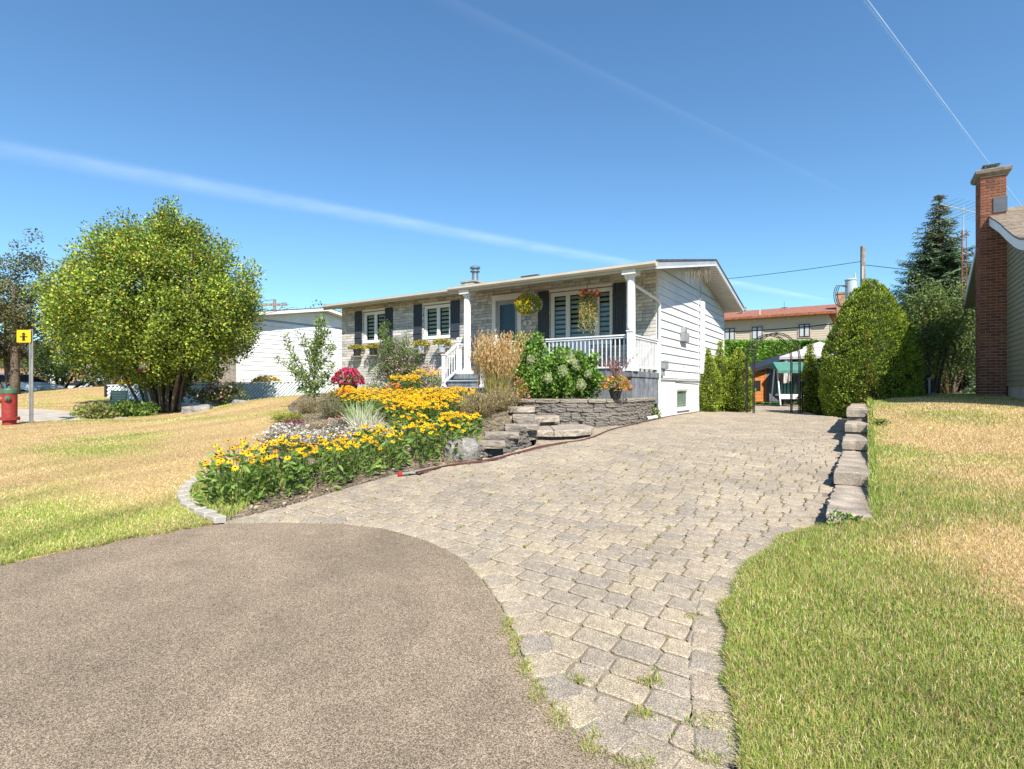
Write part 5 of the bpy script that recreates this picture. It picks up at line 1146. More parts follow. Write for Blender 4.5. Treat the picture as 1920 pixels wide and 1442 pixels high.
bushy_tree('shrub', 'hosta like clump of yellowish green leaves at the foot of the yellow sign', (-12.35, 16.1, .62), (0, 0, .12), (.6, .5, .18), 36, 38, .12, [(.2, .26, .05), (.13, .2, .04), (.28, .27, .08), (.3, .22, .1)], stems=3, seed=9, cat='shrub', crad=.16, zmin=.02, tr=.01)
bushy_tree('shrub', 'dark green leafy clump below the folded green chair', (-12.1, 17.0, .66), (.3, 0, .12), (.75, .45, .24), 50, 45, .10, MD, stems=3, seed=10, cat='shrub', crad=.2, zmin=.02, tr=.01)
fb_ = bushy_tree('flower_bush', 'dark round bush with white and pink blooms below the lattice fence', (-10.0, 18.5, .95), (0, 0, .33), (.85, .6, .42), 60, 55, .08, DK, stems=3, seed=11, cat='shrub', crad=.2, zmin=.03, tr=.01)
bushy_tree('shrub', 'tall dark leafy shrubs growing through the stems of the broad tree', (-11.6, 18.4, .7), (0, 0, .9), (.75, .5, .9), 60, 50, .09, DK+MD, stems=3, seed=12, cat='shrub', crad=.25, zmin=.05, tr=.02)
bushy_tree('multi_stem_tree', 'multi stemmed green tree between the trimmed cedar and the brick chimney', (13.7, 17.8, 1.25), (0, 0, 2.15), (1.45, 1.2, 1.45), 210, 70, .085, MD+[(.2, .22, .07), (.16, .15, .06)], stems=8, seed=13, shell=.2, spread=.75, tr=.06, squash=(1.1, 0), zmin=.3)
bushy_tree('multi_stem_tree', 'dark green tree partly hidden by the brick chimney', (16.3, 20.3, 1.25), (0, 0, 2.0), (1.7, 1.6, 1.9), 150, 60, .1, DK+MD[:2], stems=5, seed=14, shell=.2, tr=.07, zmin=.2)
# fence-top flowers
def flowers_on(g, P, size, pal, w=None, up=1.2, k=1):
    D = RNG.normal(0, .5, (len(P), 3)); D[:, 2] += up
    X = frame(D)  # petals: flat 6-gon facing D
    V = [(0, 0, .12)]+[(math.cos(a)*(1 if i % 2 == 0 else .62), 0, math.sin(a)*(1 if i % 2 == 0 else .62)) for i, a in enumerate(np.linspace(0, 2*math.pi, 10, endpoint=False))]
    V = [(x, .12 if i == 0 else 0, z if i else 0) for i, (x, y, z) in enumerate(V)]
    F = [(0, 1+i, 1+(i+1) % 10) for i in range(10)]
    g.inst(V, F, X*(RNG.uniform(.7, 1.2, len(P))*size)[:, None, None], P, pick(len(P), pal, w, .12))
YEL = [(.80, .47, .008), (.85, .55, .012), (.74, .38, .008), (.82, .51, .01)]; ORG = [(.75, .2, .02), (.8, .3, .03), (.7, .12, .02)]; PNK = [(.62, .3, .38), (.7, .45, .5), (.55, .2, .3)]; RED = [(.55, .02, .05), (.6, .04, .12)]; MAG = [(.68, .02, .14), (.75, .05, .22), (.58, .01, .08)]
WHT = [(.75, .74, .7), (.7, .6, .62), (.8, .8, .74)]
def planter_mass(name, label, c, r, n, lpal, fpal, nf, lsz=.07, fsz=.035, cat='flowers', group=None, lift=.0, stem=True, hem=True, flat=1, drip=0):
    t = thing(name, label, cat, c, 0, group); d = RNG.normal(size=(n, 3)); d /= np.linalg.norm(d, axis=1, keepdims=True)
    if hem: d[:, 2] = np.abs(d[:, 2])*1.0
    P = d*np.array(r)*(RNG.random(n)**.35)[:, None]; g = G(); D = d+RNG.normal(0, .5, (n, 3)); D[:, 2] += .2-drip
    leafs(g, P, D, RNG.uniform(.7, 1.2, n)*lsz, pick(n, lpal), 1.1); g.build('foliage', M['leaf'], t, kind='stuff')
    d = RNG.normal(size=(nf, 3)); d /= np.linalg.norm(d, axis=1, keepdims=True)
    if hem: d[:, 2] = np.abs(d[:, 2])
    g = G(); flowers_on(g, d*np.array(r)*RNG.uniform(.92, 1.06, (nf, 1)), fsz, fpal, up=.6); g.build('blossoms', M['petal'], t, kind='stuff')
    return t
planter_mass('flower_clump', 'orange and green flowers spilling over the left end of the lattice fence', (-15.2, 22.35, 1.62), (.95, .3, .32), 900, LG, ORG, 160, .09, .05)
planter_mass('flower_clump', 'tall yellow flowers above the lattice fence under the bird feeder', (-13.3, 22.5, 1.62), (1.2, .4, .55), 900, LG, YEL, 300, .09, .055)
planter_mass('flower_clump', 'yellow flowers above the fence just right of the broad tree trunks', (-10.2, 22.6, 1.72), (.6, .3, .28), 350, LG, YEL, 150, .08, .05)
g = G(); P = RNG.normal(0, 1, (70, 3)); P /= np.linalg.norm(P, axis=1, keepdims=True); P[:, 2] = abs(P[:, 2]); P[:, 1] = -abs(P[:, 1]); flowers_on(g, P*np.array([.75, .6, .45])+np.array([.1, 0, .25]), .045, WHT+PNK, up=.4); g.build('blossoms', M['petal'], fb_, kind='stuff')
# bird feeder and green folding chair
bf_ = thing('bird_feeder', 'white bird feeder with a red roof hanging in the broad tree', 'bird feeder', (-11.5, 17.0, 2.0))
G().box(-.10, .10, -.09, .09, .1, .37).build('body', M['white'], bf_); G().prism([(-.17, .36), (.17, .36), (.09, .47), (-.09, .47)], -.14, .14, 'y').build('roof', M['red'], bf_)
G().box(-.13, .13, -.12, .12, .0, .1).build('tray', M['red'], bf_); G().tube([(0, 0, .47), (0, 0, 1.6)], .006, 4).build('hanger', M['black'], bf_); G().tube([(0, -.088, .26), (0, -.096, .26)], .028, 10).build('hole', M['ink'], bf_)
gc = thing('folding_chair', 'folded sage green plastic chair leaning at the lattice fence', 'chair', (-13.5, 18.7, .80), .25)
G().prism([(-.23, .3), (.2, .3), (.24, .62), (-.24, .62)], -.03, 0, 'y').build('backrest', M['sage'], gc); G().prism([(-.2, .05), (.26, .02), (.22, .27), (-.2, .27)], -.12, -.09, 'y').build('seat', M['sage'], gc)
for x in (-.24, .24): G().bar((x, -.15, 0), (x*1.0, .02, .64), .03, .03).build('leg', M['sage'], gc)
for k in range(3): G().box(-.2, .2, -.04, -.03, .34+k*.09, .37+k*.09).build('slat', M['plank'], gc)
# ---- sapling in the bed
sp3 = thing('apple_sapling', 'young sparse fruit tree with grey green leaves at the left of the flower bed', 'tree', (-5.25, 14.4, hl(-5.25, 14.4)))
g = G(); ch_ = []
def twig(p0, p1, r0, n=6, b=.1, dens=1.):
    pts = limb(g, p0, p1, r0, .005, b, n)
    for a, c in zip(pts[:-1], pts[1:]):
        for q in range(int(5*dens)): t = RNG.random(); ch_.append(np.array(a)*(1-t)+np.array(c)*t)
limb(g, (0, 0, -.1), (.02, 0, 1.0), .04, .028, .02)
twig((.02, 0, .9), (.12, .05, 2.35), .026, 8, .03, 1.3); twig((.0, 0, .45), (-1.05, -.1, 1.35), .022, 7, .12, .75); twig((0, 0, .6), (-.75, .0, 1.85), .02, 7, .08, .8); twig((0, 0, .75), (-.35, -.1, 2.1), .016, 6, .08, .5)
twig((0, 0, .8), (.45, .1, 1.7), .016, 6, .1); twig((0, 0, .5), (.6, -.1, 1.1), .014, 5, .1); twig((0, 0, 1.1), (-.2, .1, 1.75), .012, 5, .1); twig((0, 0, 1.4), (.4, .0, 2.0), .012, 5, .1)
twig((0, 0, .55), (-.5, -.2, .95), .014, 5, .1); twig((0, 0, 1.2), (.28, 0, 2.35), .012, 5, .05); twig((0, 0, .3), (-.45, .1, .55), .012, 4, .1); twig((0, 0, .35), (.4, -.1, .7), .012, 4, .1)
g.build('trunk', M['bark'], sp3, smooth=True)
crown_leaves(ch_, .12, 11, .095, [(.16, .24, .06), (.24, .32, .09), (.33, .38, .15), (.11, .17, .045)], wid=.75, up=.5).build('crown', M['leaf'], sp3, kind='stuff')
# ---- conifers
CG = [(.15, .22, .026), (.23, .31, .036), (.33, .40, .048), (.08, .13, .02), (.43, .44, .06)]
CD = [(.07, .12, .02), (.10, .17, .028), (.15, .22, .035), (.045, .08, .015)]
def cedar(label, loc, prof, n, sz, pal, w=None, name='cedar', group=None, rough=.05, core=.76, seed=1, lobes=.04):
    """clipped or columnar cedar: prof = [(radius, height)...] surface of revolution covered with small flat sprays"""
    t = thing(name, label, 'cedar', loc, 0, group); rg = np.random.default_rng(seed); ph = rg.uniform(0, 6.28, 8)
    zs = np.array([p[1] for p in prof]); rs = np.array([p[0] for p in prof]); H = zs[-1]
    seg = np.hypot(np.diff(zs), np.diff(rs))*(rs[1:]+rs[:-1]+.02); pr = seg/seg.sum(); k = rg.choice(len(seg), n, p=pr); f = rg.random(n)
    z = zs[k]+(zs[k+1]-zs[k])*f; r = rs[k]+(rs[k+1]-rs[k])*f; a = rg.uniform(0, 2*math.pi, n)
    nx_ = (zs[k+1]-zs[k]); nz_ = -(rs[k+1]-rs[k]); ln = np.hypot(nx_, nz_)+1e-9; nx_, nz_ = nx_/ln, nz_/ln
    bump = lobes*(np.sin(4*a+ph[0]+3*z)+np.sin(7*a+ph[1]-5*z)*.7+np.sin(11*z+ph[2]+2*a)*.6)+rough*(vnoise(a*1.2*np.maximum(r, .2), z, .12, seed)-.5)*2
    hole = vnoise(a*np.maximum(r, .3), z, .22, seed+5); depth = np.where(hole < .22, -.16, 0)*np.minimum(r*2, 1)
    q = rg.normal(0, rough*.6, n)+bump*np.minimum(r*2, 1)+depth
    P = np.c_[np.cos(a)*(r+q*nx_), np.sin(a)*(r+q*nx_), z+q*nz_+rg.normal(0, .01, n)]
    D = np.c_[np.cos(a)*nx_, np.sin(a)*nx_, nz_]*.8+rg.normal(0, .45, (n, 3)); D[:, 2] += .55
    tone = .65+.7*vnoise(a*np.maximum(r, .3), z, .16, seed+9)
    cols = np.clip(pick(n, pal, w, .16)*tone[:, None], .004, 1); br = vnoise(a*2, z, .5, seed+3) > .86; cols = np.where((br & (rg.random(n) < .3))[:, None], np.array([.30, .17, .06]), cols)
    g = G(); V = [(0, 0, 0), (.22, .35, .05), (.13, .7, .0), (0, 1, -.04), (-.13, .7, 0), (-.22, .35, .05)]
    leafs(g, P, D, rg.uniform(.65, 1.3, n)*sz, cols, 1, V, [(0, 1, 2, 3), (0, 3, 4, 5)]); g.build('foliage', M['needle'], t, kind='stuff')
    g = G().lathe([(max(a_*core-.03, .01), b_*(.97 if i else 1)) for i, (a_, b_) in enumerate(prof)], n=20, col=(.035, .05, .015)); g.build('light_block_core', M['needle'], t, kind='stuff')  # solid dark core added inside the sprays to block light
    G().tube([(0, 0, -.15), (0, 0, prof[1][1]+.3)], .05, 7).build('trunk', M['bark'], t); return t
cedar('large clipped cedar shaped like a rounded cone at the end of the block wall', (10.15, 15.45, .95), [(1.0, -.25), (1.17, .2), (1.19, .95), (1.04, 1.7), (.80, 2.48), (.51, 3.08), (.28, 3.4), (.11, 3.56), (.01, 3.62)], 62000, .058, CG, [3, 4, 3, 1.4, .6], lobes=.02, rough=.04, seed=21, name='clipped_cedar')
cedar('narrow bright cedar just right of the large clipped cedar', (11.9, 16.6, 1.2), [(.3, 0), (.38, .5), (.36, 1.1), (.22, 1.6), (.02, 1.95)], 6500, .07, CG, seed=22)
cedar('dark cedar squeezed against the left side of the large clipped cedar', (10.2, 17.7, .72), [(.25, 0), (.34, .5), (.28, 1.1), (.15, 1.5), (.02, 1.75)], 7000, .07, CD, seed=23)
cedar('slim pointed cedar directly right of the black garden arch', (9.72, 17.75, .72), [(.18, 0), (.27, .35), (.24, .9), (.17, 1.4), (.09, 1.85), (.01, 2.2)], 6500, .065, CG, seed=24)
gc_ = 'pointed cedars in a row at the back of the house side wall'
cedar('leftmost of the three pointed cedars, touching the white foundation', (6.62, 18.35, .72), [(.30, 0), (.43, .35), (.40, .8), (.25, 1.35), (.10, 1.8), (.01, 2.08)], 9500, .062, CG, [3, 4, 4, 1, 1.4], group=gc_, seed=25, lobes=.05)
cedar('middle and tallest of the three pointed cedars beside the side wall', (7.1, 18.55, .72), [(.30, 0), (.43, .35), (.38, .8), (.25, 1.35), (.12, 1.8), (.06, 2.1), (.01, 2.38)], 9500, .062, CG, [3, 4, 4, 1, 1.4], group=gc_, seed=26, lobes=.05)
cedar('rightmost of the three pointed cedars, next to the black arch', (7.62, 18.3, .72), [(.30, 0), (.46, .35), (.43, .85), (.30, 1.4), (.16, 1.8), (.01, 2.1)], 10500, .062, CG, [3, 4, 4, 1, 1.4], group=gc_, seed=27, lobes=.05)
# tall hedge behind the yard
hd = thing('hedge', 'tall clipped green hedge behind the yard below the tan house', 'hedge', (8.0, 33.0, .6))
n = 46000; k = RNG.random(n) < .86; L_ = 16.0; X = RNG.uniform(0, L_, n); Z = np.where(k, RNG.uniform(0, 3.75, n), 3.75); Yh = np.where(k, 0, RNG.uniform(0, 1.2, n))
off = (fnoise(X, Z, .5, 60)-.5)*.28+RNG.normal(0, .05, n); P = np.c_[X, np.where(k, Yh-off, Yh), np.where(k, Z, Z+off*.4)]
D = RNG.normal(0, .5, (n, 3)); D[:, 1] -= .5*k; D[:, 2] += .4
g = G(); leafs(g, P, D, RNG.uniform(.7, 1.3, n)*.13, np.clip(pick(n, [(.20, .36, .05), (.27, .44, .06), (.34, .50, .08), (.13, .25, .04)])*(.7+.6*vnoise(X, Z, .4, 61))[:, None], .004, 1)); g.build('foliage', M['leaf'], hd, kind='stuff')
G().box(0, L_, .12, 1.1, -.2, 3.68, (.03, .05, .012)).build('light_block_core', M['needle'], hd, kind='stuff')  # dark box added inside the hedge so no light passes through
hd2 = thing('hedge', 'dark unclipped hedge closing the view behind the multi stemmed tree', 'hedge', (15.5, 28.5, .9))
C = np.c_[RNG.uniform(0, 16, 520), RNG.uniform(0, 1, 520), RNG.uniform(.1, 2.6, 520)]; crown_leaves(C, .42, 42, .13, DK+MD[:3]).build('foliage', M['leaf'], hd2, kind='stuff'); G().box(0, 16, .4, 1.0, -.3, 2.3, (.03, .045, .015)).build('light_block_core', M['needle'], hd2, kind='stuff')  # leaves around an added dark box that blocks light from behind
# spruce
def spruce(name, label, loc, H, R, n_wh, pal, seed=1):
    t = thing(name, label, 'tree', loc); rg = np.random.default_rng(seed); g = G(); wd = G().tube([(0, 0, -.2), (0, 0, H*.6), (0, 0, H-.1)], [.16, .08, .015], 8)
    PP = []; DD = []; SS = []; CC = []
    for w_ in range(n_wh):
        f = w_/(n_wh-1); z = H*(.05+.93*f); rad = R*(1-f)**.92*rg.uniform(.85, 1.08)+.06; nb = max(6, int(16*(1-f)+7))
        for b in range(nb):
            a = 2*math.pi*b/nb+rg.normal(0, .18)+w_*.7; L = rad*rg.uniform(.72, 1.12); d = np.array([math.cos(a), math.sin(a), 0]); zz = z+rg.normal(0, .07)
            m = max(4, int(L/.105)); ts = np.linspace(.12, 1, m)
            cen = np.array([d*L*q+np.array([0, 0, zz-.32*L*q+.26*L*q*q*q]) for q in ts])
            if f < .97: wd.tube([tuple(cen[0]*0+np.array([0, 0, zz])), tuple(cen[m//2]), tuple(cen[-1])], [.022, .014, .005], 4)
            side = np.array([-d[1], d[0], 0]); tone = rg.normal(1, .16)
            for q, c in zip(ts, cen):
                wl_ = .34*L*(1-q)*.9+.13
                for s_ in (-1, 1):
                    for rep in range(2):
                        dd = side*s_*.9+d*.65+np.array([0, 0, -.32])+rg.normal(0, .18, 3)
                        PP.append(c+rg.normal(0, .02, 3)); DD.append(dd); SS.append(min(wl_*rg.uniform(.7, 1.2), .55)+.07); CC.append(tone)
                PP.append(c); DD.append(d+np.array([0, 0, .1])+rg.normal(0, .15, 3)); SS.append(.2); CC.append(tone*1.15)
    PP, DD, SS, CC = map(np.array, (PP, DD, SS, CC)); U = np.tile([0, 0, 1.], (len(PP), 1))+rg.normal(0, .3, (len(PP), 3))
    cols = np.clip(pick(len(PP), pal, None, .15)*CC[:, None], .004, 1)
    top = (PP[:, 2] > H*.72) & (rg.random(len(PP)) < .22); cols[top] = (.30, .17, .07)
    V = [(0, 0, 0)]; 
    for q in (1, 3): V += [(.17*(1.15-q*.22), q*.26-.04, -.02), (.04, q*.26+.04, .0)]
    V += [(0, 1.05, 0)]
    for q in (3, 1): V += [(-.04, q*.26+.04, .0), (-.17*(1.15-q*.22), q*.26-.04, -.02)]
    R_ = frame(DD, np.cross(DD, np.cross(U, DD)))*SS[:, None, None]
    g.inst(V, [tuple(range(len(V)))], R_, PP, cols); g.build('foliage', M['needle'], t, kind='stuff'); wd.build('trunk', M['bark'], t); return t
SPC = [(.115, .18, .10), (.165, .24, .125), (.08, .13, .07), (.21, .28, .14)]
spruce('spruce', 'tall blue green spruce with brown cones near its top, behind the antenna mast', (19.0, 24.2, .9), 9.3, 4.2, 34, SPC, 3)
# far trees along the horizon
tl = thing('treeline', 'far green treeline behind the houses', 'trees'); tl['kind'] = 'stuff'
C = np.c_[RNG.uniform(-140, 140, 900), RNG.uniform(95, 110, 900), RNG.uniform(0, 6.5, 900)]; crown_leaves(C, 2.2, 30, .9, MD+DK).build('foliage', M['leaf'], tl, kind='stuff')
C = np.c_[RNG.uniform(-34, -20, 60), RNG.uniform(60, 66, 60), RNG.uniform(5, 10.6, 60)]; tt_ = thing('far_trees', 'tree tops peeking over the roof of the white bungalow', 'trees'); crown_leaves(C, 1.0, 40, .3, MD).build('crown', M['leaf'], tt_, kind='stuff')

# ---- the flower bed
PET = []; n_p = 13
Vf = []; Ff = []; Cf = []
for i in range(n_p):
    a = 2*math.pi*i/n_p; ca, sa = math.cos(a), math.sin(a); b = len(Vf)
    for rr, tt, zz in ((.18, -.05, .10), (.18, .05, .10), (.62, .13, .05), (1.0, .02, -.14), (.62, -.13, .05)): Vf.append((rr*ca-tt*sa, rr*sa+tt*ca, zz))
    Ff.append((b, b+1, b+2, b+3)); Ff.append((b, b+3, b+4, b+4)[:3]+(b+4,))
Ff = [tuple(dict.fromkeys(f)) for f in Ff]
nP = len(Vf); PV = np.array(Vf)[:, [0, 2, 1]]      # facing +y
PF = [(i*5, i*5+1, i*5+2, i*5+3) for i in range(n_p)]; PF2 = [(i*5, i*5+3, i*5+4) for i in range(n_p)]
cone = []; cf = []
for j, (r, h) in enumerate(((.24, .10), (.22, .26), (.1, .36))):
    for k in range(7): a = 2*math.pi*k/7; cone.append((r*math.cos(a), h, r*math.sin(a)))
cf = [(j*7+k, j*7+(k+1) % 7, (j+1)*7+(k+1) % 7, (j+1)*7+k) for j in range(2) for k in range(7)]; ctop = [tuple(14+k for k in range(7))]
FM = []; CM = []
for k in range(4):
    c = pick(1, YEL, None, .05)[0]; V = PV+np.random.default_rng(k).normal(0, .02, PV.shape); FM.append(G().add(V, PF+PF2, c).mesh('flower', M['petal']))
CM = G().add(cone, cf+ctop, (.05, .018, .010)).mesh('flower_center', M['petal'])
nflo = 0
def rud(x, y, h, r, nf, label, size=.042, indiv=False, nl=170, pal=None, leafpal=None, dens=1.):
    global nflo
    z0 = hl(x, y); t = thing('black_eyed_susan', label, 'flowers', (x, y, z0), 0, 'black-eyed Susans in the flower bed'); g = G()
    n = int(nl*dens); a = RNG.uniform(0, 6.283, n); q = RNG.random(n)**.5*r; z = RNG.random(n)**1.1*h*.78; P = np.c_[np.cos(a)*q, np.sin(a)*q, z]
    D = np.c_[np.cos(a), np.sin(a), RNG.uniform(-.2, 1.1, n)]+RNG.normal(0, .35, (n, 3))
    leafs(g, P, D, RNG.uniform(.06, .135, n), pick(n, leafpal or [(.11, .19, .03), (.16, .26, .045), (.08, .14, .025), (.22, .31, .06)], None, .15), .8, LEAF2_V, [(0, 1, 2, 6), (6, 2, 3, 4), (0, 6, 4, 5)])
    a = RNG.uniform(0, 6.283, nf); q = RNG.random(nf)**.5*r*1.05; hz = h*RNG.uniform(.8, 1.08, nf)*(1-.12*(q/r)**2); F = np.c_[np.cos(a)*q, np.sin(a)*q, hz]
    for p in F[:60]: g.tube([(p[0]*.6, p[1]*.6, .02), (p[0]*.9, p[1]*.9, p[2]*.6), tuple(p)], .0028, 3, (.14, .2, .05), cap=False)
    g.build('foliage', M['leaf'], t, kind='stuff')
    D = np.c_[np.cos(a)*.25+.12, np.sin(a)*.25-.42, np.full(nf, .95)]+RNG.normal(0, .16, (nf, 3)); R = frame(D); S_ = size*RNG.uniform(.75, 1.12, nf)
    if indiv and nflo+nf <= 300:
        for i in range(nf):
            Mx = Matrix.Translation(F[i]) @ (Matrix(R[i].tolist()).to_4x4()) @ Matrix.Scale(S_[i], 4)
            fl = piece('flower', FM[RNG.integers(4)], t, Mx); piece('flower_center', CM, fl); nflo += 1
    else:
        g = G(); c = pick(nf, pal or YEL+[(.80, .38, .01)], None, .1); Rs = R*S_[:, None, None]
        g.inst(PV, PF, Rs, F, c); g.inst(PV, PF2, Rs, F, c); g.inst(np.array(cone), cf, Rs, F, np.tile([.05, .018, .01], (nf, 1))); g.inst(np.array(cone), ctop, Rs, F, np.tile([.05, .018, .01], (nf, 1)))
        g.build('flowers', M['petal'], t, kind='stuff')
    return t
FR = [(-3.05, 5.85, 'at the very tip of the bed inside the curved edging'), (-2.72, 6.12, 'second from the tip of the bed, at the paving edge'), (-2.38, 6.5, 'low at the paving edge, third from the bed tip'),
      (-2.1, 6.95, 'at the middle of the paving edge'), (-1.82, 7.35, 'at the paving edge left of the hose end'), (-1.5, 7.75, 'directly above the end of the hose'), (-1.15, 8.1, 'at the left side of the large boulder'), (-1.0, 8.6, 'behind the large boulder'),
      (-3.15, 6.35, 'in the second row at the tip of the bed'), (-2.75, 6.75, 'in the second row, left of the white carpet flowers'), (-2.3, 7.3, 'in front of the white carpet flowers'), (-1.95, 7.9, 'right in front of the striped grass'), (-1.55, 8.4, 'right of the striped grass, low in the bed')]
for i, (x, y, w_) in enumerate(FR): rud(x+(.12 if i < 8 else 0), y-(.10 if i < 8 else 0), .50+.04*math.sin(i*1.7), (.33 if i < 8 else .28), 22 if i != 8 else 18, 'yellow daisies with black centres '+w_, .040, True, 200)
UP = [(-4.15, 13.7, 'at the far left under the magenta mound'), (-3.7, 13.3, 'under the right edge of the magenta mound'), (-3.2, 13.0, 'left of centre in the upper mass'), (-2.75, 12.7, 'in the middle of the upper mass'), (-2.3, 12.4, 'right of centre in the upper mass'),
      (-1.9, 12.1, 'in the upper mass below the stair post'), (-1.5, 11.8, 'below the porch stairs'), (-1.15, 11.4, 'left of the tall feathery grass'), (-3.5, 12.3, 'behind the grey green dwarf bush'), (-3.0, 12.0, 'behind the left half of the striped grass'), (-2.55, 11.6, 'behind the right half of the striped grass'),
      (-2.1, 11.2, 'in the middle of the slope right of the striped grass'), (-1.7, 10.8, 'on the slope left of the dried airy plant'), (-1.3, 10.5, 'against the left side of the dried airy plant'), (-1.95, 10.2, 'lower middle of the slope above the flat grey rock'), (-1.5, 9.7, 'lowest of the slope, left of the low wall caps'),
      (-2.25, 14.3, 'tall, directly left of the stair post'), (-2.75, 14.0, 'tall and pale, below the climbing rose'), (-.75, 9.15, 'small, beside the uppermost cap of the low wall'), (-1.05, 9.35, 'small and low between the boulder and the dried plant')]
for i, (x, y, w_) in enumerate(UP):
    small = i >= 18; rud(x, y, (.52 if i not in (16, 17) else .66) if not small else .34, .40 if not small else .22, int(RNG.uniform(60, 118)) if not small else 28, 'yellow daisies with black centres '+w_, (.036 if i < 9 else .040), False, 230, dens=1)
for x, y, l in ((-2.9, 13.35, 'orange'), (-4.0, 13.0, 'red orange')):
    t = rud(x, y, .55, .2, 26, l+' coneflowers among the yellow daisies '+('near the rose' if x > -3.5 else 'at the left'), .04, False, 30, pal=ORG)
# strappy plants
def tuftg(name, label, x, y, n, h, r, wid, pal, lean=.45, z=None, seg=4, cat='ornamental grass', tip=None, tipn=0, arch=.5):
    z0 = hl(x, y) if z is None else z; t = thing(name, label, cat, (x, y, z0)); g = G(); V = []; F = []; C = []
    a = RNG.uniform(0, 6.283, n); b = np.c_[np.cos(a), np.sin(a)]*(RNG.random(n)**.5*r)[:, None]; az = a+RNG.normal(0, .7, n); ln = np.abs(RNG.normal(0, lean, n)); hh = h*RNG.uniform(.65, 1.1, n)
    ss = np.linspace(0, 1, seg+1); pts = np.empty((n, seg+1, 3))
    for j, s_ in enumerate(ss):
        o = hh*ln*s_**1.7; pts[:, j] = np.c_[b[:, 0]+np.cos(az)*o, b[:, 1]+np.sin(az)*o, hh*(s_-arch*ln*s_**2.5*.7)]
    sd = np.c_[-np.sin(az), np.cos(az), 0*az]; sd = sd*np.cos(a*3)[:, None]+np.c_[np.cos(az), np.sin(az), 0*az]*np.sin(a*3)[:, None]
    VV = np.empty((n, (seg+1)*2, 3))
    for j, s_ in enumerate(ss):
        w_ = wid*(1-.9*s_**2)/2; VV[:, 2*j] = pts[:, j]-sd*w_; VV[:, 2*j+1] = pts[:, j]+sd*w_
    k = (seg+1)*2; base = np.arange(n)*k
    fl_ = np.concatenate([(base[:, None]+np.array([2*j, 2*j+1, 2*j+3, 2*j+2])) for j in range(seg)], 0)
    g.V.append(VV.reshape(-1, 3)); g.L.append(fl_.ravel()); g.N.append(np.full(len(fl_), 4)); c = pick(n, pal, None, .12); g.C.append(np.repeat(c, k, 0)); g.n = n*k
    g.build('blades', M['blade'], t, kind='stuff')
    if tip:
        g = G(); m = min(tipn, n); idx = RNG.choice(n, m, replace=False); P = []; D = []
        for i in idx:
            for q in range(16):
                s_ = RNG.uniform(.62, 1.04); o = hh[i]*ln[i]*s_**1.7; P.append((b[i, 0]+np.cos(az[i])*o, b[i, 1]+np.sin(az[i])*o, hh[i]*s_)); D.append((RNG.normal(0, .25), RNG.normal(0, .25), 1))
        P, D = np.array(P), np.array(D); leafs(g, P+RNG.normal(0, .006, P.shape), D, RNG.uniform(.04, .08, len(P)), pick(len(P), tip, None, .15), .5); g.build('plumes', M['petal'], t, kind='stuff')
    return t
RD = [(.52, .33, .13), (.60, .42, .2), (.42, .25, .09), (.66, .5, .28)]
tuftg('feather_grass', 'tall upright tan feather grass in front of the porch stairs', -.32, 11.45, 620, 1.40, .24, .007, [(.36, .32, .09), (.44, .36, .13), (.28, .28, .08), (.5, .38, .17)], .20, tip=RD, tipn=520)
tuftg('feather_grass', 'few tall feathery stems standing up at the left of the tan feather grass', -.72, 11.5, 16, 1.55, .08, .006, RD, .08, tip=RD, tipn=14)
tuftg('striped_grass', 'clump of cream striped sword leaves in the middle of the bed', -2.95, 10.55, 150, .62, .20, .024, [(.40, .48, .24), (.55, .58, .36), (.30, .40, .16)], .50)
tuftg('striped_grass', 'paler drying striped grass clump in front of the cream striped sword leaves', -2.68, 10.0, 170, .50, .24, .018, [(.60, .57, .42), (.68, .65, .5), (.45, .47, .3)], .50)
tuftg('striped_grass', 'small bluish striped grass between the front flowers and the grey flat rock', -1.95, 8.75, 70, .38, .14, .014, [(.5, .55, .45), (.6, .62, .5)], .4)
def airy(name, label, x, y, r, h, n, pal, tw, wpal=(.2, .15, .08), lsz=.03, z=None, cat='shrub', fl=None, fn=0, fsz=.02):
    z0 = hl(x, y) if z is None else z; t = thing(name, label, cat, (x, y, z0)); g = G(); E = []
    for k in range(tw):
        a = RNG.uniform(0, 6.283); q = RNG.random()**.5*r; e = (math.cos(a)*q, math.sin(a)*q, h*math.sqrt(max(0, 1-(q/r)**2*.75))*RNG.uniform(.75, 1.05)); g.tube([(0, 0, 0) if r < .3 else (e[0]*.35, e[1]*.35, 0), (e[0]*.6, e[1]*.6, e[2]*.5), e], .003, 3, wpal, cap=False); E.append(e)
    g.build('stems', M['blade'], t, kind='stuff'); E = np.array(E); i = RNG.integers(0, len(E), n); f = RNG.uniform(.3, 1.02, n)[:, None]; P = E[i]*np.c_[f, f, f]+RNG.normal(0, .03, (n, 3)); P[:, 2] = np.maximum(P[:, 2], .01)
    g = G(); leafs(g, P, RNG.normal(0, .6, (n, 3))+np.array([0, 0, .4]), RNG.uniform(.6, 1.3, n)*lsz, pick(n, pal), .8); g.build('foliage', M['leaf'], t, kind='stuff')
    if fl: g = G(); i = RNG.integers(0, len(E), fn); flowers_on(g, E[i]+RNG.normal(0, .03, (fn, 3))+np.array([0, 0, .02]), fsz, fl, up=1.3); g.build('blossoms', M['petal'], t, kind='stuff')
    return t
BRN = [(.34, .24, .11), (.42, .31, .16), (.26, .22, .09), (.22, .24, .08), (.48, .38, .22)]
airy('dried_bush', 'rounded airy brown green bush of dried seed heads above the low wall', -.62, 10.35, .50, .55, 5200, BRN, 150, lsz=.028)
airy('dried_bush', 'second airy brown bush at the foot of the tall feather grass', -.25, 10.95, .42, .50, 3800, BRN, 110, lsz=.028)
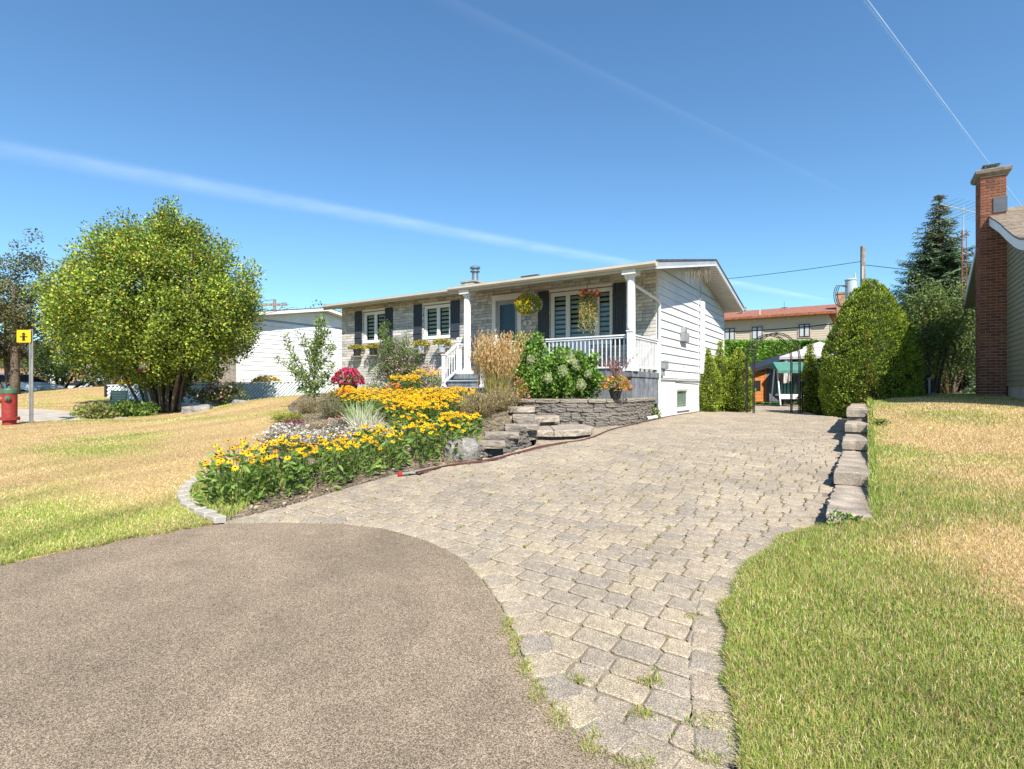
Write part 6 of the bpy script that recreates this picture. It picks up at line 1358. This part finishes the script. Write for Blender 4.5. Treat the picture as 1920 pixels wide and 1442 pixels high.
airy('dwarf_shrub', 'grey green twiggy dwarf shrub at the foot of the sapling', -4.05, 12.2, .42, .48, 2600, [(.2, .22, .11), (.26, .27, .15), (.15, .17, .07), (.3, .24, .14)], 130, lsz=.03)
airy('dwarf_shrub', 'rusty brown dry perennial behind the twiggy dwarf shrub', -4.95, 13.2, .40, .42, 1500, BRN, 70, lsz=.035)
airy('dwarf_shrub', 'olive brown perennial between the sapling and the yellow flowers', -4.4, 13.8, .5, .5, 2200, BRN+[(.2, .26, .06)], 80, lsz=.04)
airy('ground_cover', 'low yellow and green mat of stonecrop at the lawn edge', -5.0, 12.1, .42, .16, 1500, [(.45, .42, .05), (.28, .33, .04), (.14, .22, .03)], 40, lsz=.04, cat='plant')
airy('ground_cover', 'small purple leaved mat left of the twiggy dwarf shrub', -4.55, 11.4, .30, .13, 1100, [(.22, .07, .09), (.3, .12, .12), (.16, .08, .06)], 40, lsz=.035, cat='plant')
airy('ground_cover', 'pinkish straw mat of spent bloom in front of the twiggy dwarf shrub', -3.75, 11.1, .50, .10, 1800, [(.5, .4, .28), (.42, .33, .24), (.3, .28, .13)], 50, lsz=.03, cat='plant')
airy('ground_cover', 'bright green low mat between the striped grass and the yellow flowers', -2.15, 10.35, .36, .10, 1300, [(.2, .3, .04), (.28, .36, .06)], 30, lsz=.03, cat='plant')
airy('ground_cover', 'small bright green cushion in the middle of the bed', -3.45, 9.7, .30, .08, 900, [(.2, .3, .04), (.28, .36, .06)], 25, lsz=.03, cat='plant')
airy('red_pinks', 'small clump with red blooms at the left of the striped grass', -3.35, 10.7, .22, .30, 300, [(.3, .36, .24), (.2, .27, .14)], 34, lsz=.05, fl=RED+[(.6, .04, .02)], fn=34, fsz=.028, cat='flowers')
for i, (x, y, w_) in enumerate(((-3.75, 8.9, 'at the lawn edge'), (-3.3, 8.5, 'left of centre'), (-2.95, 9.1, 'at the back below the striped grass'), (-2.75, 8.2, 'nearest the front flowers'), (-3.9, 9.6, 'farthest back at the lawn edge'), (-2.4, 8.9, 'at the right end'))):
    airy('yarrow', 'airy carpet of pale white pink flower heads '+w_, x, y, .45, .30, 1300, [(.18, .22, .09), (.25, .28, .13), (.13, .17, .06)], 130, lsz=.03, fl=[(.66, .58, .52), (.6, .45, .46), (.7, .66, .58)], fn=330, fsz=.02, cat='flowers')
# low filler between the plants, spent petals and leaf litter on the soil
n = 11000; P = np.c_[RNG.uniform(-5.3, .2, n), RNG.uniform(5.3, 14.5, n)]; P = P[inside(P, bed_poly)]; n = len(P); z = HL(P[:, 0], P[:, 1]); D = RNG.normal(0, .8, (n, 3)); D[:, 2] = np.abs(D[:, 2])*.5
g = G(); leafs(g, np.c_[P, z+RNG.uniform(0, .03, n)], D, RNG.uniform(.02, .06, n), pick(n, [(.3, .22, .12), (.2, .26, .06), (.14, .2, .04), (.4, .32, .18), (.5, .42, .28)])); tagv(g.build('leaf_litter', M['leaf'], kind='stuff'), 'small leaves and litter on the soil of the flower bed', 'litter')
gx_ = RNG.uniform(-3.75, -2.7, 9000); gy_ = RNG.uniform(5.2, 7.2, 9000); k = inside(np.c_[gx_, gy_], bed_poly); gx_, gy_ = gx_[k], gy_[k]; g = blades('g', gx_, gy_, HL(gx_, gy_), RNG.uniform(.02, .07, len(gx_)), .008, pick(len(gx_), GREEN), .6)
tagv(g.build('grass', M['blade'], kind='stuff'), 'green grass inside the curved edging at the tip of the bed', 'grass')
# petunia mound, rose, white bush
pm = planter_mass('petunia_mound', 'dense mound of magenta red petunias on a tall pot against the brick wall', (-4.55, 15.1, 1.62), (.43, .40, .44), 900, MD, MAG, 620, .06, .034); G().lathe([(.2, -.42), (.26, .0), (.2, .05)], n=18).build('pot', M['pot'], pm)
G().box(-.16, .16, -.16, .16, -.65, -.42).build('pedestal', M['concrete'], pm)
def wall_pt(p, s): q = hp(p, s); return q
q = wall_pt(9.35, -.42); rs_ = thing('climbing_rose', 'tall climbing rose with small pink flowers trained on the brick wall between the windows', 'climbing plant', (q[0], q[1], 1.35), HR_)
C = []; 
for k in range(190):
    z = RNG.uniform(.15, 1.85); w_ = (.86 if z < 1.5 else .6); C.append((RNG.normal(0, w_*.55)+(.25 if z < .9 else 0), RNG.normal(0, .14), z))
for k in range(16): C.append((-.45+RNG.normal(0, .07), RNG.normal(0, .07), 1.7+.05*k))
for k in range(12): C.append((.45+.02*k, 0, 1.3+.06*k))
crown_leaves(C, .16, 48, .055, [(.10, .17, .035), (.16, .24, .05), (.24, .30, .09), (.07, .12, .03)]).build('foliage', M['leaf'], rs_, kind='stuff')
g = G(); n = 430; P = np.c_[RNG.normal(.35, .5, n), RNG.normal(-.16, .08, n), RNG.normal(.95, .38, n)]; flowers_on(g, P, .026, PNK+[(.66, .52, .5)], up=.2); g.build('blossoms', M['petal'], rs_, kind='stuff')
g = G()
for k in range(7): limb(g, (RNG.normal(0, .12), 0, -.1), (RNG.normal(0, .45), RNG.normal(0, .05), RNG.uniform(1.2, 2.2)), .016, .006, .1, 5)
g.build('canes', M['bark'], rs_, kind='stuff')
planter_mass('flower_clump', 'low white flowered bush below the climbing rose', (*hp(9.6, -1.0), 1.40), (.55, .3, .35), 700, [(.3, .33, .2), (.2, .26, .1)], WHT, 260, .05, .025)
planter_mass('flower_clump', 'pale pink flowering bush against the brick wall left of the stair post', (*hp(7.7, -.45), 1.55), (.6, .25, .75), 900, [(.26, .22, .18), (.16, .2, .08), (.34, .28, .25)], PNK, 330, .05, .025)
# wall planters
for i, (p, lb) in enumerate(((11.5, 'leftmost wall planter, under the left shutter of the far window'), (10.62, 'second wall planter from the left, beside the climbing rose'), (8.25, 'third wall planter, grey pot right of the climbing rose'), (7.3, 'rightmost wall planter, grey pot next to the stair railing'))):
    q = hp(p, -.2); t = planter_mass('wall_planter', lb+' with yellow green flowers', (q[0], q[1], 2.98), (.34, .2, .17), 520, LG, YEL+RED[:1], 60, .06, .028, cat='planter', drip=.3); g = G().lathe([(.1, -.26), (.14, -.02), (.15, .0)], n=18).build('pot', M['potgrey' if i > 1 else 'pot'], t); G().box(-.16, .16, -.12, .2, -.29, -.26).build('shelf', M['wood'], t)
# hydrangeas in the raised bed
HG = [(.11, .22, .03), (.17, .31, .045), (.25, .38, .07), (.08, .15, .025)]
def hydrangea(label, x, y, r, h, ncl, blooms, seed):
    t = thing('hydrangea', label, 'shrub', (x, y, 1.2)); rg = np.random.default_rng(seed); C = blob(ncl, (0, 0, h*.48), (r, r*.8, h*.52), .45, (.9, 0), .14, seed, .05)
    for k in range(5): a = rg.uniform(0, 6.28); q = rg.uniform(.2, .8)*r; C = np.vstack([C]+[[[math.cos(a)*q, math.sin(a)*q*.6, h*(.9+.06*j)]] for j in range(4)])
    g = G()
    for k in range(9): a = rg.uniform(0, 6.28); limb(g, (0, 0, -.05), (math.cos(a)*r*.6, math.sin(a)*r*.5, h*.8), .012, .005, .1, 4)
    g.build('stems', M['bark'], t, kind='stuff'); crown_leaves(C, .13, 34, .075, HG, [3, 4, 3, 2], wid=1.35, up=.5).build('foliage', M['leaf'], t, kind='stuff')
    for bx, by, bz, s_ in blooms:
        n = 320; d = rg.normal(size=(n, 3)); d /= np.linalg.norm(d, axis=1, keepdims=True); P = d*np.array([.085, .085, .115])*s_*(.55+.45*rg.random((n, 1)))+np.array([bx, by, bz]); P[:, :2] = np.array([bx, by])+(P[:, :2]-np.array([bx, by]))*(1.15-2.6*(P[:, 2:]-bz))*.9; g = G(); g.lathe([(.01, -.09*s_), (.062*s_, -.05*s_), (.05*s_, .04*s_), (.01, .10*s_)], (bx, by, bz), 10, col=(.36, .42, .2)); leafs(g, P, d+rg.normal(0, .4, (n, 3)), np.full(n, .030*s_), pick(n, [(.42, .47, .24), (.52, .54, .34), (.36, .42, .18)], None, .08), 1.5); g.build('bloom', M['petal'], t)
hydrangea('tallest hydrangea at the left end of the raised bed, with pale green blooms', .38, 12.75, .42, 1.38, 120, [(.05, -.4, .95, 1), (-.3, -.2, 1.0, .9)], 41)
hydrangea('broad green hydrangea in the middle of the raised bed with cream blooms', .98, 12.25, .52, 1.02, 150, [(.12, -.45, .68, 1.1), (-.2, -.4, .52, .95), (.42, -.3, .8, 1), (.1, -.2, 1.02, 1.1)], 42)
hydrangea('hydrangea at the right of the raised bed beside the flower pot', 1.55, 12.2, .42, .92, 110, [(-.05, -.4, .38, 1.1), (.1, -.35, .62, .9), (-.25, -.2, .95, 1.15)], 43)
hydrangea('low hydrangea shoots along the cap stones in the raised bed', .55, 12.3, .36, .62, 60, [], 44)
planter_mass('flower_clump', 'orange and green leaved plant between the feather grass and the hydrangeas', (.12, 12.0, 1.25), (.26, .22, .5), 420, [(.4, .3, .08), (.2, .3, .06), (.5, .3, .12)], ORG+PNK, 90, .06, .03)
# potted flowers on the cap
pt = planter_mass('potted_flowers', 'dark pot of orange flowers and lime foliage standing on the wall cap', (2.27, 11.93, 1.46), (.34, .26, .33), 900, [(.38, .44, .07), (.5, .4, .15), (.55, .3, .2), (.2, .3, .05)], ORG+[(.75, .35, .3)], 150, .055, .032, cat='flower pot')
G().lathe([(.1, -.19), (.15, .02), (.16, .05), (.13, .05)], n=20).build('pot', M['pot'], pt)
tuftg('fountain_grass', 'dark purple spiky grass rising from the pot on the wall cap', 2.3, 12.0, 45, .62, .05, .008, [(.12, .05, .05), (.2, .1, .08)], .35, z=1.5, tip=[(.34, .2, .17), (.25, .12, .1)], tipn=26)
# hanging baskets
def basket(label, p, s_, ztop, r, build):
    q = hp(p, s_); t = thing('hanging_basket', label, 'hanging basket', (q[0], q[1], ztop))
    zc = 4.32-ztop
    hook = [(0, 0, zc)]+[(0+.03*math.sin(a), 0, zc-.10+.05*math.cos(a)) for a in np.linspace(.2, 2.9, 6)]+[(-.03*math.sin(a), 0, zc-.2+.05*math.cos(a)) for a in np.linspace(.2, 2.9, 6)]
    G().tube(hook, .007, 5).build('hook', M['black'], t)
    for k in range(3): a = k*2.094; G().tube([(0, 0, zc-.25), (.16*math.cos(a), .16*math.sin(a), -.05)], .004, 3).build('hanger', M['canvas'], t)
    G().lathe([(.08, -.2), (.16, -.05), (.17, 0)], n=18).build('pot', M['pot'], t); build(t)
def b1(t):
    n = 3200; d = RNG.normal(size=(n, 3)); d /= np.linalg.norm(d, axis=1, keepdims=True); P = d*np.array([.37, .35, .26])*(RNG.random((n, 1))**.3)+np.array([0, 0, -.12]); g = G(); leafs(g, P, d+RNG.normal(0, .5, (n, 3)), RNG.uniform(.03, .06, n), pick(n, [(.42, .44, .05), (.5, .5, .08), (.25, .3, .05)]), 1.1); g.build('foliage', M['leaf'], t, kind='stuff')
    n = 240; d = RNG.normal(size=(n, 3)); d /= np.linalg.norm(d, axis=1, keepdims=True); P = d*np.array([.39, .37, .28])+np.array([0, 0, -.12]); k1 = P[:, 0] > .05; k2 = (P[:, 2] > .0) & (P[:, 0] < 0); g = G(); flowers_on(g, P[k1], .022, WHT+[(.6, .5, .55)], up=.2); flowers_on(g, P[k2], .03, ORG+RED[:1], up=.3); flowers_on(g, P[~k1 & ~k2], .024, YEL[:2], up=.2); g.build('blossoms', M['petal'], t, kind='stuff')
def b2(t):
    P = []; 
    for k in range(190):
        a = RNG.uniform(0, 6.28); r = RNG.uniform(.08, .25); L = RNG.uniform(.35, 1.05)
        for q in range(int(L*34)): P.append((math.cos(a)*r*(1+q*.004)+RNG.normal(0, .012), math.sin(a)*r+RNG.normal(0, .012), .02-q*.029))
    P = np.array(P); g = G(); D = RNG.normal(0, .6, P.shape); D[:, 2] -= .5; leafs(g, P, D, RNG.uniform(.02, .05, len(P)), pick(len(P), [(.42, .42, .12), (.5, .48, .2), (.3, .33, .08), (.45, .3, .12)])); g.build('trailing_foliage', M['leaf'], t, kind='stuff')
    n = 130; d = RNG.normal(size=(n, 3)); d /= np.linalg.norm(d, axis=1, keepdims=True); P = d*np.array([.3, .25, .12])+np.array([0, 0, .02]); g = G(); flowers_on(g, P, .034, RED+ORG, up=.4); n = 90; flowers_on(g, np.c_[RNG.normal(0, .15, n), RNG.normal(-.1, .1, n), -RNG.random(n)*1.0], .018, ORG+[(.7, .5, .2)], up=0); g.build('blossoms', M['petal'], t, kind='stuff')
basket('round hanging basket of yellow and white flowers in front of the door', 3.1, -1.5, 3.93, .4, b1); basket('hanging basket with long trailing vines before the large window', 1.30, -1.5, 3.90, .3, b2)
# vine and small plant at the house corner, drain end
q = hp(-.02, -.18); vn = thing('corner_vine', 'thin green vine climbing the corner between porch and white wall', 'climbing plant', (q[0], q[1], .9)); C = np.c_[RNG.normal(0, .02, 34), RNG.normal(0, .03, 34), np.linspace(.35, 1.05, 34)]; crown_leaves(C, .055, 10, .035, HG).build('foliage', M['leaf'], vn, kind='stuff')
cp = thing('corner_plant', 'small green plant growing at the right end of the retaining wall', 'plant', (3.62, 13.85, .72)); crown_leaves(blob(18, (0, 0, .16), (.18, .15, .18), .3, (1, 0), .1, 3, .02), .07, 20, .055, HG+[(.4, .3, .2)]).build('foliage', M['leaf'], cp, kind='stuff')
dp = G().tube([(3.66, 13.78, .775), (3.30, 13.33, .755)], .045, 12).build('drain_pipe', M['white']); tagv(dp, 'white drain pipe end lying at the foot of the retaining wall', 'pipe'); ob_ = G().tube([(3.31, 13.345, .7555), (3.297, 13.327, .755)], .036, 12).build('opening', M['ink'], dp)
# hose
hp_ = [(-1.28, 7.03), (-1.1, 7.28), (-.82, 7.58), (-.46, 7.78), (-.2, 8.02), (0, 8.30), (.2, 8.58), (.45, 8.95), (.92, 9.38), (1.2, 9.55), (1.53, 10.05), (1.85, 10.75), (2.15, 11.3), (2.6, 11.95), (3.01, 12.62), (3.5, 13.45), (3.9, 14.2), (4.6, 15.4), (5.6, 17.0), (6.2, 18.0)]
hpts = np.array(hp_); tt = np.linspace(0, len(hpts)-1, 120); hx = np.interp(tt, range(len(hpts)), hpts[:, 0]); hy_ = np.interp(tt, range(len(hpts)), hpts[:, 1]); k5 = np.ones(5)/5; hx[2:-2] = np.convolve(hx, k5, 'valid'); hy_[2:-2] = np.convolve(hy_, k5, 'valid')
hs = G().tube([(x, y, float(zd(y))+.018) for x, y in zip(hx, hy_)], .0105, 6).build('garden_hose', M['hose'], smooth=True); tagv(hs, 'dark red garden hose lying along the bed and wall edge', 'hose')
hs2 = G().tube([(x+.035*math.cos(i*.3)+.03, y-.03, float(zd(y))+.018) for i, (x, y) in enumerate(zip(hx[:52], hy_[:52]))], .010, 6).build('garden_hose', M['hose'], smooth=True); tagv(hs2, 'second strand of hose beside the boulder and low wall', 'hose')
nz = thing('hose_nozzle', 'red and black hose nozzle lying at the bed edge', 'hose nozzle', (-1.32, 6.98, float(zd(6.98))+.02), .6); G().tube([(-.1, 0, .01), (0, 0, .015), (.08, 0, .01)], [.02, .015, .018], 8).build('barrel', M['metal'], nz); G().tube([(-.15, 0, .01), (-.1, 0, .01)], .026, 10).build('head', M['tail'], nz); G().tube([(.0, 0, .0), (.1, .07, .005)], .018, 8).build('grip', M['pot'], nz); G().tube([(.1, .0, .0), (.2, .04, .0)], .025, 8).build('connector', M['pot'], nz)
# porch chair
q = hp(1.75, -1.0); pc = thing('porch_chair', 'white garden chair behind the porch railing', 'chair', (q[0], q[1], 1.905), HR_+.6)
G().prism([(-.25, -.25), (.25, -.25), (.22, .22), (-.22, .22)], .40, .43, 'z').build('seat', M['white'], pc)
for k in range(5): G().bar((-.2+k*.1, .22, .42), (-.22+k*.11, .38, .95), .07, .015).build('slat', M['white'], pc)
for x, y in ((-.23, -.23), (.23, -.23), (-.2, .2), (.2, .2)): G().bar((x, y, 0), (x*.92, y*.92, .41), .035, .035).build('leg', M['white'], pc)
for x in (-.27, .27): G().bar((x, -.27, .62), (x, .28, .64), .06, .02).build('armrest', M['white'], pc); G().bar((x, -.25, .4), (x, -.25, .62), .03, .03).build('arm_post', M['white'], pc)
# block wall weeds
for x, y, z, n_, lb in ((2.95, 4.86, .26, 6, 'small weed at the near corner of the block wall'), (6.3, 9.3, .83, 12, 'leafy weed on the third step of the block wall')):
    t = thing('weed', lb, 'weed', (x, y, z)); crown_leaves(blob(n_, (0, 0, .07), (.13, .1, .08), .3, (1, 0), .1, 3, 0), .05, 14, .05, HG).build('foliage', M['leaf'], t, kind='stuff')

# ------------------------------------------------------------------ contrails high above
def contrail(pts, w0, w1, alpha, label, seed, nscale, zc_=1000, twin=False):
    m = bpy.data.materials.new('contrail'); m.use_nodes = True; t = m.node_tree; N = t.nodes; N.remove(N['Principled BSDF']); Lk = t.links
    tr = N.new('ShaderNodeBsdfTransparent'); tl_ = N.new('ShaderNodeBsdfTranslucent'); tl_.inputs[0].default_value = (1, 1, 1, 1); ms = N.new('ShaderNodeMixShader')
    vc = N.new('ShaderNodeVertexColor'); vc.layer_name = 'Col'; tc = N.new('ShaderNodeTexCoord'); no = N.new('ShaderNodeTexNoise'); no.inputs['Scale'].default_value = nscale; no.inputs['Detail'].default_value = 6; Lk.new(tc.outputs['Object'], no.inputs[0])
    mr = N.new('ShaderNodeMapRange'); mr.inputs[1].default_value = .3; mr.inputs[2].default_value = .7; mr.inputs[3].default_value = .45; mr.inputs[4].default_value = 1.1; Lk.new(no.outputs[0], mr.inputs[0])
    mu = N.new('ShaderNodeMath'); mu.operation = 'MULTIPLY'; Lk.new(vc.outputs[0], mu.inputs[0]); Lk.new(mr.outputs[0], mu.inputs[1])
    Lk.new(mu.outputs[0], ms.inputs[0]); Lk.new(tr.outputs[0], ms.inputs[1]); Lk.new(tl_.outputs[0], ms.inputs[2]); Lk.new(ms.outputs[0], N['Material Output'].inputs[0])
    P = np.array(pts, float); ns = 60; tt = np.linspace(0, 1, ns); px_ = np.interp(tt, np.linspace(0, 1, len(P)), P[:, 0]); py_ = np.interp(tt, np.linspace(0, 1, len(P)), P[:, 1])
    d = np.array([px_[-1]-px_[0], py_[-1]-py_[0]]); d /= np.hypot(*d); nn = np.array([-d[1], d[0]]); V = []; C = []; prof = np.cos(np.linspace(-1, 1, 9)*math.pi/2)**2; prof = np.array([0, .5, 1, .9, .45, .9, .7, .3, 0]) if twin else prof
    for i, t_ in enumerate(tt):
        w_ = w0+(w1-w0)*t_
        for j in range(9): o_ = (j/4-1)*w_/2; V.append((px_[i]+nn[0]*o_, py_[i]+nn[1]*o_, zc_+10*prof[j])); a = alpha*prof[j]*(min(1, t_*8) if seed else 1)*min(1, (1-t_)*6+.15); C.append((a, a, a))
    F = [(i*9+j, (i+1)*9+j, (i+1)*9+j+1, i*9+j+1) for i in range(ns-1) for j in range(8)]
    tagv(G().add(V, F, np.array(C)).build('contrail', m), label, 'contrail')
k_ = 1/3
contrail([(2300*k_, 3850*k_), (6312*k_, 7234*k_), (10800*k_, 11000*k_)], 16, 14, .42, 'sharp narrow contrail falling towards the brick chimney', 0, .006, 1000, True)
contrail([(-1500*k_, 3500*k_), (5363*k_, 8547*k_)], 80, 60, .014, 'faint wide contrail across the upper middle of the sky', 1, .006)
contrail([(-9500*k_, 4750*k_), (2395*k_, 12857*k_), (6877*k_, 15940*k_), (11000*k_, 18800*k_)], 380, 240, .095, 'broad soft contrail from the left edge down to the house roof', 2, .004)
